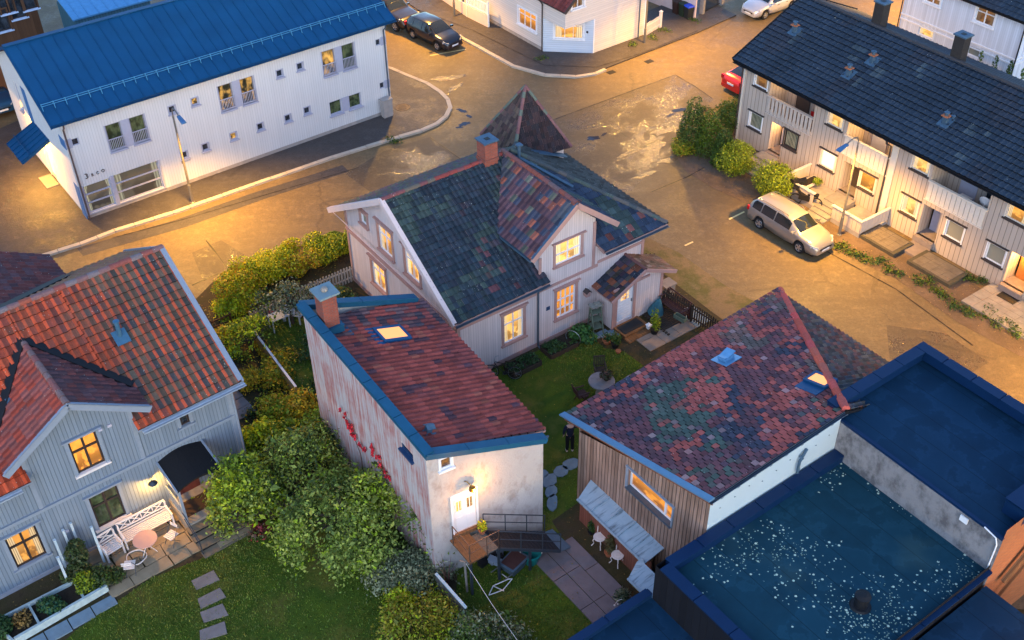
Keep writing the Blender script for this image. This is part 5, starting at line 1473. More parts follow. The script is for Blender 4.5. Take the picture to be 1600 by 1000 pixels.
# pyramid tower behind
tca, tcb, th_, tza, tze = 4.95, 7.57, 1.62, 8.35, 5.45
ph = -.12; cc_, ss_ = math.cos(ph), math.sin(ph)
K = lambda x, y, z: V3((tca+x*cc_-y*ss_, tcb+x*ss_+y*cc_, z))
mb = MB()
mb.hexa([K(-1.35, -1.35, 2), K(1.35, -1.35, 2), K(1.35, 1.35, 2), K(-1.35, 1.35, 2)], [K(-1.35, -1.35, tze), K(1.35, -1.35, tze), K(1.35, 1.35, tze), K(-1.35, 1.35, tze)]); mb.build('tower_wall', M['pink_siding'], P)
mb = MB(); ap = K(0, 0, tza); cs = [K(-th_, -th_, tze), K(th_, -th_, tze), K(th_, th_, tze), K(-th_, th_, tze)]
def tow(u, v): k = rnd.uniform(.65, 1.3); return tuple(x*k for x in rnd.choice([(.028, .021, .026), (.024, .021, .026), (.040, .024, .026)]))
def tow2(u, v): k = rnd.uniform(.65, 1.3); return tuple(x*k for x in rnd.choice([(.085, .05, .045), (.065, .045, .042), (.10, .07, .055)]))
for i in range(4):
    a, b = cs[i], cs[(i+1) % 4]; lw_ = .085; u = (b-a).normalized(); m_ = (a+b)/2; vv = (ap-m_); s_ = vv.length; L = (b-a).length
    tiles(mb, a, u, vv.normalized(), [(0, 0), (L, 0), (L/2, s_)], .2, .26, tow2 if i == 3 else tow, 'pan', .025)
    mb.slab([a, b, ap], .06, mi=1)
    ridge(mb, a+V3((0, 0, .06)), ap+V3((0, 0, .06)), .085, lambda i, j: rnd.choice([(.17, .085, .085), (.10, .12, .10), (.15, .07, .075)]), .28)
mb.build('tower_roof', [M['tile'], M['pink_trim']], P)
mb = MB(); mb.slab([(2.9, 5.5, 6.6), (6.1, 5.7, 5.05), (6.0, 6.0, 5.15), (3.1, 6.0, 6.5)], .04); mb.build('flashing', M['lead_flash'], P)
# entrance porch
q0, q1, qb = 3.42, 6.4, -1.17
mb = MB(); qf = Wall((q0, qb), (1, 0))
dr = (.26, .35, 1.22, 2.28)
qf.make(mb, [(0, .1), (q1-q0, .1), (q1-q0, 2.12), (1.6, 2.85), (0, 2.0)], [dr], .1)
Wall((q0, 0), (0, -1)).make(mb, [(0, .1), (-qb, .1), (-qb, 2.0), (0, 2.0)]); Wall((q1, qb), (0, 1)).make(mb, [(0, .1), (-qb, .1), (-qb, 2.12), (0, 2.12)])
mb.build('porch_wall', M['pink_siding'], P)
mb = MB(); qf.box(mb, .12, .26, .1, 2.32, -.005, .035); qf.box(mb, 1.22, 1.36, .1, 2.32, -.005, .035); qf.box(mb, .0, 2.1, 2.30, 2.40, -.005, .08); qf.box(mb, -.02, .12, .1, 2.0, -.005, .03); qf.box(mb, q1-q0-.14, q1-q0+.02, .1, 2.12, -.005, .03)
mb.build('porch_trim', M['pink_trim'], P)
mb = MB(); qf.box(mb, dr[0], dr[2], dr[1], dr[3], -.09, -.05)
for i in range(6): qf.box(mb, dr[0]+.06, dr[2]-.06, dr[1]+.1+i*.15, dr[1]+.23+i*.15, -.052, -.042)
qf.box(mb, dr[2]-.1, dr[2]-.06, 1.25, 1.4, -.045, .0, mi=1)
o = mb.build('door', [M['white_paint'], M['steel']], P)
qf.pane(o, (.50, 1.5, .98, 2.08), -.038, M['glass_lit'], 'door_glass')
mb = MB()
for x in (.66, .82): qf.box(mb, x-.012, x+.012, 1.5, 2.08, -.04, -.03)
for z in (1.5, 1.69, 1.88, 2.06): qf.box(mb, .49, .99, z-.012, z+.012, -.04, -.028)
mb.build('glazing_bar', M['white_paint'], o)
mb = MB(); qa, qz, qe = 5.03, 2.98, 2.0
def porc(u, v): k = rnd.uniform(.6, 1.3); return tuple(x*k for x in rnd.choice([(.045, .04, .05), (.05, .045, .04), (.05, .035, .05), (.17, .06, .035), (.03, .035, .05)]))
def moss(u, v): k = rnd.uniform(.6, 1.4); return tuple(x*k for x in rnd.choice([(.13, .075, .055), (.09, .065, .045), (.16, .12, .10)]))
lq, rq = q0-.32, 6.95
v1 = V3((qa-lq, 0, qz-qe)).normalized(); s1 = math.hypot(qa-lq, qz-qe); v2 = V3((qa-rq, 0, qz-qe-.08)).normalized(); s2 = math.hypot(qa-rq, qz-qe-.08)
tiles(mb, (lq, qb-.30, qe+.04), (0, 1, 0), v1, [(0, 0), (1.5, 0), (1.5, s1), (0, s1)], .21, .30, porc, 'flat', .03)
tiles(mb, (rq, qb-.30, qe+.12), (0, 1, 0), v2, [(0, 0), (1.5, 0), (1.5, s2), (0, s2)], .21, .30, moss, 'flat', .03)
mb.slab([(lq, qb-.3, qe), (qa, qb-.3, qz), (qa, .1, qz), (lq, .1, qe)][::-1], .07, mi=1); mb.slab([(rq, qb-.3, qe+.08), (qa, qb-.3, qz), (qa, .1, qz), (rq, .1, qe+.08)], .07, mi=1)
mb.bar((lq, qb-.32, qe), (qa, qb-.32, qz), .05, .17, mi=1); mb.bar((rq, qb-.32, qe+.08), (qa, qb-.32, qz), .05, .17, mi=1)
ridge(mb, (qa, qb-.3, qz+.06), (qa, 0, qz+.06), .08, lambda i, j: (.14, .065, .06))
mb.build('porch_roof', [M['tile_lich'], M['pink_trim']], P)
mb = MB(); mb.box(q0+.1, q0+1.55, qb-.85, qb, .0, .2); mb.box(q0+.05, q0+1.6, qb-1.2, qb-.85, 0, .1); mb.box(q0+.2, q0+1.4, qb-.72, qb-.12, .2, .215, mi=1); mb.build('porch_step', [M['deck_wood'], M['bin_grey']], P)
mb = MB(); pf.box(mb, .52, .72, 1.85, 2.05, 0, .015); mb.build('number_plate', plain('enamel_blue', (.03, .06, .12), .3), P)
mb = MB(); mb.tube([(-3.15, -.05, .5), (-3.15, -.16, .6), (-3.0, -.2, .75)], .02, 5); mb.build('water_tap', M['black'], P)
t = thing('bird_house', 'small brown bird house hung on the pink wall right of the paned window', 'bird house', FP.o+FP.e0*2.75-FP.e1*.1+V3((0, 0, 1.75)), FP.th)
mb = MB(); mb.box(-.11, .11, -.14, .10, 0, .26); mb.build('body', M['pink_trim'], t)
mb = MB(); mb.slab([(-.16, -.2, .24), (0, -.2, .38), (0, .12, .38), (-.16, .12, .24)][::-1], .03); mb.slab([(.16, -.2, .24), (0, -.2, .38), (0, .12, .38), (.16, .12, .24)], .03); mb.build('roof', M['dark_trim'], t)

# ------------------------------------------------------------------ tall rendered outbuilding with the blue parapet
FS = Frame(at(682, 905), 34.8)
S = thing('rendered_outbuilding', 'tall rendered outbuilding with red-stained wall, blue parapet and red pantiles', 'outbuilding', FS.o, FS.th)
c0, c1, c2, c3 = (0, 0), (4.45, -.5), (5.0, 9.0), (.1, 8.9)
zt = {0: 6.5, 1: 4.95, 2: 5.1, 3: 7.0}
sl_ = Wall(c3, (c0[0]-c3[0], c0[1]-c3[1])); sf = Wall(c0, (c1[0], c1[1])); sr = Wall(c1, (c2[0]-c1[0], c2[1]-c1[1])); sb = Wall(c2, (c3[0]-c2[0], c3[1]-c2[1]))
Ls = lambda a, b: math.hypot(a[0]-b[0], a[1]-b[1])
LL, LF, LR_, LBk = Ls(c3, c0), Ls(c0, c1), Ls(c1, c2), Ls(c2, c3)
mb = MB(); sw = (LL-1.72, 5.42, LL-.92, 5.72)
sl_.make(mb, [(0, 0), (LL, 0), (LL, 6.5), (0, 7.0)], [sw], .12); mb.build('side_wall', M['render_red'], S)
mb = MB(); sdoor = (.84, 2.02, 1.74, 3.95); swin = (.48, 5.52, .92, 6.02)
sf.make(mb, [(0, 0), (LF, 0), (LF, 4.95), (0, 6.5)], [sdoor, swin], .12)
sr.make(mb, [(0, 0), (LR_, 0), (LR_, 4.6), (0, 4.5)]); sb.make(mb, [(0, 0), (LBk, 0), (LBk, 7.0), (0, 5.1)])
mb.build('front_wall', M['render_grey'], S)
window(S, sl_, sw, plain('sill_navy', (.02, .05, .12), .4), M['glass_dark'], None, fw=.04, depth=.08, cw=.02)
window(S, sf, swin, M['white_paint'], M['glass_dim'], M['white_paint'], cw=.05, fw=.05, depth=.05, proud=.03)
mb = MB(); sf.box(mb, sdoor[0], sdoor[2], sdoor[1], sdoor[3], -.10, -.05)
for u0 in (.95, 1.38):
    sf.box(mb, u0, u0+.26, 2.15, 2.75, -.052, -.04)
    for z in (3.05, 3.62): sf.box(mb, u0-.03, u0+.29, z-.03, z+.03, -.052, -.035)
    for x in (u0, u0+.13, u0+.26): sf.box(mb, x-.015, x+.015, 3.05, 3.65, -.052, -.03)
o = mb.build('door', M['white_paint'], S)
for u0 in (.95, 1.38): sf.pane(o, (u0, 3.05, u0+.26, 3.65), -.046, M['glass_lit'], 'door_glass')
mb = MB(); sf.box(mb, sdoor[0]-.08, sdoor[0], 2.02, 4.0, -.01, .04); sf.box(mb, sdoor[2], sdoor[2]+.08, 2.02, 4.0, -.01, .04); sf.box(mb, sdoor[0]-.08, sdoor[2]+.08, 3.95, 4.05, -.01, .05); mb.build('door_frame', M['white_paint'], S)
mb = MB(); sf.box(mb, sdoor[0]-.1, sdoor[2]+.12, 1.86, 2.02, -.01, .10); mb.build('threshold', M['deck_wood'], S)
LAMPS = sf.p(1.50, 4.28, .28)
mb = MB(); w0 = sf.p(1.34, 4.5, 0); w1 = sf.p(1.38, 4.58, .12); mb.tube([w0, w1, LAMPS+V3((0, 0, .12))], .018, 6); mb.lathe([(0, .14), (.11, .10), (.13, -.02), (.12, -.02)], LAMPS, 10)
o = mb.build('wall_lamp', plain('lamp_brass', (.25, .14, .03), .4, .6), S)
mb = MB(); mb.lathe([(0, .06), (.06, .02), (.06, -.05), (0, -.07)], LAMPS, 8); mb.build('bulb', M['lamp_glow'], o)
# roof of the outbuilding: pantiles falling from the tall wall to the right
mb = MB()
g0, g1, g2, g3 = V3((.32, .25, 6.22)), V3((5.02, .1, 4.62)), V3((5.35, 9.1, 4.72)), V3((.42, 8.55, 6.42))
uu = (g3-g0).normalized(); vv = V3((g0-g1)); vv = (vv-uu*vv.dot(uu)).normalized()
def stcol(u, v):
    k = rnd.uniform(.72, 1.25); n = fnoise(u, v*1., .6, 7)
    c = (.27, .058, .046) if n > -.15 else (.20, .05, .045)
    r = rnd.random()
    if r < .07: c = (.29, .08, .055)
    elif r < .14: c = (.09, .04, .05)
    if u > 7 and r < .5: c = rnd.choice([(.06, .045, .055), (.14, .075, .075), (.09, .05, .06)])
    return tuple(x*k for x in c)
P2 = lambda p: ((p-g1).dot(uu), (p-g1).dot(vv))
tiles(mb, g1, uu, vv, [P2(g1), P2(g2), P2(g3), P2(g0)], .245, .36, stcol, 'pan', .03, hs=1.5)
mb.slab([g1-V3((0, 0, .02)), g2-V3((0, 0, .02)), g3-V3((0, 0, .02)), g0-V3((0, 0, .02))], .1, mi=1)
mb.build('roof', [M['tile'], M['pink_trim']], S)
mb = MB()
def cap(p, q, w0_, w1_, n_, wd):   # parapet cap in lengths
    p, q = V3(p), V3(q); d = (q-p)
    for i in range(n_):
        a, b = p+d*(i/n_), p+d*((i+1)/n_-.004)
        mb.bar(a, b, wd, .07)
    mb.bar(p+V3((0, 0, -.12)), q+V3((0, 0, -.12)), wd-.06, .2)
cap((.1, 9.0, 7.06), (.10, -.12, 6.56), 0, 0, 9, .36)
cap((.0, 0.04, 6.56), (4.6, -.42, 4.98), 0, 0, 3, .36)
cap((.1, 8.98, 7.06), (5.05, 8.98, 5.1), 0, 0, 4, .36)
mb.build('parapet_cap', M['blue_flash'], S)
mb = MB(); mb.tube([(4.62, -.42, 4.9), (4.8, -.3, 4.75), (4.75, -.1, 4.4)], .05, 6); mb.build('rainwater_head', M['lead_flash'], S)
mb = MB(); mb.box(.35, .95, 7.55, 8.15, 6.2, 8.05); o = mb.build('chimney', M['brick'], S)
mb = MB(); mb.box(.24, 1.06, 7.42, 8.26, 8.05, 8.13); mb.build('chimney_cap', plain('slate', (.16, .22, .24), .7, 0, .2, 5), o)
mb = MB(); mb.lathe([(0, .17), (.09, .15), (.14, .06), (.12, 0), (0, 0)], (.65, 7.85, 8.13), 9); mb.build('cap_stone', M['stone'], o)
mb = MB(); mb.box(.25, 1.05, 7.42, 8.28, 6.3, 6.62); mb.box(1.05, 1.3, 7.2, 8.4, 6.1, 6.18); mb.build('chimney_flashing', M['blue_flash'], o)
# skylight and vent cowl
def on_roof(px):
    d = ray(*px); nn = uu.cross(vv); O = CO-FS.o
    O = V3((O.dot(FS.e0), O.dot(FS.e1), CH)); D = V3((d.dot(FS.e0), d.dot(FS.e1), d.z))
    return O+D*((g1-O).dot(nn)/D.dot(nn)), nn if nn.z > 0 else -nn
c, nn = on_roof((612, 524))
mb = MB()
for s in (-1, 1): mb.obox(c+uu*s*.42+nn*.06, (vv, uu, nn), (.62, .07, .07)); mb.obox(c+vv*s*.58+nn*.06, (uu, vv, nn), (.36, .07, .07))
mb.obox(c+vv*.75+nn*.04, (uu, vv, nn), (.55, .16, .03))
o = mb.build('skylight', M['blue_metal'], S)
mb = MB(); mb.obox(c+nn*.06, (uu, vv, nn), (.36, .52, .06)); mb.build('pane', M['skylight_glow'], o)
c, nn = on_roof((668, 676))
mb = MB(); mb.obox(c+nn*.12, (uu, vv, nn), (.10, .10, .12)); mb.slab([c+nn*.26+uu*.17+vv*.17, c+nn*.26+uu*.17-vv*.17, c+nn*.36-vv*.17, c+nn*.36+vv*.17], .02); mb.slab([c+nn*.26-uu*.17+vv*.17, c+nn*.36+vv*.17, c+nn*.36-vv*.17, c+nn*.26-uu*.17-vv*.17], .02); mb.obox(c+nn*.03-vv*.1, (uu, vv, nn), (.25, .25, .01)); mb.build('roof_vent', M['lead_flash'], S)
# landing and ramp
t = thing('entrance_deck', 'wooden landing with tubular handrails and a ramp down from the lit white door', 'deck', FS.o, FS.th)
FZ = 1.86
lc = [FS.solve(p, z=FZ).to_2d() for p in ((704, 832), (742, 815), (740, 868), (729, 884))]
rp = [FS.solve(p, z=FZ).to_2d() for p in ((742, 822), (765, 830), (772, 862), (731, 884))]
mb = MB()
for k in range(7): mb.prism([(.62+k*.105, -1.40), (.72+k*.105, -1.40), (.72+k*.105, -.12), (.62+k*.105, -.12)], FZ-.07, FZ)
mb.build('landing', plain('deck_lit', (.13, .068, .032), .75, 0, .4, 6, bump=.4), t)
mb = MB()
for k in range(5): mb.prism([(1.36+k*.095, -1.40), (1.45+k*.095, -1.40), (1.45+k*.095, -.4), (1.36+k*.095, -.4)], FZ-.07, FZ-.012)
mb.build('landing', plain('deck_grey', (.10, .09, .08), .8, 0, .4, 6, bump=.4), t)
mb = MB()
e0, e1, e2, e3 = V3((1.84, -1.42, FZ-.03)), V3((4.15, -2.0, .62)), V3((4.2, -.95, .62)), V3((1.84, -.45, FZ-.03))
mb.slab([e0, e1, e2, e3], .06)
for i in range(16):
    k = i/16; mb.bar(e0.lerp(e1, k)+V3((0, 0, .012)), e3.lerp(e2, k)+V3((0, 0, .012)), .035, .03)
mb.build('ramp', plain('ramp_dark', (.022, .024, .03), .8, 0, .5, 14, bump=.5), t)
mb = MB(); mb.slab([(4.15, -2.0, .6), (4.85, -1.75, .08), (4.8, -.65, .08), (4.2, -.95, .6)], .06); mb.build('ramp_foot', M['slab_blue'], t)
mb = MB()
for a_, b_ in ((e0, e1), (e3, e2)): mb.bar(a_-V3((0, 0, .04)), b_-V3((0, 0, .04)), .05, .12)
mb.build('ramp_frame', M['dark_steel'], t)
mb = MB()
def rail(pts, h=.92, mid=.5):
    mb.tube([V3(p)+V3((0, 0, h)) for p in pts], .022, 6); mb.tube([V3(p)+V3((0, 0, mid)) for p in pts], .018, 6)
    for p in pts: mb.tube([V3(p)-V3((0, 0, .1)), V3(p)+V3((0, 0, h))], .022, 6)
rail([(.64, -.3, FZ), (.64, -1.38, FZ), (1.35, -1.40, FZ), (1.84, -1.42, FZ)]); mb.build('handrail', plain('rail_brown', (.12, .07, .05), .5, .2), t)
mb = MB(); rail([e0, e0.lerp(e1, .35), e0.lerp(e1, .7), e1]); mb.build('handrail', M['dark_steel'], t); mb = MB(); rail([e3, e3.lerp(e2, .35), e3.lerp(e2, .7), e2]); mb.build('handrail', M['dark_steel'], t)
for p, h in (((.68, -1.34), FZ), ((1.84, -1.38), FZ), ((1.84, -.5), FZ), ((3.0, -1.68), 1.2), ((3.0, -.72), 1.2)): mb = MB(); mb.box(p[0]-.04, p[0]+.04, p[1]-.04, p[1]+.04, 0, h-.08); mb.build('post', M['dark_steel'], t)

# ------------------------------------------------------------------ boarded workshop with patchwork tiles
FD = Frame(at(901, 780), 35.7)
D = thing('boarded_workshop', 'brown boarded workshop with a patchwork red and green tiled monopitch roof', 'workshop', FD.o, FD.th)
DB, DZ0, DZ1 = -6.62, 3.85, 6.15
dl_ = Wall((0, 0), (0, -1))
dw = (2.78, 3.22, 5.06, 4.16)
mb = MB(); dl_.make(mb, [(0, 0), (6.62, 0), (6.62, 5.85), (0, 3.72)], [dw], .2)
Wall((11.2, 0), (-1, 0)).make(mb, [(0, 0), (11.2, 0), (11.2, 3.9), (0, 3.9)]); mb.build('wall', M['shed_boards'], D)
mb = MB(); Wall((0, DB), (1, 0)).make(mb, [(0, 0), (6.2, 0), (6.2, 6.05), (0, 5.95)]); mb.build('high_wall', plain('ice_panel', (.38, .47, .52), .5, 0, .06, 2), D)
mb = MB()
for i in range(9): mb.lathe([(.012, 0), (.03, .0), (.03, .012), (0, .014)], (.5+i*.65, DB-.0, 5.2+.1*(i % 3)), 6); 
mb.tube([(4.2, DB-.05, 5.35), (4.2, DB-.2, 5.3)], .05, 6); mb.tube([(4.5, DB-.06, 5.5), (4.3, DB-.12, 5.42), (4.15, DB-.12, 5.15), (4.15, DB-.12, 4.6)], .055, 7); mb.build('downpipe', M['lead_flash'], D)
window(D, dl_, dw, M['white_paint'], M['glass_orange'], None, fw=.06, depth=.16, cw=.0, mull=((.80, .09),), sillm=M['gutter'])
mb = MB(); dl_.box(mb, 2.68, 2.78, 3.15, 4.2, -.005, .06); dl_.box(mb, 5.06, 5.12, 3.15, 4.2, -.005, .06); dl_.box(mb, 2.66, 5.14, 4.16, 4.22, -.005, .07); mb.build('window_trim', M['grey_paint'], D)
k0, k1, k2, k3 = V3((.0, .95, DZ0)), V3((11.85, 1.2, 3.95)), V3((6.25, DB-.05, DZ1+.1)), V3((-.08, DB-.08, DZ1-.1))
ku = (k2-k3).normalized(); kv = (k3-k0); kv = (kv-ku*kv.dot(ku)).normalized()
Q = lambda p: ((p-k0).dot(ku), (p-k0).dot(kv))
def ss_(x, a, b): x = min(1, max(0, (x-a)/(b-a))); return x*x*(3-2*x)
def mixc(a, b, t): return tuple(a[i]+(b[i]-a[i])*t for i in range(3))
def dcol(u, v):
    j = lambda s: rnd.uniform(-s, s)
    g = fnoise(u, v, .38, 11.3)+fnoise(u, v, 1.1, 2)*.45+max(0, .30-.05*abs(u-2.0)-.06*abs(v-2.2))+j(.22)
    b = fnoise(u, v, .34, 52)+fnoise(u, v, 1.3, 14)*.4+max(0, .35-.09*u)+j(.22)
    r = fnoise(u, v, .55, 31)+fnoise(u, v, 1.7, 6)*.5+min(.22, .03*u)+j(.45)
    c = mixc((.155, .052, .056), (.11, .05, .06), rnd.random())
    c = mixc(c, (.036, .044, .066), .9*ss_(b, .10, .34))
    c = mixc(c, (.062, .092, .072), .9*ss_(g, .30, .52))
    c = mixc(c, (.36, .078, .062), ss_(r, .30, .55))
    if u > 7.5: c = mixc(c, (.12, .105, .085), .7*ss_(fnoise(u, v, .7, 70)+j(.3), .1, .4))
    if rnd.random() < .04: c = mixc(c, (.34, .2, .19), .7)
    k = rnd.uniform(.75, 1.25)
    return tuple(x*k for x in c)
mb = MB()
tiles(mb, k0, ku, kv, [Q(k0), Q(k1), Q(k2), Q(k3)], .265, .245, dcol, 'flat', .03, half=True, gap=.13)
def dside(u, v): k = rnd.uniform(.6, 1.3); return tuple(x*k for x in rnd.choice([(.11, .06, .058), (.075, .07, .066), (.10, .085, .072), (.13, .06, .05), (.06, .06, .07)]))
k4 = V3((11.9, DB, 3.95)); su = V3((0, -1, 0)); sv_ = (k2-k1); sv_ = (sv_-su*sv_.dot(su)).normalized()
Q2 = lambda p: ((p-k1).dot(su), (p-k1).dot(sv_))
tiles(mb, k1, su, sv_, [Q2(k1), Q2(k4), Q2(k2)], .21, .24, dside, 'pan', .03)
dn = V3((0, 0, .03))
mb.slab([k0-dn, k1-dn, k2-dn, k3-dn], .12, mi=1) ; mb.slab([k1-dn, k4-dn, k2-dn], .12, mi=1)
ridge(mb, k1+V3((0, 0, .13)), k2+V3((0, 0, .15)), .15, lambda i, j: tuple(x*rnd.uniform(.8, 1.2) for x in (.48, .085, .06)), .62)
mb.build('roof', [M['tile_lich'], M['black']], D)
mb = MB(); mb.bar(k0+V3((-.04, .03, .06)), k3+V3((-.04, -.05, .06)), .26, .06); mb.build('verge_flashing', plain('verge_blue', (.10, .20, .30), .5, .2, .15, 3), D)
mb = MB(); mb.bar(k0+V3((.06, 0, -.16)), k3+V3((.06, 0, -.16)), .06, .22); mb.build('bargeboard', plain('barge_brown', (.16, .055, .03), .6), D)
mb = MB(); half_gutter(mb, k3+V3((-.1, -.06, -.02)), k2+V3((0, -.06, -.02)), .07)
for i in range(8): q = k3.lerp(k2, (i+.6)/8.5); mb.obox(q+V3((0, -.03, -.14)), ((1, 0, 0), (0, 1, 0), (0, 0, 1)), (.05, .04, .05))
mb.build('gutter', M['gutter'], D)
kn = ku.cross(kv); kn = kn if kn.z > 0 else -kn
def on_d(px):
    d = ray(*px); O = CO-FD.o; O = V3((O.dot(FD.e0), O.dot(FD.e1), CH)); Dd = V3((d.dot(FD.e0), d.dot(FD.e1), d.z))
    return O+Dd*((k0-O).dot(kn)/Dd.dot(kn))
c = on_d((1282, 597)); mb = MB()
for s in (-1, 1): mb.obox(c+ku*s*.30+kn*.07, (kv, ku, kn), (.5, .06, .07)); mb.obox(c+kv*s*.46+kn*.07, (ku, kv, kn), (.26, .06, .07))
mb.obox(c-ku*.55+kn*.04, (ku, kv, kn), (.25, .5, .02)); o = mb.build('skylight', M['blue_metal'], D)
mb = MB(); mb.obox(c+kn*.08, (ku, kv, kn), (.25, .41, .04)); mb.build('pane', M['skylight_glow'], o)
c = on_d((1135, 562)); mb = MB(); mb.obox(c+kn*.05, (ku, kv, kn), (.42, .42, .015)); mb.slab([c+kn*.34+ku*.3-kv*.22, c+kn*.34+ku*.3+kv*.25, c+kn*.16-ku*.28+kv*.25, c+kn*.16-ku*.28-kv*.22], .02)
mb.obox(c+kn*.12, (ku, kv, kn), (.24, .2, .1)); mb.build('roof_vent', plain('vent_sky', (.12, .28, .45), .4, .3), D)
# zinc canopies on the boarded wall
ze, zw = 1.62, 1.80
def zcan(b0, b1, a1, nm):
    mb = MB(); mb.slab([(-a1, b0-.35, ze), (0, b0, zw), (0, b1, zw), (-a1, b1+.0, ze)][::1], .05)
    mb.slab([(-a1, b0-.35, ze), (-.06, b0-.0, zw), (-.5, b0+.28, ze+.3), (-a1, b0+.22, ze)][::-1], .04) if False else None
    L = b0-b1
    for i in range(1, 5): y = b0-.35-(L-.35)*i/5; mb.bar((-a1, y, ze+.02), (0, y, zw+.02), .03, .05)
    mb.bar((-a1-.02, b0-.35, ze+.02), (-a1-.02, b1, ze+.02), .06, .07); mb.build(nm, M['zinc'], D)
zcan(-.78, -4.85, .92, 'canopy'); 
mb = MB(); mb.slab([(-1.8, -5.0, ze), (-1.0, -4.95, ze+.16), (-1.0, -6.6, ze+.16), (-1.8, -6.6, ze)], .05); mb.slab([(-1.8, -5.0, ze), (-1.05, -4.62, ze), (-.85, -4.70, ze+.1), (-1.0, -4.95, ze+.16)][::-1], .04); mb.bar((-1.82, -5.0, ze+.02), (-1.82, -6.6, ze+.02), .06, .07); mb.build('canopy', M['zinc'], D)
mb = MB(); Wall((-.6, -.9), (0, -1)).make(mb, [(0, 0), (4.0, 0), (4.0, 1.5), (0, 1.5)]); Wall((0, -.9), (-1, 0)).make(mb, [(0, 0), (.6, 0), (.6, 1.5), (0, 1.5)]); mb.build('lean_to_wall', M['brown_boards'] if False else siding('red_boards', (.22, .085, .06), .12, 0, .1, .3, .3), D)

# ------------------------------------------------------------------ black flat-roofed buildings
FK = FD
K1 = thing('flat_roof_building', 'black clad building with a lichen-speckled blue flat roof and a lower flat annex', 'building', FK.o, FK.th)
zc = 4.45; y0_, y1_ = -6.7, -13.05
mb = MB()
Wall((-2.3, y0_), (0, -1)).make(mb, [(0, 0), (6.35, 0), (6.35, zc), (0, zc)]); Wall((6.2, y0_), (-1, 0)).make(mb, [(0, 0), (8.5, 0), (8.5, zc), (0, zc)])
Wall((-2.3, y1_), (1, 0)).make(mb, [(0, 0), (8.5, 0), (8.5, zc), (0, zc)]); mb.build('wall', M['black_cladding'], K1)
mb = MB(); mb.face([(-2.3, y1_, 4.1), (6.25, y1_, 4.1), (6.25, y0_, 4.1), (-2.3, y0_, 4.1)]); mb.build('roof', M['membrane_spots'], K1)
mb = MB()
def caprun(p, q, n_, w, z, h=.06, wall=.35, nrm=None):
    p, q = V3((*p, z)), V3((*q, z)); d = q-p
    for i in range(n_): mb.bar(p+d*(i/n_), p+d*((i+1)/n_-.006), w, h)
    mb.bar(p-V3((0, 0, wall/2)), q-V3((0, 0, wall/2)), w-.08, wall)
caprun((-2.1, y0_-.2), (-2.1, y1_), 4, .42, zc); caprun((-1.89, y0_-.2), (6.2, y0_-.2), 6, .42, zc+.003); caprun((-2.31, y1_-.05), (6.2, y1_-.05), 5, .22, zc-.22, wall=.16)
mb.build('parapet', M['parapet_cap'], K1)
dp = FK.solve((1347, 937), z=4.4)
mb = MB(); mb.lathe([(.22, 0), (.22, .42), (.25, .44), (.25, .5), (.12, .56), (0, .57)], (dp.x, dp.y, 4.1), 18); mb.lathe([(.34, 0), (.3, .06), (.22, .07)], (dp.x, dp.y, 4.1), 18); mb.build('roof_vent', M['black'], K1)
mb = MB(); Wall((-12, -6.45), (1, 0)).make(mb, [(0, 0), (0, 0.01), (9.7, .01), (9.7, 0)]) if False else None
Wall((-2.3, -6.45), (-1, 0)).make(mb, [(0, 0), (11, 0), (11, 3.0), (0, 3.0)]); Wall((-13.3, -6.45), (0, -1)).make(mb, [(0, 0), (7, 0), (7, 3), (0, 3)]); mb.build('annex_wall', M['black_cladding'], K1)
mb = MB(); mb.face([(-13.3, -14, 2.75), (-2.3, -14, 2.75), (-2.3, -6.45, 2.75), (-13.3, -6.45, 2.75)]); mb.build('annex_roof', M['membrane'], K1)
mb = MB(); caprun((-13.3, -6.58), (-2.31, -6.58), 6, .3, 3.02, wall=.25); caprun((-13.15, -6.5), (-13.15, -14), 4, .3, 3.02, wall=.25); mb.build('parapet', M['parapet_cap'], K1)
mb = MB(); mb.face([(-2.0, -22, 3.5), (6.2, -22, 3.5), (6.2, y1_-.1, 3.5), (-2.0, y1_-.1, 3.5)]); mb.box(-2, 6.2, -22, y1_-.12, 0, 3.49); mb.build('rear_annex_roof', M['membrane'], K1)
K2 = thing('flat_roof_building', 'taller flat-roofed block with a grey rendered wall above the speckled roof', 'building', FK.o, FK.th)
zk = 6.25; x0, x1, yb0, yb1 = 6.22, 11.35, -5.95, -13.1
mb = MB(); Wall((x0, yb0), (0, -1)).make(mb, [(0, 0), (yb0-yb1, 0), (yb0-yb1, 5.68), (0, 5.78)]); Wall((x1, yb0), (-1, 0)).make(mb, [(0, 0), (x1-x0, 0), (x1-x0, zk-.1), (0, zk-.1)]); Wall((x1, yb1), (0, 1)).make(mb, [(0, 0), (yb0-yb1, 0), (yb0-yb1, zk-.1), (0, zk-.1)])
mb.build('wall', M['concrete_wall'], K2)
mb = MB(); Wall((x0, yb1), (1, 0)).make(mb, [(0, 0), (x1-x0, 0), (x1-x0, zk-.1), (0, zk-.1)]); mb.build('end_wall', M['orange_brick'], K2)
mb = MB(); mb.face([(x0, yb1, 5.65), (x1, yb1, 5.65), (x1, yb0, 5.75), (x0, yb0, 5.75)]); mb.build('roof', M['membrane'], K2)
mb = MB(); caprun((x0-.05, yb0-.2), (x1-.4, yb0-.2), 4, .44, zk+.003, wall=.4); caprun((x1-.18, yb0+.02), (x1-.18, yb1), 6, .44, zk, wall=.4); mb.bar((x0+.03, yb0-.3, 5.80), (x0+.03, yb1, 5.70), .12, .1); caprun((x0+.9, -12.75), (x1, -12.75), 3, .8, zk+.1, wall=.6); mb.build('parapet', M['parapet_cap'], K2)
mb = MB(); q = FK.solve((1506, 812), a=x0-.03); mb.box(x0-.06, x0-.01, q.y-.14, q.y+.14, q.z-.1, q.z+.12); mb.build('wall_box', M['white_paint'], K2)
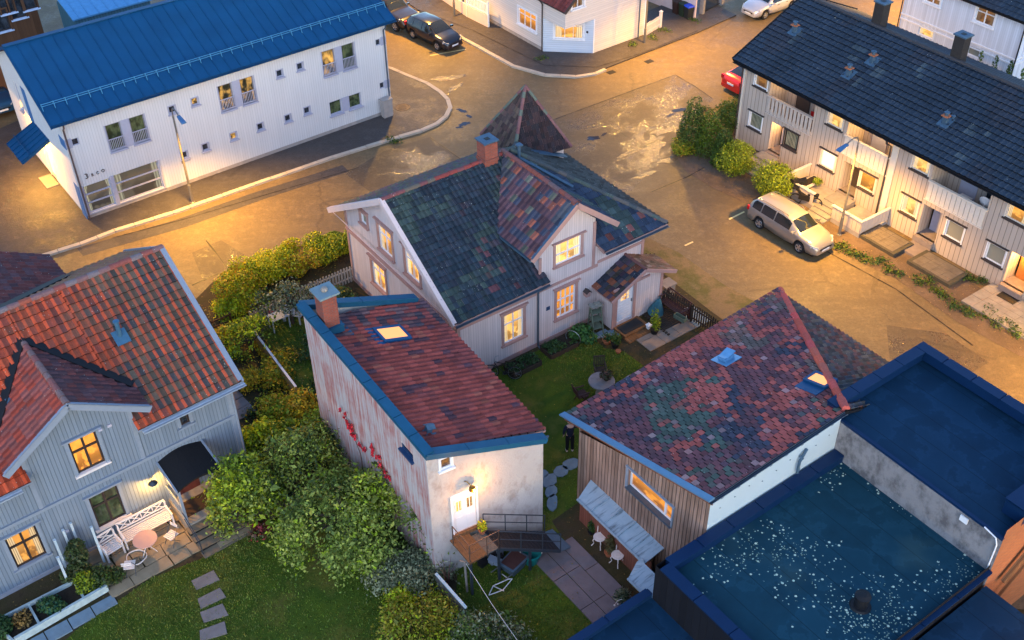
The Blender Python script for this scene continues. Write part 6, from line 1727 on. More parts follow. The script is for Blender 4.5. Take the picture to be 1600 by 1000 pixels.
mb = MB(); mb.tube([(x0-.06, -12.45, 5.75), (x0-.06, -12.9, 5.65), (x0-.06, -13.0, 5.4), (x0-.06, -13.0, 3.6)], .025, 6); mb.build('cable', M['white_paint'], K2)
mb = MB(); a_, b_ = V3((x0+.8, yb1-.2, 3.2)), V3((x0+3.4, yb1-.2, 5.2)); mb.bar(a_, b_, .12, .3); mb.bar(a_-V3((0, 0, .9)), b_-V3((0, 0, .9)), .10, .07); mb.build('beam', M['deck_wood'], K2)
LAMPB = FK.o+FK.e0*(x0+1.6)+FK.e1*(-16.0)+V3((0, 0, 4.2))
# ------------------------------------------------------------------ grey-blue house lower left
FG = Frame(at(87, 891), 38.0)
G = thing('grey_house', 'grey-blue boarded house with a red pantile roof and a front gable', 'house', FG.o, FG.th)
gL, gR, gB = -7.5, 7.92, 9.9
gz, gzr, gbr = 4.84, 8.02, 4.95
sG = (gzr-gz)/(gbr+.42)
gf = Wall((0, 0), (1, 0)); gs = Wall((gR, 0), (0, 1))
GW = [(1.92, 3.86, 2.92, 5.42, 'o'), (1.92, .92, 3.0, 2.58, 'd'), (-1.12, 1.0, -.04, 2.6, 'h'), (5.86, 3.78, 6.22, 4.3, 's')]
mb = MB()
gf.make(mb, [(gL, .2), (gR, .2), (gR, 4.95), (4.2, 4.95), (4.2, 5.85), (2.28, 7.05), (.36, 5.85), (.36, 4.95), (gL, 4.95)][:0] or [(gL, .2), (.36, .2), (.36, 4.95), (gL, 4.95)], [r[:4] for r in GW if r[4] == 'h'])
gf.make(mb, [(.36, .2), (4.2, .2), (4.2, 5.85), (2.28, 7.1), (.36, 5.85)], [r[:4] for r in GW if r[4] in 'od'])
gf.make(mb, [(4.2, .2), (gR, .2), (gR, 4.95), (4.2, 4.95)], [r[:4] for r in GW if r[4] == 's'])
gs.make(mb, [(0, .2), (gB, .2), (gB, 4.95), (gbr, gzr-.1), (0, 4.95)])
for x in (.36, 4.2): mb.face([(x, 0, 4.9), (x, 0, 5.85), (x, 1.7, 5.85)]); mb.face([(x, 0, 4.9), (x, 1.7, 5.85), (x, 0, 5.85)])
Wall((gR, gB), (-1, 0)).make(mb, [(0, .2), (gR-gL, .2), (gR-gL, 4.95), (0, 4.95)]); Wall((gL, gB), (0, -1)).make(mb, [(0, .2), (gB, .2), (gB, 4.95), (gbr, gzr-.1), (0, 4.95)])
mb.build('wall', M['grey_siding'], G)
mb = MB(); mb.box(gL, gR+.02, -.05, gB, 0, .2); mb.build('plinth', plain('plinth_grey', (.26, .27, .31), .7), G)
mb = MB()
gf.box(mb, gL, gR, 3.0, 3.14, 0, .04); gf.box(mb, gL, gR, 3.14, 3.18, 0, .09); gs.box(mb, 0, gB, 3.0, 3.14, 0, .04)
for x in (.30, 4.14): gf.box(mb, x, x+.14, 3.18, 5.8, 0, .04)
gf.box(mb, gR-.14, gR+.03, .2, 4.8, 0, .035); gs.box(mb, -.03, .14, .2, 4.8, 0, .03)
mb.build('belt_course', M['grey_paint'], G)
for r in GW:
    w = r[4]
    window(G, gf, r[:4], M['dark_frame'], {'o': M['glass_orange'], 'd': M['glass_green'], 'h': M['glass_lit'], 's': M['glass_dark']}[w], M['grey_paint'], cw=.12, mull=(.5,) if w != 's' else (), trans=(.64,) if w != 's' else (), head=.1 if w != 's' else 0, fw=.07, sep=.085, sillm=M['white_wood'] if w in 'od' else M['grey_paint'])
mb = MB(); gf.box(mb, 3.35, 3.5, 5.3, 5.42, 0, .05); gf.box(mb, .8, .92, 1.52, 1.64, 0, .05); gf.box(mb, 3.0, 3.12, 5.44, 5.54, .1, .2); mb.build('wall_box', M['lilac_trim'], G)
def gcol(u, v):
    a = u+gL-.4
    k = rnd.uniform(.75, 1.2); n = fnoise(u, v, .5, 5)+rnd.uniform(-.25, .25)
    red = (.45*k, .070*k, .028*k)
    m = min(1, max(0, (a+.2)/6.5+n*.7))
    mo = rnd.choice([(.095, .075, .055), (.075, .07, .06), (.06, .055, .055), (.12, .085, .06)])
    pan = tuple(red[i]*.8*(1-m)+mo[i]*k*m for i in range(3))
    mc = m*.55 if n > .1 else m*.25
    return (tuple(red[i]*(1-mc)+mo[i]*mc for i in range(3)), pan)
mb = MB()
slG = math.hypot(gbr+.42, gzr-gz); vG = V3((0, gbr+.42, gzr-gz)).normalized(); LG = gR+.45-gL
GA, GL_, GR_, GZ, GE = 2.28, -.32, 4.86, 7.3, 5.62
dG = (GZ-gz)/sG-.42; dE = (GE-gz)/sG-.42
vv_ = lambda b: slG*(b+.42)/(gbr+.42)
uL, uA, uR = .34-gL, GA-gL, 4.22-gL
PCS = [[(0, 0), (uL, 0), (uL, slG), (0, slG)], [(uR, 0), (LG, 0), (LG, slG), (uR, slG)], [(uL, vv_(dE)+.1), (uA, vv_(dG)-.15), (uA, slG), (uL, slG)], [(uA, vv_(dG)-.15), (uR, vv_(dE)+.1), (uR, slG), (uA, slG)]]
for q_ in PCS: tiles(mb, (gL, -.42, gz+.05), (1, 0, 0), vG, q_, .305, .365, gcol, 'pan', .06, hs=1.25)
vGb = V3((0, -(gbr+.42), gzr-gz)).normalized()
tiles(mb, (gL, 2*gbr+.42, gz+.05), (1, 0, 0), vGb, [(0, 0), (LG, 0), (LG, slG), (0, slG)], .305, .365, lambda u, v: tuple(x*rnd.uniform(.85, 1.15) for x in (.24, .12, .07)), 'pan', .035)

for q_ in PCS: mb.slab([V3((gL+a_, -.42, gz))+vG*b_ for a_, b_ in q_], .1, mi=1)
mb.slab([(gR+.45, 2*gbr+.42, gz), (gL, 2*gbr+.42, gz), (gL, gbr, gzr), (gR+.45, gbr, gzr)], .1, mi=1)
ridge(mb, (gL, gbr, gzr+.11), (gR+.45, gbr, gzr+.11), .13, lambda i, j: rnd.choice([(.22, .07, .06), (.18, .10, .10), (.16, .13, .14), (.26, .075, .05)]), .42)
# front gable
def gx(u, v): k = rnd.uniform(.75, 1.2); return tuple(x*k for x in rnd.choice([(.30, .055, .035), (.26, .06, .045), (.22, .07, .06)]))
def gx2(u, v): k = rnd.uniform(.75, 1.2); return tuple(x*k for x in rnd.choice([(.15, .045, .04), (.12, .045, .045), (.10, .05, .055)]))
s1 = math.hypot(GA-GL_, GZ-GE); tiles(mb, (GL_, -.42, GE+.05), (0, 1, 0), V3((GA-GL_, 0, GZ-GE)).normalized(), [(0, 0), (dE+.42, 0), (dG+.5, s1), (0, s1)], .28, .33, gx, 'pan', .035)
s2 = math.hypot(GR_-GA, GZ-GE)
tiles(mb, (GR_, -.42, GE+.05), (0, 1, 0), V3((GA-GR_, 0, GZ-GE)).normalized(), [(0, 0), (dE+.42, 0), (dG+.5, s2), (0, s2)], .28, .33, gx2, 'pan', .035)
mb.slab([(GL_, -.42, GE), (GA, -.42, GZ), (GA, dG, GZ), (GL_, dE, GE)][::-1], .08, mi=1); mb.slab([(GR_, -.42, GE), (GA, -.42, GZ), (GA, dG, GZ), (GR_, dE, GE)], .08, mi=1)
ridge(mb, (GA, -.42, GZ+.09), (GA, dG+.1, GZ+.09), .11, lambda i, j: rnd.choice([(.24, .09, .08), (.20, .12, .11)]), .36)
# rear gable
HA, HZ, HE = 2.0, 7.75, 5.9
dH = gbr*2-((HZ-gz)/sG-.42); dHE = gbr*2-((HE-gz)/sG-.42)
for e, f in ((HA+3.4, gx2), (HA-3.4, gx)):
    s_ = math.hypot(3.4, HZ-HE)
    tiles(mb, (e, 10.6, HE+.05), (0, -1, 0), V3((HA-e, 0, HZ-HE)).normalized(), [(0, 0), (10.6-dHE, 0), (10.6-dH, s_), (0, s_)], .28, .33, f, 'pan', .035)
    q = [(e, 10.6, HE), (HA, 10.6, HZ), (HA, dH, HZ), (e, dHE, HE)]; mb.slab(q if e < HA else q[::-1], .08, mi=1)
ridge(mb, (HA, 10.6, HZ+.09), (HA, dH-.1, HZ+.09), .11, lambda i, j: (.20, .09, .08), .36)
mb.build('roof', [M['tile_lich'], M['grey_paint']], G)
mb = MB()
dk = V3((0, 0, .06))
mb.bar((GL_+.0, dE+.05, GE+.21), (GA, dG+.1, GZ+.2), .3, .06); mb.bar((GR_-.0, dE+.05, GE+.21), (GA, dG+.1, GZ+.2), .3, .06); mb.bar((HA+3.4, dHE, HE+.2), (HA, dH, HZ+.2), .3, .06); mb.build('valley', M['black'], G)
mb = MB()
for e in (GL_, GR_): mb.bar((e, -.45, GE), (GA, -.45, GZ), .06, .26); mb.bar((e, -.42, GE+.13), (GA, -.42, GZ+.13), .12, .03)
mb.bar((gR+.46, -.44, gz+.04), (gR+.46, gbr, gzr+.04), .08, .24); mb.bar((gR+.46, 2*gbr+.44, gz+.04), (gR+.46, gbr, gzr+.04), .08, .24); mb.bar((gR+.40, -.44, gz+.17), (gR+.40, gbr, gzr+.17), .2, .05)
mb.build('bargeboard', M['grey_paint'], G)
gp_m = plain('gutter_pale', (.36, .42, .50), .45, .2, .2, 4)
for a, b in ((gL, GL_+.3), (GR_-.5, gR+.5)): mb = MB(); mb.box(a, b, -.56, -.38, gz-.12, gz+.0); half_gutter(mb, (a, -.58, gz+.0), (b, -.58, gz+.0), .07); mb.build('gutter', gp_m, G)
mb = MB(); mb.tube([(gR+.12, -.5, gz-.08), (gR+.06, -.1, gz-.4), (gR+.06, -.06, .1)], .045, 7); mb.build('downpipe', M['grey_paint'], G)
q = FG.solve((184, 517), b=3.0)
zz = gz+.05+(3.3+.42)*sG
mb = MB(); gv = vG; gn = V3((1, 0, 0)).cross(gv)
c = FG.solve((184, 512), b=2.55); c.z = gz+.12+(c.y+.42)*sG
mb.obox(c+gn*.12, ((1, 0, 0), gv, gn), (.26, .30, .02)); mb.tube([c, c+V3((0, 0, .75))], .085, 10); mb.lathe([(.085, 0), (.12, .02), (.12, .07), (0, .09)], c+V3((0, 0, .75)), 10); mb.build('vent_pipe', plain('pipe_sky', (.05, .13, .21), .4, .2), G)
mb = MB(); c = FG.solve((2, 560), b=1.8); c.z = gz+.06+(c.y+.42)*sG; mb.obox(c+gn*.1, ((1, 0, 0), gv, gn), (.35, .5, .05)); mb.build('skylight', M['lead_flash'], G)
# wall lamp
LAMPG = gf.p(4.18, 2.02, .3)
mb = MB(); mb.tube([gf.p(4.18, 2.3, 0), gf.p(4.18, 2.36, .18), LAMPG+V3((0, 0, .16))], .012, 5); mb.lathe([(0, .17), (.06, .15), (.17, .06), (.18, .05)], LAMPG, 14); mb.lathe([(.18, .05), (.165, .05)], LAMPG, 14)
o = mb.build('wall_lamp', M['dark_steel'], G)
mb = MB(); mb.lathe([(0, .07), (.05, .03), (.05, -.03), (0, -.06)], LAMPG, 8); mb.build('bulb', M['lamp_glow'], o)
# porch with the black arched roof
pa0, pa1, pd = 4.62, 6.42, 1.62
mb = MB(); n = 8
for i in range(n):
    t0, t1 = i/n, (i+1)/n; hh = lambda t: 2.62+.22*math.sin(math.pi*t)
    x0_, x1_ = pa0+(pa1-pa0)*t0, pa0+(pa1-pa0)*t1
    mb.hexa([(x0_, -pd, hh(t0)-.28), (x1_, -pd, hh(t1)-.28), (x1_, 0, hh(t1)-.05), (x0_, 0, hh(t0)-.05)], [(x0_, -pd, hh(t0)-.2), (x1_, -pd, hh(t1)-.2), (x1_, 0, hh(t1)+.03), (x0_, 0, hh(t0)+.03)])
mb.build('porch_roof', plain('felt_wet', (.006, .006, .008), .6, 0, .4, 14, .3, .4), G)
mb = MB()
for x in (pa0-.02, pa1+.02): mb.bar((x, -pd, 2.38), (x, 0, 2.64), .07, .16)
for x in (pa0+.06, pa1-.06): mb.box(x-.05, x+.05, -pd+.06, -pd+.16, .55, 2.36); mb.box(x-.02, x+.02, -pd+.1, 0, 1.3, 1.38); mb.box(x-.02, x+.02, -pd+.1, 0, .6, .66)
for k in range(8): mb.box(pa0+.05, pa0+.075, -pd+.2+k*.18, -pd+.24+k*.18, .6, 1.35)
mb.build('porch_frame', M['grey_paint'], G)
mb = MB(); mb.box(pa0, pa1, -pd, 0, 0, .55); mb.build('porch_floor', M['stone'], G)
mb = MB(); gf.box(mb, 5.0, 5.95, .55, 2.5, 0, .04); mb.build('door', plain('door_maroon', (.10, .025, .02), .5), G)
mb = MB(); mb.box(pa0+.12, pa0+1.35, -pd+.35, -pd+1.15, .551, .565); mb.build('doormat', plain('coir', (.05, .03, .02), .95), G)
mb = MB()
for k in range(4): mb.box(pa0-.05, pa1+.1, -pd-.36*(k+1)+.03, -pd-.36*k+.02, 0, .55-.125*(k+1)-.02, mi=1); mb.box(pa0-.08, pa1+.13, -pd-.36*(k+1), -pd-.36*k+.012, .55-.125*(k+1)-.02, .55-.125*(k+1)+.02)
mb.build('porch_step', [plain('step_stone', (.15, .12, .085), .8, 0, .4, 4, bump=.4), M['black']], G)
mb = MB(); mb.tube([(pa0-.04, -pd, 1.3), (pa0-.04, -pd-.05, 1.3), (pa0-.04, -pd-1.2, .85), (pa0-.04, -pd-1.2, 0)], .022, 6); mb.tube([(pa0-.04, -pd, .95), (pa0-.04, -pd-1.2, .5)], .018, 5); mb.build('handrail', M['dark_steel'], G)

# ------------------------------------------------------------------ patio of the grey house
def gl(a, b, z=0): v = FG.o+FG.e0*a+FG.e1*b; return V3((v.x, v.y, z))
mb = MB(); g_ = random.Random(12)
rows = [(1.0, -.05, -.75), (1.0, -.75, -1.4), (.9, -1.4, -2.05), (1.1, -2.05, -2.6)]
for ri, (a0, b0, b1) in enumerate(rows):
    a = a0
    while a < 5.0+ (3.2 if ri == 3 else 0):
        w = g_.uniform(.6, 1.15)
        j = lambda: g_.uniform(-.05, .05)
        mb.prism([(a+.02+j()*.4, b1+.02+j()*.5), (a+w-.02+j()*.4, b1+.02+j()*.5), (a+w-.02+j(), b0-.02+j()*.5), (a+.02+j(), b0-.02+j()*.5)], .0, .055+g_.uniform(0, .012)); a += w
for a in np.arange(-2.2, 1.0, .85): mb.prism([(a+.02, -3.05+(a+2.2)*.05), (a+.83, -3.05+(a+2.2)*.05), (a+.83, -2.45), (a+.02, -2.45)], 0, .05+g_.uniform(0, .012), mi=1)
for a in np.arange(5.2, 8.2, .8): mb.prism([(a+.02, -2.95), (a+.78, -2.95), (a+.78, -2.35), (a+.02, -2.35)], 0, .05)
o = mb.build('paving', [plain('flagstone', (.26, .20, .13), .8, 0, .35, 2.5, bump=.4), M['slab_blue']]); o.location = gl(0, 0, .03); o.rotation_euler = (0, 0, FG.th); setp(o, kind='structure')

def garden_seat(nm, lab, cat, p, rz, L, m, D=.55):
    t = thing(nm, lab, cat, p, rz)
    mb = MB()
    for k in range(6): mb.box(-L/2+.05, L/2-.05, -D/2+k*D/6+.01, -D/2+(k+1)*D/6-.015, .42, .445)
    mb.build('seat', m, t)
    mb = MB(); by = D/2
    for z in (.5, .62, .9): mb.bar((-L/2, by+(z-.45)*.2, z), (L/2, by+(z-.45)*.2, z), .03, .05 if z < .9 else .08)
    n = max(1, round(L/.55))
    for i in range(n):
        a, b = -L/2+.06+(L-.12)*i/n, -L/2+.06+(L-.12)*(i+1)/n
        mb.bar((a+.03, by+.035, .63), (b-.03, by+.085, .88), .02, .035); mb.bar((b-.03, by+.035, .63), (a+.03, by+.085, .88), .02, .035); mb.bar((a, by+.035, .6), (a, by+.09, .9), .03, .04)
    mb.build('backrest', m, t)
    for s in (-1, 1):
        mb = MB(); x = s*(L/2-.03); mb.bar((x, -D/2-.02, .66), (x, by+.06, .68), .07, .035); mb.build('armrest', m, t)
        for y in (-D/2+.03, by): mb = MB(); mb.box(x-.03, x+.03, y-.03, y+.03, 0, .66 if y < 0 else .92); mb.build('leg', m, t)
        mb = MB(); mb.box(x-.02, x+.02, -D/2, by, .36, .42); mb.build('seat_frame', m, t)
    return t
garden_seat('garden_bench', 'long white slatted garden bench with a crossed back under the wall lamp', 'bench', gl(3.42, -.62, .06), FG.th, 1.95, M['white_wood'])
garden_seat('garden_armchair', 'white slatted garden armchair left of the bench, half in blue light', 'armchair', gl(1.98, -.72, .06), FG.th+.12, .72, M['white_wood'])
t = thing('bistro_table', 'round pink-topped bistro table in front of the white bench', 'table', gl(3.05, -1.45, .06))
mb = MB(); mb.lathe([(0, .72), (.44, .72), (.45, .735), (.44, .75), (0, .752)], n=28); mb.build('tabletop', plain('table_pink', (.50, .30, .25), .5, 0, .06), t)
for i in range(3): a = 2*math.pi*i/3; mb = MB(); mb.tube([(.08*math.cos(a), .08*math.sin(a), .72), (.05*math.cos(a), .05*math.sin(a), .4), (.34*math.cos(a), .34*math.sin(a), 0)], .014, 5); mb.build('leg', M['white_wood'], t)
def folding(lab, p, rz):
    t = thing('folding_chair', lab, 'folding chair', p, rz, 'folding chairs round the bistro table')
    mb = MB()
    for k in range(6): mb.box(-.2, .2, -.2+k*.07, -.15+k*.07, .44, .46)
    mb.build('seat', M['white_wood'], t)
    mb = MB()
    for z in (.7, .8): mb.box(-.19, .19, .24, .26, z, z+.05)
    mb.build('backrest', M['white_wood'], t)
    for s in (-1, 1):
        mb = MB(); mb.tube([(s*.2, -.24, 0), (s*.2, .25, .86)], .012, 5); mb.build('leg', M['dark_steel'], t)
        mb = MB(); mb.tube([(s*.17, .22, 0), (s*.17, -.2, .45)], .012, 5); mb.build('leg', M['dark_steel'], t)
    return t
folding('slatted folding chair right of the bistro table, casting a striped shadow', gl(3.95, -1.62, .06), FG.th-1.2)
folding('slatted folding chair left of the bistro table, beside the coiled hose', gl(2.15, -1.95, .06), FG.th+2.6)
mb = MB(); pts = [(math.cos(a)*.36*(1+.08*math.sin(3*a)), math.sin(a)*.36, .02+.004*a) for a in np.linspace(0, 12.2, 50)]; mb.tube(pts, .018, 5)
o = mb.build('garden_hose', M['white_wood']); o.location = gl(2.55, -1.45, .09); setp(o, 'pale coiled garden hose on the paving by the armchair', 'hose')
# climbing frame: white posts
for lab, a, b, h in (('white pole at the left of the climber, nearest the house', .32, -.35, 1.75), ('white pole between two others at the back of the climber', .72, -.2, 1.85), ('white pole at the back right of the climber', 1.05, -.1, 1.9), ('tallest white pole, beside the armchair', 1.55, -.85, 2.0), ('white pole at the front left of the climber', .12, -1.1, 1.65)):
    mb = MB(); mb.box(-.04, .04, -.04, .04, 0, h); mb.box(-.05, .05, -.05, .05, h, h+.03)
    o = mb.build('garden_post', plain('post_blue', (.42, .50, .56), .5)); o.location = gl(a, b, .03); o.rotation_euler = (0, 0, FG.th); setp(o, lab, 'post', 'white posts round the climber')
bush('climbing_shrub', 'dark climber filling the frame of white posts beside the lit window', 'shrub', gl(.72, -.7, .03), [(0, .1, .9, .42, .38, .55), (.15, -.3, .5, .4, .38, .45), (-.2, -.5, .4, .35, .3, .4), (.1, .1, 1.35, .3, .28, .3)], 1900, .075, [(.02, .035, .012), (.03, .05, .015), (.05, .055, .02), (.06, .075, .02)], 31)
# planter frame with beds
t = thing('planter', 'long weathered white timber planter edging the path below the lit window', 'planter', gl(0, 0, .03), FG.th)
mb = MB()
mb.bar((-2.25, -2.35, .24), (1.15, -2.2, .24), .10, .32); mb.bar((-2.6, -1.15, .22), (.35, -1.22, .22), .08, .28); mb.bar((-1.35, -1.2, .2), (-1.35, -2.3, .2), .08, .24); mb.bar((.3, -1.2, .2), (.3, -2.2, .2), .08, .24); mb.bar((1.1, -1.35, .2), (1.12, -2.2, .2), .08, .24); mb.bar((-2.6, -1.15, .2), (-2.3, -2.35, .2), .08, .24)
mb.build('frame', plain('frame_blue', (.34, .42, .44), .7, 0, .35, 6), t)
mb = MB(); mb.prism([(-2.5, -1.2), (1.08, -1.25), (1.08, -2.17), (-2.25, -2.3)], .02, .2); mb.build('soil', M['soil_bed'], t)
# ------------------------------------------------------------------ cars
def car_by_wheels(name, lab, kind, mp, rear, front, wx, W):
    a, b = at(*rear), at(*front); h = (b-a).normalized(); left = V3((-h.y, h.x, 0))
    c = (a+b)/2-h*(sum(wx)/2)+left*W
    return car(name, lab, (c.x, c.y, .01), math.atan2(h.y, h.x), kind, mp), h
_, hd = car_by_wheels('estate_car', 'silver estate car parked along the beige terraced houses', 'estate', M['paint_silver'], (1184, 356), (1249, 396), (-1.38, 1.33), .80)
_, hg = car_by_wheels('hatchback', 'dark navy hatchback parked at the kerb opposite the corner house', 'hatch', M['paint_navy'], (648.5, 61.5), (682, 78), (-1.28, 1.28), .80)
q = at(619, 49.5); lf = V3((-hg.y, hg.x, 0)); c = q-hg*1.62+lf*.85
car('pickup_truck', 'dark grey pickup truck half hidden behind the blue roof edge', (c.x, c.y, .01), math.atan2(hg.y, hg.x), 'pickup', M['paint_black'])
c = at(1141, 146)+FR.e0*2.35
car('saloon_car', 'bright red saloon car seen from behind at the end of the terraced houses', (c.x, c.y, .01), FR.th, 'coupe', M['paint_red'])
c = at(1168, 29)+FR.e0*2.1
car('hatchback', 'silver hatchback facing the crossing near the iron gate', (c.x, c.y, .01), FR.th+math.pi, 'hatch', M['paint_white'])
c = at(10, 184)+FW.e1*2.1-FW.e0*.0
car('hatchback', 'blue hatchback cut off by the left edge of the picture, in the office yard', (c.x, c.y, .1), FW.th-math.pi/2, 'hatch', M['paint_blue'])

# ------------------------------------------------------------------ street lamps
LIGHTS = []
def lamp_at(p, rz, e, col=(1., .505, .075), size=.3, name='street_light', rot=None, spot=None):
    l = bpy.data.lights.new(name, 'SPOT' if spot else 'POINT'); l.energy = e; l.color = col; l.shadow_soft_size = size
    if spot: l.spot_size = R(spot); l.spot_blend = .5
    o = bpy.data.objects.new(name, l); COL.objects.link(o); o.location = p
    if rot is not None: o.rotation_mode = 'QUATERNION'; o.rotation_quaternion = V3(rot).to_track_quat('-Z', 'Y')
    o['kind'] = 'helper'
    return o
def street_lamp(lab, base, ang, h, e, z=0., reach=1.25, spot=145, tilt=.45):
    b = at(*base) if not isinstance(base, V3) else base
    t = thing('street_lamp', lab, 'street lamp', (b.x, b.y, z), ang)
    mb = MB(); mb.tube([(0, 0, 0), (0, 0, 1.1)], .085, 10); mb.tube([(0, 0, 1.1), (0, 0, 1.16), (0, 0, h-.5)], [.085, .06, .045], 10); mb.lathe([(.13, 0), (.13, .05), (.09, .08)], n=10); mb.box(-.12, -.06, -.07, .07, h*.42, h*.42+.12); mb.build('pole', M['pole_steel'], t)
    mb = MB(); mb.tube([(0, 0, h-.5), (.02, 0, h-.2), (.18, 0, h+.02), (.45, 0, h+.06), (reach-.35, 0, h-.1)], .035, 8); mb.build('arm', M['pole_steel'], t)
    mb = MB(); P = lambda x, y, z: (reach-.4+x, y, h-.12-x*.22+z)
    mb.hexa([P(0, -.10, -.05), P(.62, -.14, -.05), P(.62, .14, -.05), P(0, .10, -.05)], [P(0, -.08, .03), P(.6, -.12, .02), P(.6, .12, .02), P(0, .08, .03)]); o = mb.build('lamp_head', plain('lamp_blue', (.06, .14, .27), .4, .2), t)
    mb = MB(); mb.hexa([P(.1, -.10, -.068), P(.56, -.11, -.068), P(.56, .11, -.068), P(.1, .10, -.068)], [P(.1, -.10, -.052), P(.56, -.11, -.052), P(.56, .11, -.052), P(.1, .10, -.052)]); mb.build('lens', M['street_glow'], o)
    hx = reach-.05
    p = V3((b.x+math.cos(ang)*hx, b.y+math.sin(ang)*hx, z+h-.38))
    lamp_at(p, 0, e, spot=spot, rot=(math.cos(ang)*tilt, math.sin(ang)*tilt, -1))
    return t
WARM = (1., .60, .22)
e0a, e1a = FW.th, FW.th+math.pi/2
street_lamp('street lamp on the pavement in front of the white office facade', (302, 319), e1a+math.pi, 5.75, 2250, .1, spot=140, tilt=.5)
street_lamp('street lamp between the silver estate car and the slab terraces', (1311, 367), FR.th+math.pi, 5.75, 1500, spot=160, tilt=.2)
street_lamp('street lamp by the low pink wall near the navy hatchback', (710, 27), FT.th+math.pi, 7.6, 2600, .0, 2.4, spot=140, tilt=.5)
street_lamp('street lamp by the picket gate of the corner house', (1007, 69), FT.th-math.pi/2, 7.6, 2850, .0, 2.2, spot=135, tilt=.6)
street_lamp('street lamp further down the road beyond the right edge', FR.o-FR.e0*2.6-FR.e1*15, FR.th+math.pi, 6.2, 2250)
street_lamp('street lamp in the side street behind the terraced houses', FR.o+FR.e0*24+FR.e1*14, FR.th+math.pi, 7.5, 4500)
def lw(F, v): return F.o+F.e0*v.x+F.e1*v.y+V3((0, 0, v.z))
lamp_at(lw(FS, LAMPS+V3((.02, -.14, .02))), 0, 48, (1., .42, .08), .05, 'door_light')
lamp_at(lw(FG, LAMPG+V3((0, -.05, -.03))), 0, 62, (1., .48, .08), .05, 'wall_light')
lamp_at(lw(FW, V3((-.9, 4.9, 2.55))), 0, 480, (1., .46, .06), .07, 'entrance_light')
lamp_at(lw(FR, V3((.45, -7.7, 2.05))), 0, 55, (1., .52, .12), .06, 'porch_light')
lamp_at(lw(FR, V3((.5, 7.85, 2.05))), 0, 14, (1., .55, .18), .06, 'porch_light')
lamp_at(lw(FR, V3((1.1, 1.9, 4.5))), 0, 50, (1., .56, .14), .06, 'balcony_light')
lamp_at(lw(FR, V3((.9, 8.2, 4.4))), 0, 9, (1., .56, .16), .06, 'balcony_light')
lamp_at(LAMPB, 0, 60, (1., .45, .10), .1, 'yard_light')

# ------------------------------------------------------------------ planting
RV = random.Random(5)
def b_at(px, z=0.03): v = at(*px); return V3((v.x, v.y, z))
hed = [((378, 474), 1.05, 1.5, PAL_GOLD+PAL_YEL, 'golden bush at the left end of the street hedge'), ((400, 452), 1.1, 1.6, PAL_YEL+PAL_GOLD[:2], 'bright yellow bush in the street hedge, second from the left'), ((430, 440), 1.15, 1.65, PAL_YEL, 'yellow-green bush in the middle of the street hedge'), ((468, 424), 1.1, 1.55, PAL_YEL+PAL_GOLD[:1], 'yellow bush in the street hedge behind the red brick chimney'), ((506, 408), 1.05, 1.25, PAL_YEL+PAL_CON2, 'green-yellow bush in the street hedge near the pale picket fence'), ((536, 393), .95, 1.0, PAL_CON2+PAL_YEL[:2], 'low green bush in the street hedge against the pink house')]
for i, (p, r, h, pal, lab) in enumerate(hed):
    bl = [(RV.uniform(-.6, .6)*r, RV.uniform(-.6, .6)*r, h*RV.uniform(.35, .72), r*RV.uniform(.5, .72), r*RV.uniform(.5, .72), h*RV.uniform(.32, .42)) for _ in range(7)]
    bush('hedge_bush', lab, 'bush', b_at(p), bl, 4600, .064, pal, 40+i, 'bushes of the yellow street hedge', gaps=.2)
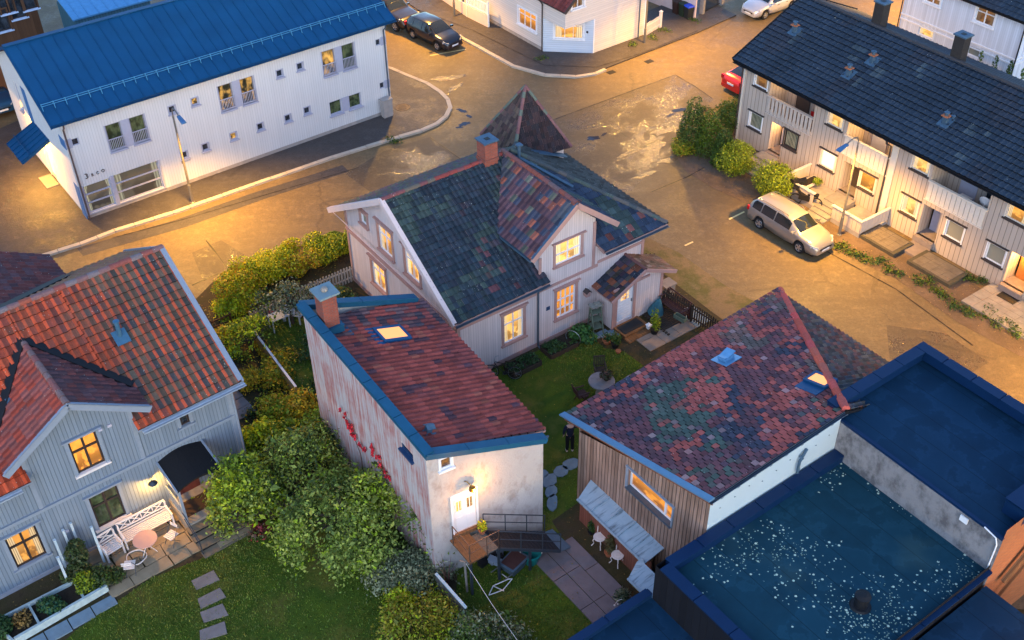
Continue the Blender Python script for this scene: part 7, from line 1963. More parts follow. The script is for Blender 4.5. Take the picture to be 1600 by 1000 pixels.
T_ = [  # px base, trunk(r,h) or None, blobs spread (rx,ry), z range, n, leaf, palette, label, name
 ((398, 552), (.06, .8), (1.0, .9), (.9, 2.0), 2600, .10, PAL_LIME+PAL_YEL[:2]+PAL_CON2, 'lime-green young tree leaning over the low orange-lit garden wall', 'young_tree'),
 ((458, 506), (.09, 1.3), (1.35, .8), (1.5, 2.5), 2600, .085, PAL_GREY+PAL_DARK, 'small grey-green apple tree behind the tall outbuilding', 'apple_tree'),
 ((392, 800), (.08, .6), (1.2, 1.15), (.5, 2.9), 6200, .10, PAL_LIME+PAL_YEL[:1]+PAL_CON2+PAL_APPLE, 'tall yellow-green bush beside the porch steps of the grey house', 'tall_bush'),
 ((566, 848), (.16, 1.3), (2.5, 2.35), (.8, 3.3), 12500, .10, PAL_APPLE, 'large spreading apple tree on the lawn edge between the grey house and the tall outbuilding', 'apple_tree'),
 ((478, 752), (.10, 1.0), (1.35, 1.35), (.8, 2.6), 4700, .10, PAL_APPLE+PAL_DARK[:1], 'smaller apple tree behind the large one, nearer the porch', 'apple_tree'),
 ((520, 690), None, (.95, 1.3), (.35, 1.3), 2600, .085, PAL_DARK+PAL_CON2, 'dark leafy shrub below the low orange-lit wall', 'garden_shrub'),
 ((545, 648), None, (.6, 1.0), (.3, 1.1), 1500, .08, PAL_DARK+PAL_GOLD[:1], 'dark shrub tight against the red-stained wall', 'garden_shrub'),
 ((536, 482), None, (.75, .7), (.3, 1.2), 1700, .08, PAL_DARK+PAL_CON2[:1]+PAL_GOLD[:1], 'dark green shrub between the pale picket fence and the pink house', 'garden_shrub'),
 ((352, 542), None, (.55, .9), (.25, .9), 1500, .08, PAL_GOLD+PAL_CON2, 'golden shrub under the gable corner of the grey house roof', 'garden_shrub'),
 ((395, 600), None, (.5, .5), (.2, .8), 900, .08, PAL_GOLD+PAL_YEL[:1], 'small golden shrub left of the low garden wall', 'garden_shrub'),
 ((442, 690), None, (.9, .7), (.3, 1.2), 2000, .09, PAL_CON2+PAL_GOLD[1:2]+PAL_LIME, 'green shrub with yellow tips beyond the paving by the grey house', 'garden_shrub'),
 ((492, 690), None, (.4, .4), (.3, 1.0), 800, .08, PAL_GOLD, 'orange-leaved shrub in the middle of the garden', 'garden_shrub'),
 ((642, 905), None, (1.15, .9), (.35, 1.3), 3800, .075, PAL_GREY, 'grey-leaved shrub at the foot of the tall outbuilding', 'garden_shrub'),
 ((662, 990), None, (1.45, 1.1), (.3, 1.3), 5200, .075, PAL_YEL[:1]+PAL_GOLD[2:3]+[(.10, .10, .012), (.16, .12, .015)], 'ochre-yellow shrub at the bottom edge beside the lawn', 'garden_shrub'),
 ((756, 1005), None, (1.1, .7), (.3, 1.1), 3000, .075, PAL_GREY+PAL_APPLE[:2], 'greyish shrub at the bottom edge right of the ochre one', 'garden_shrub'),
 ((600, 868), None, (.5, .5), (.2, .8), 900, .08, PAL_GOLD[:1]+PAL_APPLE[:2], 'small brown-tipped shrub under the large apple tree', 'garden_shrub'),
 ((500, 545), None, (.7, 1.3), (.1, .45), 1800, .075, PAL_DARK+PAL_BED, 'low dark ground bush along the red-stained wall', 'garden_shrub'),
 ((432, 650), None, (.8, .8), (.2, .9), 1500, .085, PAL_CON2+PAL_GOLD[:1]+PAL_LIME[:1], 'loose green shrub below the three pinkish paving slabs', 'garden_shrub'),
 ((470, 645), None, (.6, .9), (.2, .8), 1300, .085, PAL_GOLD+PAL_CON2, 'golden-green shrub at the lower end of the low garden wall', 'garden_shrub'),
 ((408, 705), None, (.8, .8), (.3, 1.5), 2200, .09, PAL_LIME+PAL_YEL+PAL_CON2, 'bright lime shrub at the corner of the grey house', 'garden_shrub'),
 ((600, 800), None, (.6, .8), (.3, 1.2), 1500, .085, PAL_APPLE+PAL_DARK, 'olive shrub under the crimson creeper', 'garden_shrub'),
 ((362, 492), None, (.7, .6), (.3, 1.1), 1500, .08, PAL_GOLD+PAL_YEL, 'golden bush by the rusty iron fence', 'garden_shrub'),
 ((432, 585), None, (.5, 1.1), (.15, .7), 1300, .08, PAL_YEL[:1]+PAL_GOLD+PAL_CON2, 'leafy golden growth left of the low garden wall', 'garden_shrub'),
 ((625, 945), None, (.5, .4), (.2, .7), 900, .075, PAL_YEL[:1]+PAL_GOLD[2:3], 'small yellowish shrub left of the ochre one', 'garden_shrub'),
 ((408, 832), None, (.4, .4), (.15, .5), 500, .08, [(.10, .012, .016), (.05, .03, .015), (.03, .035, .014)], 'dark red-leaved shrub by the lowest porch step', 'garden_shrub'),
]
for i, (p, tr_, (rx, ry), (z0, z1), n, lf_, pal, lab, nm) in enumerate(T_):
    big = rx > 1.2 or 'tree' in nm
    bush(nm, lab, 'tree' if tr_ and 'tree' in nm else 'shrub', b_at(p), None, int(n*(1.9 if big else 2.0)), lf_*(.62 if big else .66), pal, 60+i, trunk=tr_, dome=(rx*1.08, ry*1.08, z0 if big else z0*.6, z1)) if not big else bush(nm, lab, 'tree' if tr_ and 'tree' in nm else 'shrub', b_at(p), None, int(n*1.9), lf_*.62, pal+PAL_LIME[:1], 60+i, trunk=tr_, dome=(rx*1.08, ry*1.08, z0, z1), hole=-.12)
# clipped shrubs before the row houses
con = [((1079, 232), .62, 2.5, PAL_CON, 'cone', 'tall dark conical shrub at the street corner'), ((1106, 240), .6, 2.1, PAL_CON+PAL_CON2[:1], 'cone', 'mid-green conical shrub between the tall dark one and the round ones'), ((1140, 205), .78, 1.7, PAL_CON, 'round', 'dark rounded shrub against the house corner'), ((1128, 258), .5, 1.75, PAL_CON, 'cone', 'narrow dark cone left of the big round shrub'), ((1150, 272), .88, 1.75, PAL_CON2, 'round', 'big round bright green shrub left of the narrow steps'), ((1207, 308), .92, 1.8, PAL_CON2, 'round', 'big round bright green shrub beside the silver estate car'), ((1068, 240), .55, .7, PAL_CON2+PAL_GOLD[:1], 'round', 'low yellowish shrub at the gravel corner')]
for i, (p, r, h, pal, kd, lab) in enumerate(con):
    bl = [(0, 0, h*(.14+.72*j/5), r*(1-.5*(j/5)**1.6), r*(1-.5*(j/5)**1.6), h*.2) for j in range(6)] if kd == 'cone' else [(RV.uniform(-.3, .3)*r, RV.uniform(-.3, .3)*r, h*RV.uniform(.35, .62), r*RV.uniform(.62, .75), r*RV.uniform(.62, .75), h*.36) for _ in range(6)]
    bush('clipped_shrub', lab, 'shrub', b_at(p, .01), [(x*1.35, y*1.35, z*1.22, a*1.5, b*1.5, c*1.4) for x, y, z, a, b, c in bl], 5200 if h > 1 else 1600, .055, pal, 90+i, 'shrubs before the terraced houses', shell=.16, gaps=.5, up=.1)
for i, (p, lab) in enumerate((((1532, 92), 'small green conifer at the foot of the white house beyond the ridge'), ((1555, 100), 'low green conifer second along behind the ridge'), ((1578, 108), 'low green conifer third along behind the ridge'), ((1598, 118), 'low green conifer at the right edge behind the ridge'))):
    v = FN.solve(p, a=-.7); w = lw(FN, V3((v.x, v.y, 0))); hh = v.z
    bush('conifer', lab, 'conifer', (w.x, w.y, 0), [(0, 0, hh*(.25+.18*j), .55-.1*j, .55-.1*j, hh*.17) for j in range(5)], 1100, .08, PAL_CON, 110+i, 'conifers behind the roof ridge')
# grass and weeds
wd = [((1255, 360), 'gravel edge'), ((1318, 385), 'lamp'), ((1338, 398), ''), ((1372, 412), ''), ((1445, 440), ''), ((1470, 460), ''), ((1500, 430), ''), ((1524, 440), ''), ((1540, 490), ''), ((1592, 520), ''), ((1350, 405), ''), ((1390, 420), ''), ((1410, 432), ''), ((1428, 440), ''), ((1480, 470), ''), ((1496, 480), ''), ((1515, 488), ''), ((1560, 505), ''), ((1575, 512), ''), ((1330, 392), ''), ((1545, 440), ''), ((1300, 380), ''), ((992, 72), ''), ((1020, 62), ''), ((1035, 50), ''), ((845, 92), ''), ((1085, 34), ''), ((1160, 158), ''), ((1098, 172), ''), ((615, 222), ''), ((990, 955), '')]
data = []
for i, (p, _) in enumerate(wd):
    v = at(*p); g = np.random.RandomState(i)
    data.append(leaves([(v.x+g.uniform(-.3, .3), v.y+g.uniform(-.3, .3), .10, .38, .38, .14) for _ in range(3)], 170, .055, PAL_CON+PAL_CON2[:1]+PAL_BED, 130+i, shell=.5, gaps=1.))
o = leaf_obj('weeds', data); setp(o, 'low green weeds along kerbs, terraces and the gate', 'weeds', kind='stuff')
def blades(polys, dens, seed, h=(.03, .075), pal=((.030, .065, .010), (.05, .09, .015), (.04, .06, .012), (.08, .10, .02))):
    g = np.random.RandomState(seed); out = []
    for L in polys:
        P = np.array([(p.x, p.y) for p in L]); lo, hi = P.min(0), P.max(0)
        n = int(dens*np.prod(hi-lo)); pts = g.rand(n, 2)*(hi-lo)+lo
        ins = np.zeros(n, bool); j = len(P)-1
        for i in range(len(P)):
            c = ((P[i, 1] > pts[:, 1]) != (P[j, 1] > pts[:, 1]))
            with np.errstate(divide='ignore', invalid='ignore'): x = (P[j, 0]-P[i, 0])*(pts[:, 1]-P[i, 1])/(P[j, 1]-P[i, 1])+P[i, 0]
            ins ^= c & (pts[:, 0] < x); j = i
        out.append(pts[ins])
    pts = np.concatenate(out)
    cl = sines(np.c_[pts, np.zeros(len(pts))], .9, seed)
    keep = g.rand(len(pts)) < .5+.9*cl; pts = pts[keep]; cl = cl[keep]; n = len(pts)
    a = g.rand(n)*6.28; w = .012+g.rand(n)*.012; hh = h[0]+g.rand(n)*(h[1]-h[0])
    V = np.empty((n, 4, 3)); dx, dy = np.cos(a)*w, np.sin(a)*w; lx, ly = g.normal(size=(2, n))*.03
    z = .034
    V[:, 0] = np.c_[pts[:, 0]-dx, pts[:, 1]-dy, np.full(n, z)]; V[:, 1] = np.c_[pts[:, 0]+dx, pts[:, 1]+dy, np.full(n, z)]
    V[:, 2] = np.c_[pts[:, 0]+lx+dx*.2, pts[:, 1]+ly+dy*.2, z+hh]; V[:, 3] = np.c_[pts[:, 0]+lx-dx*.2, pts[:, 1]+ly-dy*.2, z+hh]
    pal = np.array(pal); q = np.clip((cl+1)/2*len(pal)+g.normal(size=n)*.8, 0, len(pal)-.01).astype(int)
    return V, pal[q]*g.uniform(.6, 1.3, (n, 1))
o = leaf_obj('grass', [blades([LAWN1, LAWN2, LAWN3], 420, 3, pal=((.085, .155, .016), (.14, .22, .02), (.11, .15, .02), (.22, .23, .035)))]); setp(o, 'short green lawn grass', 'grass', kind='stuff')
def fallen(polys, n, seed, pal, z=.06, s=.035):
    V, c = blades(polys, n, seed, pal=pal); g = np.random.RandomState(seed); m = len(V)
    ctr = V[:, :2].mean(1); a = g.rand(m)*6.28; k = s*g.uniform(.6, 1.3, m)
    for i, t in enumerate((0, .25, .5, .75)): V[:, i] = np.c_[ctr[:, 0]+np.cos(a+t*6.28)*k*(1 if i % 2 else .6), ctr[:, 1]+np.sin(a+t*6.28)*k*(1 if i % 2 else .6), np.full(m, z)+g.uniform(-.012, .02, m)]
    return V, c
GARD = pxs([(300, 480), (340, 445), (545, 380), (500, 480), (520, 660), (640, 860), (420, 800), (330, 620)])
ROADR = pxs([(1062, 248), (1150, 200), (1300, 360), (1480, 430), (1620, 520), (1600, 560), (1400, 430), (1250, 350)])
LP = ((.30, .20, .02), (.35, .26, .03), (.22, .12, .02), (.30, .30, .08))
o = leaf_obj('fallen_leaves', [fallen([LAWN1, LAWN2], 2.4, 5, LP, .10), fallen([GARD], 22, 6, LP+((.12, .07, .02),), .055, .045), fallen([ROADR], 6, 8, LP, .02)]); setp(o, 'scattered yellow fallen leaves', 'leaves', kind='stuff')
# ground cover in the wild garden
o = leaf_obj('ground_cover', [leaves([(v.x, v.y, .12, .5, .5, .14) for v in [at(*p) for p in ((420, 650), (450, 640), (405, 690), (440, 740), (480, 620), (500, 600), (520, 760), (560, 790), (600, 820), (430, 560), (380, 560), (350, 520), (470, 560), (490, 520), (570, 740), (545, 700), (345, 600), (395, 650), (420, 610), (465, 690), (610, 850), (640, 870), (590, 770), (520, 720), (450, 780), (480, 800), (420, 770), (365, 560), (520, 640), (650, 900))]], 9000, .055, PAL_DARK+PAL_BED+PAL_GOLD[:1]+PAL_CON2[:1], 77, shell=.5, gaps=.9)]); setp(o, 'low leafy ground cover in the wild garden strip', 'ground cover', kind='stuff')
# red creeper
for i, (p, n, lab) in enumerate((((556, 690), 900, 'upper patch of crimson creeper on the red-stained wall'), ((600, 742), 520, 'lower patch of crimson creeper near the corner of the red-stained wall'))):
    v = FS.solve(p, a=-.06); t = thing('wall_creeper', lab, 'creeper', lw(FS, v), FS.th, 'crimson creepers on the rendered wall')
    leaf_obj('leaves', [leaves([(0, .8-.05*j_+RV.gauss(0, .22), .75-.045*j_+RV.gauss(0, .26), .05, RV.uniform(.04, .13), RV.uniform(.05, .16)) for j_ in range(34)], n, .05, PAL_RED, 150+i, shell=.6, gaps=.25, freq=5.)], t)
    mb = MB(); mb.tube([(.02, -.2, -v.z), (.0, -.3, -.5), (.0, .3, .5)], .015, 4); mb.build('stem', M['bark'], t)

# ------------------------------------------------------------------ fences and garden walls
def picket(nm, lab, pts, m, h=.95, sp=.16, pw=.09, tip=True):
    P = [at(*p) for p in pts]
    t = thing(nm, lab, 'fence', (P[0].x, P[0].y, .03), 0)
    o = V3((P[0].x, P[0].y, 0)); pk = MB(); rl = MB(); ps = MB()
    for a, b in zip(P[:-1], P[1:]):
        a, b = a-o, b-o; L = (b-a).length; d = (b-a)/L; s = V3((-d.y, d.x, 0)); n = int(L/sp)
        for i in range(n+1):
            c = a+d*(L*i/max(1, n)); hh = h+RV.uniform(-.025, .025)
            pk.obox(c+V3((0, 0, hh/2))+s*.03, (d, s, (RV.uniform(-.02, .02)*d.x, RV.uniform(-.02, .02)*d.y, 1)), (pw/2, .011, hh/2-.02))
            if tip: pk.obox(c+V3((0, 0, hh-.02))+s*.03, ((d+V3((0, 0, 1))).normalized(), s, (V3((0, 0, 1))-d).normalized()), (pw*.34, .011, pw*.34))
        for z in (.25, h-.22): rl.bar(a+V3((0, 0, z))-s*.0, b+V3((0, 0, z)), .045, .07)
        k = max(1, int(L/1.8))
        for i in range(k+1): c = a+d*(L*i/k)-s*.06; ps.box(c.x-.045, c.x+.045, c.y-.045, c.y+.045, 0, h-.05)
    pk.build('picket', m, t); rl.build('rail', m, t); ps.build('post', m, t)
    return t
picket('picket_fence', 'pale weathered picket fence from the pink house along the yellow hedge', [(558, 437), (490, 466), (396, 512)], plain('picket_pale', (.36, .31, .26), .8, 0, .3, 5))
picket('picket_fence', 'dark picket fence between the courtyard bench and the golden verge', [(1036, 478), (1080, 503), (1150, 548)], M['dark_fence'], 1.0, .13, .075)
picket('iron_fence', 'short rusty iron fence beside the grey house gable', [(332, 520), (362, 508)], plain('rust', (.12, .06, .03), .8, .3), .8, .12, .02, False)
def lwall(t, L):
    mb = MB(); mb.box(0, L, -.05, .05, 0, .78); mb.build('wall', plain('wall_ochre', (.34, .22, .09), .85, 0, .4, 5, bump=.5), t)
    mb = MB(); mb.box(-.01, L+.01, -.05, .05, .78, .81); mb.build('coping', M['white_wood'], t)
    leaf_obj('leaves', [leaves([(L*k/6, .18, .3, .45, .12, .3) for k in range(7)], 900, .05, PAL_GOLD, 171, shell=.5, gaps=.6)], t)
seg_thing('garden_wall', 'low leaf-strewn garden wall with a white edge, lit orange, behind the tall outbuilding', 'wall', at(466, 626), at(396, 532), lwall, .03)
def bpanel(t, L):
    mb = MB()
    for i in range(int(L/.15)): mb.box(i*.15, i*.15+.14, -.02, .02, 0, .75)
    mb.build('board', M['grey_wood'], t); mb = MB(); mb.box(0, L, -.05, .05, .75, .80); mb.build('top_rail', plain('rail_pale', (.45, .55, .58), .6), t)
seg_thing('board_fence', 'low board fence with a pale top rail at the foot of the outbuilding corner', 'fence', at(683, 918), at(730, 972), bpanel, .03)
for i, (p, lab) in enumerate((((362, 622), 'first pinkish paving slab beside the grey house, nearest the gable'), ((372, 634), 'second pinkish paving slab beside the grey house'), ((383, 645), 'third pinkish paving slab beside the grey house, nearest the shrubs'))):
    mb = MB(); mb.box(-.42, .42, -.28, .28, 0, .05); o = mb.build('paving_slab', M['slab']); v = at(*p); o.location = (v.x, v.y, .03); o.rotation_euler = (0, 0, FG.th+.05); setp(o, lab, 'paving slab', 'slabs beside the grey house')
def flat_stone(nm, p, rx, ry, rot, m, lab, grp, seed, z=.034, n=9, sq=False):
    g = random.Random(seed)
    pl_ = [(-rx+g.uniform(-.05, .05), -ry+g.uniform(-.04, .04)), (rx, -ry+g.uniform(-.06, .04)), (rx+g.uniform(-.06, .05), ry), (-rx+g.uniform(-.03, .06), ry+g.uniform(-.06, .03))] if sq else [(rx*math.cos(a)*g.uniform(.85, 1.08), ry*math.sin(a)*g.uniform(.85, 1.08)) for a in np.linspace(0, 6.283, n, endpoint=False)]
    mb = MB(); mb.hexa([(x, y, 0) for x, y in pl_], [(x*.97, y*.97, .045) for x, y in pl_]); o = mb.build(nm, m); v = at(*p); o.location = (v.x, v.y, z); o.rotation_euler = (0, 0, rot); setp(o, lab, 'stepping stone', grp)
for i, (p, lab) in enumerate((((321, 908), 'uppermost grey stepping stone on the lawn, nearest the flagstone patio'), ((331, 936), 'second grey stepping stone on the lawn below the patio'), ((334, 960), 'third grey stepping stone on the lawn'), ((333, 988), 'lowest grey stepping stone on the lawn, near the bottom edge'))):
    flat_stone('stepping_stone', p, .46, .26, FG.th+(-.12, -.1, -.2, -.3)[i], M['slab'], lab, 'stepping stones on the front lawn', i, sq=True)
for i, (p, rx, ry, lab) in enumerate((((892, 727), .40, .30, 'grey stepping stone closest to the standing man'), ((877, 738), .38, .30, 'grey stepping stone just below the one by the man'), ((858, 752), .40, .30, 'bluish rounded stepping stone beside the outbuilding corner'), ((861, 770), .36, .26, 'small blue squarish stepping stone in the path'), ((863, 787), .46, .22, 'long blue stepping stone nearest the paved path'), ((846, 742), .25, .3, 'stepping stone half under the outbuilding corner'))):
    flat_stone('stepping_stone', p, rx, ry, FD.th+.2*i, M['slab_blue'], lab, 'stepping stones between the outbuilding and the workshop', 20+i)
mb = MB()
for r in range(3):
    a = -1.35-r*.62
    for k in range(6):
        b = -1.1-k*1.55+(.0 if r else -.3)
        if r == 2 and k > 4: continue
        mb.prism([(a-.60, b-1.52), (a-.01, b-1.52), (a-.01, b), (a-.60, b)], 0, .05+rnd.uniform(0, .012))
o = mb.build('paving', plain('paving_mauve', (.17, .135, .14), .7, 0, .3, 2.5, bump=.4)); o.location = (FD.o.x, FD.o.y, .03); o.rotation_euler = (0, 0, FD.th); setp(o, kind='structure')
# ------------------------------------------------------------------ courtyard things
def pl_at(F, a, b, z=.034): v = F.o+F.e0*a+F.e1*b; return V3((v.x, v.y, z))
# paved strip and small deck by the porch
mb = MB()
for i in range(4):
    for j in range(2):
        mb.prism([(3.9+i*.95, -3.35+j*.72), (4.83+i*.95, -3.35+j*.72), (4.83+i*.95, -2.65+j*.72), (3.9+i*.95, -2.65+j*.72)], 0, .04+rnd.uniform(0, .01), mi=1 if i+j > 2 else 0)
for k in range(3): mb.prism([(2.2+k*.55, -1.25-.2*k), (2.72+k*.55, -1.25-.2*k), (2.72+k*.55, -.7-.2*k), (2.2+k*.55, -.7-.2*k)], 0, .035, mi=1)
o = mb.build('paving', [plain('slab_sand', (.25, .19, .15), .75, 0, .25, 3, bump=.3), M['slab_blue']]); o.location = (FP.o.x, FP.o.y, .034); o.rotation_euler = (0, 0, FP.th); setp(o, kind='structure')
mb = MB()
for k in range(13): mb.box(5.35+k*.0, 6.75, -1.25-k*.115, -1.16-k*.115, .05, .10)
for k in range(12): mb.box(5.25, 5.36, -1.27-k*.16, -1.19-k*.16, .05, .105)
o = mb.build('deck_boards', M['dark_fence']); o.location = (FP.o.x, FP.o.y, .034); o.rotation_euler = (0, 0, FP.th); setp(o, 'small dark slatted deck under the brown bench', 'deck')
t = garden_seat('garden_bench', 'dark brown wooden bench on the slatted deck beside the dark fence', 'bench', pl_at(FP, 6.5, -2.0, .13), FP.th-math.pi/2, 1.55, M['bench_brown'])
# raised beds
for lab, a, b, L, D, pal, seed in (('raised bed nearest the bicycle, with sparse dark plants', -1.35, -.78, 1.5, .75, PAL_BED, 201), ('raised bed right of the downpipe, full of leafy greens', .75, -.72, 1.55, .8, PAL_BED+PAL_CON[:1], 202)):
    t = thing('raised_bed', lab, 'raised bed', pl_at(FP, a, b), FP.th, 'raised beds along the pink wall')
    mb = MB(); mb.box(-L/2, L/2, -D/2-.03, -D/2, 0, .24); mb.box(-L/2, L/2, D/2, D/2+.03, 0, .24); mb.box(-L/2-.03, -L/2, -D/2, D/2, 0, .24); mb.box(L/2, L/2+.03, -D/2, D/2, 0, .24); mb.build('frame', M['dark_fence'], t)
    mb = MB(); mb.box(-L/2, L/2, -D/2, D/2, 0, .19); mb.build('soil', M['soil_bed'], t)
    leaf_obj('leaves', [leaves([(x, y, .32, .26, .2, .14) for x in np.linspace(-L/2+.2, L/2-.2, 5) for y in (-.2, .2) if random.Random(seed+x+y).random() > .2], 900, .055, pal, seed, shell=.5, gaps=.35)], t)
bush('leafy_plant', 'big-leaved bright green plant spilling over a hoop beside the ladder shelf', 'plant', pl_at(FP, 1.95, -.75), [(0, 0, .45, .55, .45, .3), (.3, -.25, .25, .45, .4, .22), (-.25, -.1, .35, .35, .35, .25)], 1100, .09, [(.03, .085, .02), (.045, .11, .025), (.02, .06, .02)], 205, shell=.4, gaps=.7)
mb = MB(); mb.tube([(0, .38*math.cos(a), .38+.38*math.sin(a)) for a in np.linspace(0, 6.283, 25)], .018, 5); o = mb.build('hoop', M['steel']); o.location = pl_at(FP, 1.42, -.85); o.rotation_euler = (0, 0, FP.th+.4); setp(o, 'thin metal hoop leaning in the beds by the big-leaved plant', 'hoop')
t = thing('ladder_shelf', 'weathered green wooden ladder shelf leaning beside the porch', 'shelf', pl_at(FP, 2.85, -.62), FP.th-.25)
for s in (-.24, .24):
    mb = MB(); mb.bar((s, -.5, 0), (s, -.06, 1.45), .05, .07); mb.build('leg', M['green_wood'], t)
    mb = MB(); mb.bar((s, .22, 0), (s, .0, 1.45), .05, .06); mb.build('leg', M['green_wood'], t)
for z, d in ((.35, .42), (.72, .32), (1.1, .22)): mb = MB(); mb.box(-.26, .26, -d, .1, z, z+.03); mb.build('tread', M['green_wood'], t)
mb = MB(); mb.box(-.3, .3, -.2, .14, 1.45, 1.5); mb.box(-.05, .22, -.1, .1, 1.5, 1.56); mb.build('top', plain('board_grey', (.2, .21, .19), .8, 0, .4, 8), t)
def pot(lab, p, r, h, m, pal=None, seed=0, ph=.4, n=260, grp='plant pots'):
    t = thing('plant_pot', lab, 'plant pot', p, 0, grp)
    mb = MB(); mb.lathe([(0, 0), (r*.7, 0), (r*.95, h*.85), (r*1.08, h*.85), (r*1.08, h), (r*.9, h), (r*.88, h*.9), (0, h*.9)], n=16); mb.build('pot', m, t)
    if pal: leaf_obj('leaves', [leaves([(0, 0, h+ph*.45, r*1.25, r*1.25, ph*.5), (r*.4, -r*.3, h+ph*.25, r, r, ph*.35)], n, .05, pal, seed, shell=.5, gaps=.6)], t)
    return t
pot('terracotta pot with a low green plant left of the porch step', b_at((948, 537)), .2, .22, M['terracotta'], PAL_BED, 211)
pot('dark pot with a bushy plant at the corner of the porch step', b_at((961, 543)), .2, .25, M['black'], PAL_CON+PAL_BED, 212, .7, 420)
pot('small terracotta pot on the slab below the porch step', b_at((966, 552)), .12, .13, M['terracotta'])
t = pot('dark pot with a tall yellow-green climber between the porch and the bench', b_at((1022, 522)), .2, .28, M['black'], PAL_LIME+PAL_CON2, 213, 1.3, 520)
mb = MB(); mb.box(-.09, .09, -.09, .09, 0, .26); mb.hexa([(-.12, -.12, .26), (.12, -.12, .26), (.12, .12, .26), (-.12, .12, .26)], [(-.02, -.02, .38), (.02, -.02, .38), (.02, .02, .38), (-.02, .02, .38)])
o = mb.build('lantern', M['white_paint']); o.location = b_at((1013, 515)); o.rotation_euler = (0, 0, FP.th); setp(o, 'small white garden lantern beside the tall climber pot', 'lantern')
mb = MB(); mb.lathe([(0, 1.15), (.12, 1.0), (.36, .3), (.40, .2), (.36, .22), (.1, .9), (0, 1.05)], n=10); mb.tube([(0, 0, 0), (0, 0, 1.25)], .025, 6)
o = mb.build('parasol', plain('parasol_blue', (.03, .11, .15), .8)); o.location = b_at((1023, 492)); o.rotation_euler = (.18, .1, 0); setp(o, 'folded blue-green parasol leaning at the right corner of the porch', 'parasol')
mb = MB(); mb.box(-.3, .3, -.12, .12, 0, .05); mb.box(-.3, .3, -.12, -.10, .05, .2); mb.box(-.3, .3, .1, .12, .05, .2); mb.box(-.3, -.28, -.1, .1, .05, .2); mb.box(.28, .3, -.1, .1, .05, .2)
v = at(1063, 495, .95); o = mb.build('balcony_planter', M['green_wood']); d_ = at(1080, 503)-at(1036, 478); o.location = (v.x, v.y, .80); o.rotation_euler = (0, 0, math.atan2(d_.y, d_.x)); setp(o, 'narrow green flower box hung on the dark picket fence', 'flower box')
mb = MB(); mb.box(-.35, .35, -.3, .3, .7, .76); mb.box(-.3, .3, -.25, .25, 0, .7); o = mb.build('mailbox_stand', M['fence_wood']); o.location = b_at((1041, 462)); o.rotation_euler = (0, 0, FP.th); setp(o, 'weathered box with a flat lid behind the porch corner at the verge', 'box')
# stone table, plant, chairs
tp = b_at((939, 615))
t = thing('stone_table', 'round grey stone table on the courtyard lawn', 'table', tp)
mb = MB(); mb.lathe([(0, .66), (.56, .66), (.58, .70), (.56, .74), (0, .745)], n=26); mb.build('tabletop', plain('table_stone', (.20, .18, .18), .6, 0, .35, 5, bump=.3), t)
mb = MB(); mb.lathe([(.26, 0), (.2, .1), (.16, .4), (.24, .66)], n=14); mb.build('base', M['stone'], t)
t = thing('table_plant', 'dark reddish pot plant standing on the round stone table', 'plant', tp+V3((.2, .05, .745)))
mb = MB(); mb.lathe([(0, 0), (.11, 0), (.15, .16), (.12, .16), (0, .14)], n=12); mb.build('pot', M['dark_fence'], t)
leaf_obj('leaves', [leaves([(0, 0, .28, .3, .3, .16)], 420, .06, [(.05, .03, .02), (.03, .035, .015), (.07, .03, .025)], 221, shell=.5, gaps=.8)], t)
def wchair(lab, p, rz, m):
    t = thing('garden_chair', lab, 'chair', p, rz, 'wooden chairs at the stone table')
    mb = MB()
    for k in range(6): mb.box(-.24, .24, -.24+k*.08, -.175+k*.08, .42, .445)
    mb.build('seat', m, t); mb = MB()
    for k in range(6): mb.bar((-.22+k*.088, .25, .48), (-.22+k*.088, .36, .92), .05, .02, up=(0, 1, 0))
    mb.bar((-.26, .255, .5), (.26, .255, .5), .03, .05); mb.bar((-.26, .36, .92), (.26, .36, .92), .03, .06); mb.build('backrest', m, t)
    for s in (-1, 1):
        for y0, y1 in ((-.24, .2), (.24, -.2)): mb = MB(); mb.bar((s*.23, y0, 0), (s*.23, y1*.9, .44 if y0 > 0 else .62), .035, .04); mb.build('leg', m, t)
        mb = MB(); mb.bar((s*.25, -.26, .62), (s*.25, .29, .64), .05, .03); mb.build('armrest', m, t)
    return t
wchair('dark slatted chair above the stone table, its back to the lawn', b_at((937, 590)), .1, M['dark_fence'])
wchair('reddish-brown chair left of the stone table by the workshop eave', b_at((908, 628)), 2.0, M['bench_brown'])
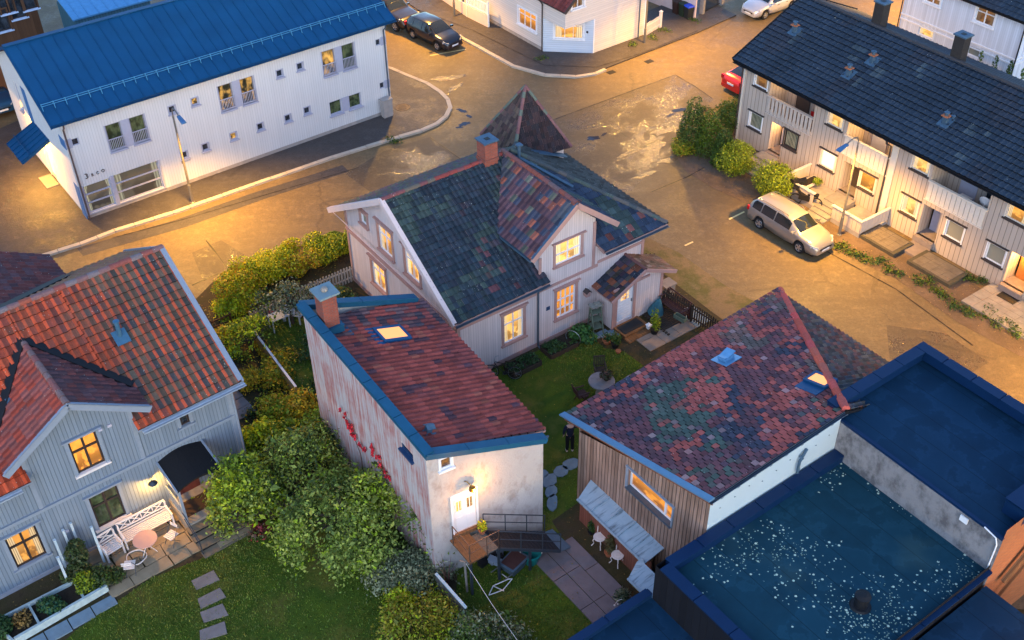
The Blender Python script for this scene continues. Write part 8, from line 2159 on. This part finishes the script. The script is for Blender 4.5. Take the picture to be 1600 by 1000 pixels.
# bicycle on the courtyard lawn
def bicycle(lab, p, rz, m, lean=0., frame_only=False):
    t = thing('bicycle', lab, 'bicycle', p, rz)
    M_ = Matrix.Rotation(lean, 4, 'X')
    hub = [(-.52, 0, .34), (.52, 0, .34)]
    for x, _, z in ([] if frame_only else hub):
        mb = MB(); mb.tube([(x+.33*math.cos(a), 0, z+.33*math.sin(a)) for a in np.linspace(0, 6.283, 29)], .018, 6, cap=False); mb.xf(M_); w = mb.build('wheel', M['rubber'], t)
        mb = MB(); mb.tube([(x+.30*math.cos(a), 0, z+.30*math.sin(a)) for a in np.linspace(0, 6.283, 25)], .010, 5, cap=False)
        for k in range(9): a = 2*math.pi*k/9; mb.tube([(x, 0, z), (x+.3*math.cos(a), 0, z+.3*math.sin(a))], .003, 3)
        mb.xf(M_); mb.build('rim', M['steel'], w)
    bb, st, hd_, sd = V3((-.08, 0, .28)), V3((-.22, 0, .82)), V3((.38, 0, .86)), V3((.34, 0, .72))
    mb = MB()
    for a, b in ((bb, st), (st-V3((-.02, 0, .06)), hd_), (bb, sd), (bb, V3(hub[0])), (st-V3((0, 0, .1)), V3(hub[0])), (hd_, sd), (sd, V3(hub[1]))): mb.tube([a, b], .019, 6)
    mb.xf(M_); mb.build('frame', m, t)
    if not frame_only:
        mb = MB(); mb.hexa([(-.36, -.02, .9), (-.1, -.02, .9), (-.1, .02, .9), (-.36, .02, .9)], [(-.36, -.08, .94), (-.08, -.02, .93), (-.08, .02, .93), (-.36, .08, .94)]); mb.tube([st, (-.22, 0, .9)], .014, 5); mb.xf(M_); mb.build('saddle', M['black'], t)
        mb = MB(); mb.tube([hd_, (.36, 0, .98)], .014, 5); mb.tube([(.22, -.28, 1.0), (.36, -.2, 1.0), (.38, 0, .99), (.36, .2, 1.0), (.22, .28, 1.0)], .013, 5); mb.xf(M_); mb.build('handlebar', M['steel'], t)
        mb = MB(); mb.lathe([(.1, -.01), (.1, .01), (0, .012)], (0, 0, 0), 12); mb.v = [Matrix.Translation((-.08, -.03, .28)) @ Matrix.Rotation(math.pi/2, 4, 'X') @ q for q in mb.v]; mb.bar((-.08, -.06, .28), (.04, -.06, .16), .02, .02); mb.xf(M_); mb.build('crank', M['dark_steel'], t)
    return t
bicycle('black bicycle leaning at the end of the pink wall by the raised beds', b_at((786, 592)), FP.th+math.pi-.75, M['black'], .12)
bicycle('bare white bicycle frame lying beside the outbuilding deck', b_at((762, 912)), 1.1, M['white_wood'], 1.25, True)
# under and beside the deck
pot_ = thing('garden_tub', 'large turquoise plastic tub in front of the ramp', 'tub', b_at((830, 878)))
mb = MB(); mb.lathe([(0, 0), (.24, 0), (.36, .52), (.40, .53), (.40, .56), (.34, .56), (.33, .5), (0, .3)], n=20); mb.build('body', M['teal_plastic'], pot_)
for s in (-1, 1): mb = MB(); mb.tube([(s*.38, -.08, .54), (s*.40, -.06, .62), (s*.40, .06, .62), (s*.38, .08, .54)], .018, 5); mb.build('handle', M['white_wood'], pot_)
t = thing('wheelbarrow', 'blue-grey wheelbarrow tipped up under the ramp', 'wheelbarrow', b_at((803, 892)), .9)
mb = MB(); mb.hexa([(-.30, -.22, .1), (.30, -.25, .1), (.30, .25, .1), (-.30, .22, .1)], [(-.48, -.34, .62), (.48, -.36, .58), (.48, .36, .58), (-.48, .34, .62)]); mb.build('tray', plain('tray_blue', (.10, .14, .18), .5, .2), t)
mb = MB(); mb.hexa([(-.25, -.18, .61), (.25, -.2, .59), (.25, .2, .59), (-.25, .18, .61)], [(-.4, -.28, .64), (.4, -.3, .605), (.4, .3, .605), (-.4, .28, .64)]); mb.build('load', M['bench_brown'], t)
for s in (-1, 1): mb = MB(); mb.tube([(.5, s*.12, .25), (-.2, s*.28, .4), (-.95, s*.3, .62)], .02, 6); mb.build('handle', M['steel'], t)
mb = MB(); mb.lathe([(.0, -.05), (.19, -.05), (.2, 0), (.19, .05), (0, .05)], n=16); mb.v = [Matrix.Translation((.62, 0, .2)) @ Matrix.Rotation(math.pi/2, 4, 'X') @ q for q in mb.v]; mb.build('wheel', M['rubber'], t)
mb = MB(); g_ = random.Random(3)
for i in range(12): mb.obox((g_.uniform(-.6, .6), g_.uniform(-.35, .35), g_.uniform(.1, .45)), ((math.cos(i), math.sin(i), .1), (-math.sin(i), math.cos(i), 0), (0, -.1, 1)), (g_.uniform(.08, .25), g_.uniform(.06, .14), g_.uniform(.05, .12)), mi=i % 2)
o = mb.build('scrap_heap', [M['black'], M['grey_paint']]); o.location = b_at((765, 880)); setp(o, 'heap of dark odds and ends stored under the wooden landing', 'scrap heap')
t = thing('clothes_pole', 'weathered clothes pole with a line running to the bottom edge', 'clothes pole', b_at((730, 925)))
mb = MB(); mb.tube([(0, 0, 0), (-.02, 0, 1.7)], .045, 7); mb.bar((-.2, .1, 1.62), (.2, -.1, 1.62), .05, .05); mb.build('post', M['fence_wood'], t)
mb = MB(); a_ = V3((.0, 0, 1.62)); b_ = at(815, 1010, 1.4)-b_at((730, 925)); mb.tube([a_, a_.lerp(b_, .5)-V3((0, 0, .12)), b_], .009, 4); mb.build('line', M['white_wood'], t)
mb = MB()
for i in range(6):
    a = 1.05*i; mb.tube([(0, 0, .0), (.10*math.cos(a), .1*math.sin(a), .7), (.35*math.cos(a), .35*math.sin(a), 1.3+.1*i)], [.02, .012, .004], 5)
o = mb.build('bare_shrub', plain('twig_red', (.10, .04, .035), .8)); o.location = b_at((700, 918)); setp(o, 'bare reddish shrub against the grey outbuilding corner', 'shrub')
pot('yellow-leaved potted plant on the deck beside the ramp rail', lw(FS, V3((1.75, -.5, 1.85))), .14, .18, M['terracotta'], PAL_LIME+PAL_YEL, 231, .5, 260)
# white cast chairs and pots by the zinc canopy
def cast_chair(lab, p, rz):
    t = thing('cast_iron_chair', lab, 'chair', p, rz, 'ornate white chairs under the zinc canopy')
    mb = MB(); mb.lathe([(0, .44), (.10, .435), (.12, .445), (.22, .44), (.235, .45), (.22, .465), (.12, .455), (.09, .47), (0, .465)], n=22); mb.build('seat', M['white_wood'], t)
    mb = MB(); mb.tube([(-.2, .16, .46), (-.24, .24, .66), (-.17, .27, .84), (0, .28, .92), (.17, .27, .84), (.24, .24, .66), (.2, .16, .46)], .02, 6)
    for s in (-1, 0, 1): mb.tube([(s*.08, .19, .46), (s*.13, .25, .64), (s*.05, .27, .78), (s*.02, .28, .9)], .013, 5)
    mb.tube([(.09*math.cos(a), .255+.01*math.sin(a), .68+.09*math.sin(a)) for a in np.linspace(0, 6.283, 15)], .012, 5); mb.build('backrest', M['white_wood'], t)
    for a in (.8, 2.35, 3.95, 5.5):
        mb = MB(); c, s = math.cos(a), math.sin(a); mb.tube([(.17*c, .17*s, .43), (.25*c, .25*s, .30), (.2*c, .2*s, .14), (.29*c, .29*s, .015)], [.024, .02, .015, .02], 6); mb.build('leg', M['white_wood'], t)
cast_chair('ornate white metal chair nearer the stepping stones', b_at((936, 852)), FD.th-1.3)
cast_chair('ornate white metal chair nearer the black building', b_at((964, 880)), FD.th-1.4)
pot('terracotta pot with a bushy brown-green plant between the two white chairs', b_at((951, 868)), .17, .2, M['terracotta'], [(.05, .05, .02), (.07, .06, .025), (.03, .04, .02)], 241, 1.0, 520)
pot('low dark pot with a green plant beside the first white chair', b_at((924, 834)), .14, .14, M['black'], PAL_BED+PAL_CON2[:1], 242, .6, 300)
bush('grass_tuft', 'spiky green tuft at the corner of the lower flat roof', 'plant', b_at((972, 938)), [(0, 0, .25, .3, .3, .3)], 260, .12, PAL_GREY+PAL_BED, 243, shell=.6, gaps=1, flat=.3)
mb = MB()
for i in range(5): mb.lathe([(0, .1), (.05, .05), (.0, 0)], (i*.12, .05*(i % 2), 0), 8)
mb.tube([(0, 0, .06), (.1, .02, .3), (.25, 0, .4)], .012, 5); o = mb.build('garden_ornament', M['white_wood']); o.location = b_at((960, 948)); setp(o, 'small white ornament by the corner of the lower flat roof', 'ornament')
# garden table and seats half hidden behind the grey apple tree
def small_table(lab, p, m):
    t = thing('garden_table', lab, 'table', p, .6)
    mb = MB(); mb.box(-.45, .45, -.3, .3, .68, .72); mb.build('tabletop', m, t)
    for x in (-.4, .4):
        for y in (-.25, .25): mb = MB(); mb.box(x-.025, x+.025, y-.025, y+.025, 0, .68); mb.build('leg', m, t)
small_table('pale garden table under the grey apple tree behind the outbuilding', b_at((438, 512)), plain('table_pale', (.36, .4, .44), .6))
garden_seat('garden_bench', 'small pale bench behind the outbuilding, half hidden by the grey apple tree', 'bench', b_at((461, 500)), FP.th+2.2, .9, plain('bench_pale', (.42, .45, .50), .6))
mb = MB(); mb.box(-.16, .16, -.12, .12, 0, .16); mb.box(-.17, .17, -.13, .13, .16, .2); o = mb.build('garden_box', M['red']); v = at(427, 483, .74); o.location = b_at((426, 494)); setp(o, 'small red box by the pale garden table', 'box')
# leafy plants in the planter of the grey house
for lab, a, b, blobs, n, pal, sd in (('bluish-green leafy plant in the middle of the white planter', -.75, -1.75, [(0, 0, .3, .5, .38, .28), (.2, -.1, .25, .4, .35, .22)], 1300, PAL_BED+[(.012, .05, .03)], 251), ('withered brown flower stalks in the left part of the planter', -1.75, -1.7, [(0, 0, .25, .35, .4, .25)], 380, [(.16, .10, .03), (.10, .06, .02), (.07, .06, .02)], 252), ('bright green rounded plant in the right part of the planter', .62, -1.6, [(0, 0, .42, .42, .4, .28), (.05, -.2, .3, .38, .35, .25)], 1000, PAL_CON2+PAL_LIME+PAL_BED, 253), ('dark trailing plant at the right end of the planter', 1.15, -1.75, [(0, 0, .35, .5, .5, .3), (.45, .1, .25, .4, .4, .22)], 1500, PAL_DARK+PAL_CON[1:], 254), ('dark green bush at the left edge below the planter', -2.55, -1.6, [(0, 0, .3, .5, .6, .3)], 1200, PAL_BED, 255)):
    bush('bed_plant', lab, 'plant', gl(a, b, .12), blobs, n, .06, pal, sd, shell=.4, gaps=.6)
bush('grass_tuft', 'yellow-green grass tuft in the trough behind the left parapet', 'plant', rloc(3.9, -.75, .62), [(0, 0, .15, .3, .25, .2)], 260, .11, PAL_CON2+PAL_LIME, 261, shell=.6, gaps=1, flat=.3)

# ------------------------------------------------------------------ manhole and drains
mb = MB(); mb.lathe([(0, .012), (.30, .012), (.31, .004), (.42, .004), (.43, .016), (.47, .014), (.48, 0)], n=28)
for k in range(6): mb.bar((-.24, -.22+k*.09, .014), (.24, -.22+k*.09, .014), .03, .008)
o = mb.build('manhole_cover', plain('cast_iron', (.09, .07, .055), .6, .5, .3, 8)); o.location = b_at((629, 170), .10); setp(o, 'round iron manhole cover on the pavement corner', 'manhole cover')
for p, lab in (((955, 113), 'rectangular street drain at the end of the curved kerb'), ((1014, 96), 'small street drain in the road up to the gate')):
    mb = MB(); mb.box(-.28, .28, -.2, .2, 0, .006)
    for k in range(5): mb.box(-.24, .24, -.17+k*.075, -.13+k*.075, .006, .012, mi=1)
    o = mb.build('street_drain', [M['black'], plain('grate', (.05, .045, .04), .6, .5)]); o.location = b_at(p, .005); o.rotation_euler = (0, 0, FT.th); setp(o, lab, 'drain')

# ------------------------------------------------------------------ person
def skinned(name, nodes, edges, mats, parent, sub=2):
    me = bpy.data.meshes.new(name); me.from_pydata([n[:3] for n in nodes], [], [])
    me.edges.add(len(edges)); me.edges.foreach_set('vertices', [i for e in edges for i in e]); me.update()
    o = bpy.data.objects.new(name, me); COL.objects.link(o)
    if parent: o.parent = parent
    sk = o.modifiers.new('skin', 'SKIN'); sk.use_smooth_shade = True
    if not me.skin_vertices: 
        bpy.context.view_layer.objects.active = o
        bpy.ops.object.select_all(action='DESELECT'); o.select_set(True); bpy.ops.mesh.customdata_skin_add()
    for i, n in enumerate(nodes):
        r = n[3]; me.skin_vertices[0].data[i].radius = r if isinstance(r, tuple) else (r, r); me.skin_vertices[0].data[i].use_root = (i == 0)
    ss = o.modifiers.new('sub', 'SUBSURF'); ss.levels = sub; ss.render_levels = sub
    dg = bpy.context.evaluated_depsgraph_get(); me2 = bpy.data.meshes.new_from_object(o.evaluated_get(dg)); o.modifiers.clear(); o.data = me2
    me2.materials.clear()
    for m in (mats if isinstance(mats, list) else [mats]): me2.materials.append(m)
    for p in me2.polygons: p.use_smooth = True
    return o
pv = at(890, 706)
pt = thing('person', 'man in a dark sweater standing with one hand on the workshop corner', 'person', (pv.x, pv.y, .034), FD.th-.55)
# +y is where he faces; right hand reaches +x to the boards
nd = [(0, 0, .96, (.135, .10)), (0, .01, 1.12, (.14, .10)), (0, .01, 1.30, (.165, .11)), (0, 0, 1.43, (.12, .085)), (0, .01, 1.51, .055), (0, .035, 1.58, .07), (0, .03, 1.655, .085), (0, .02, 1.71, .06),
      (.19, 0, 1.42, .062), (.36, .10, 1.30, .05), (.44, .30, 1.42, .036), (.46, .36, 1.46, .03),
      (-.19, 0, 1.42, .062), (-.25, -.02, 1.15, .05), (-.25, .06, .92, .036), (-.245, .09, .86, .03),
      (.09, 0, .88, .095), (.10, .02, .50, .068), (.11, -.01, .12, .045), (.115, .0, .05, .042), (.12, .15, .035, .04),
      (-.09, 0, .88, .095), (-.10, .02, .50, .068), (-.11, -.02, .12, .045), (-.115, -.01, .05, .042), (-.13, .14, .035, .04)]
ed = [(0, 1), (1, 2), (2, 3), (3, 4), (4, 5), (5, 6), (6, 7), (3, 8), (8, 9), (9, 10), (10, 11), (3, 12), (12, 13), (13, 14), (14, 15), (0, 16), (16, 17), (17, 18), (18, 19), (19, 20), (0, 21), (21, 22), (22, 23), (23, 24), (24, 25)]
for base, d, sx in (((.46, .36, 1.46), V3((.25, .6, .75)), 1), ((-.245, .09, .86), V3((0, .25, -.97)), -1)):
    d.normalize(); s = d.orthogonal().normalized(); w = d.cross(s); i0 = 11 if sx > 0 else 15
    b = V3(base)
    for k, (off, L) in enumerate(((-.03, .075), (-.01, .088), (.01, .084), (.03, .066))):
        p1 = b+d*.07+s*off; p2 = p1+d*L*.55+w*.012; p3 = p1+d*L+w*.035
        n0 = len(nd); nd += [(*p1, .0095), (*p2, .0085), (*p3, .007)]; ed += [(i0, n0), (n0, n0+1), (n0+1, n0+2)]
    p1 = b+d*.025-s*.04; p2 = p1+d*.035-s*.022; n0 = len(nd); nd += [(*p1, .011), (*p2, .009)]; ed += [(i0, n0), (n0, n0+1)]
body = skinned('body', nd, ed, M['skin'], pt)
def cloth(nm, nodes, edges, m): return skinned(nm, nodes, edges, m, pt)
g = .014
top = [(0, 0, .84, (.155, .122)), (0, .01, 1.12, (.155, .115)), (0, .01, 1.30, (.182, .126)), (0, 0, 1.435, (.13, .095)), (0, .005, 1.475, .07), (.19, 0, 1.42, .078), (.36, .10, 1.30, .065), (.43, .28, 1.40, .05), (-.19, 0, 1.42, .078), (-.25, -.02, 1.15, .065), (-.25, .055, .94, .05)]
cloth('sweater', top, [(0, 1), (1, 2), (2, 3), (3, 4), (3, 5), (5, 6), (6, 7), (3, 8), (8, 9), (9, 10)], M['navy'])
cloth('trousers', [(0, 0, 1.06, (.142, .11)), (.09, 0, .86, .112), (.10, .02, .50, .085), (.11, -.01, .10, .068), (-.09, 0, .86, .112), (-.10, .02, .50, .085), (-.11, -.02, .10, .068)], [(0, 1), (1, 2), (2, 3), (0, 4), (4, 5), (5, 6)], M['trousers'])
for s, y in ((1, 0), (-1, -.01)): cloth('shoe', [(s*.115, y-.05, .05, .05), (s*.118, y+.05, .045, .052), (s*.125, y+.16, .036, .045)], [(0, 1), (1, 2)], M['white_wood'])
hair = MB(); hair.lathe([(0, .098), (.05, .09), (.085, .055), (.098, .0), (.094, -.04), (.09, -.045)], (0, .018, 1.665), 16); hair.build('hair', M['hair'], pt, merge=True)
fc = MB(); fc.lathe([(0, .03), (.012, 0), (0, -.02)], (0, .125, 1.62), 6)
for s in (-1, 1): fc.obox((s*.096, .02, 1.63), ((1, 0, 0), (0, 1, 0), (0, 0, 1)), (.012, .02, .03)); fc.lathe([(0, .008), (.009, 0), (0, -.008)], (s*.032, .108, 1.652), 6, mi=1)
fc.obox((0, .108, 1.585), ((1, 0, 0), (0, 1, 0), (0, 0, 1)), (.025, .006, .006), mi=2); fc.build('face', [M['skin'], M['black'], M['terracotta']], pt)

# ------------------------------------------------------------------ sky and light
w = bpy.data.worlds.new('World'); scn.world = w; w.use_nodes = True
nt = w.node_tree; bg = nt.nodes['Background']
sky = nt.nodes.new('ShaderNodeTexSky'); sky.sky_type = 'NISHITA'; sky.sun_disc = False
SUN_EL, SUN_ROT = 9.0, 160.0
sky.sun_elevation = R(SUN_EL); sky.sun_rotation = R(SUN_ROT); sky.air_density = 1.0; sky.dust_density = .6; sky.ozone_density = 2.0
tint = nt.nodes.new('ShaderNodeMix'); tint.data_type = 'RGBA'; tint.blend_type = 'MULTIPLY'; tint.inputs[0].default_value = 1; tint.inputs[7].default_value = (.82, .90, 1.08, 1)
nt.links.new(sky.outputs[0], tint.inputs[6]); nt.links.new(tint.outputs[2], bg.inputs[0]); bg.inputs[1].default_value = .12
su_ = bpy.data.lights.new('sun', 'SUN'); su_.energy = .3; su_.angle = R(40); su_.color = (.80, .86, 1.)
so = bpy.data.objects.new('sun', su_); COL.objects.link(so); so.rotation_euler = (R(58), 0, R(-20)); so['kind'] = 'helper'
scn.view_settings.view_transform = 'Standard'; scn.view_settings.look = 'None'
scn.view_settings.exposure = 2.3; scn.view_settings.gamma = 1
scn.render.engine = 'CYCLES'
scn.cycles.use_denoising = True
scn.cycles.max_bounces = 5; scn.cycles.diffuse_bounces = 3; scn.cycles.glossy_bounces = 2
scn.cycles.sample_clamp_indirect = 6
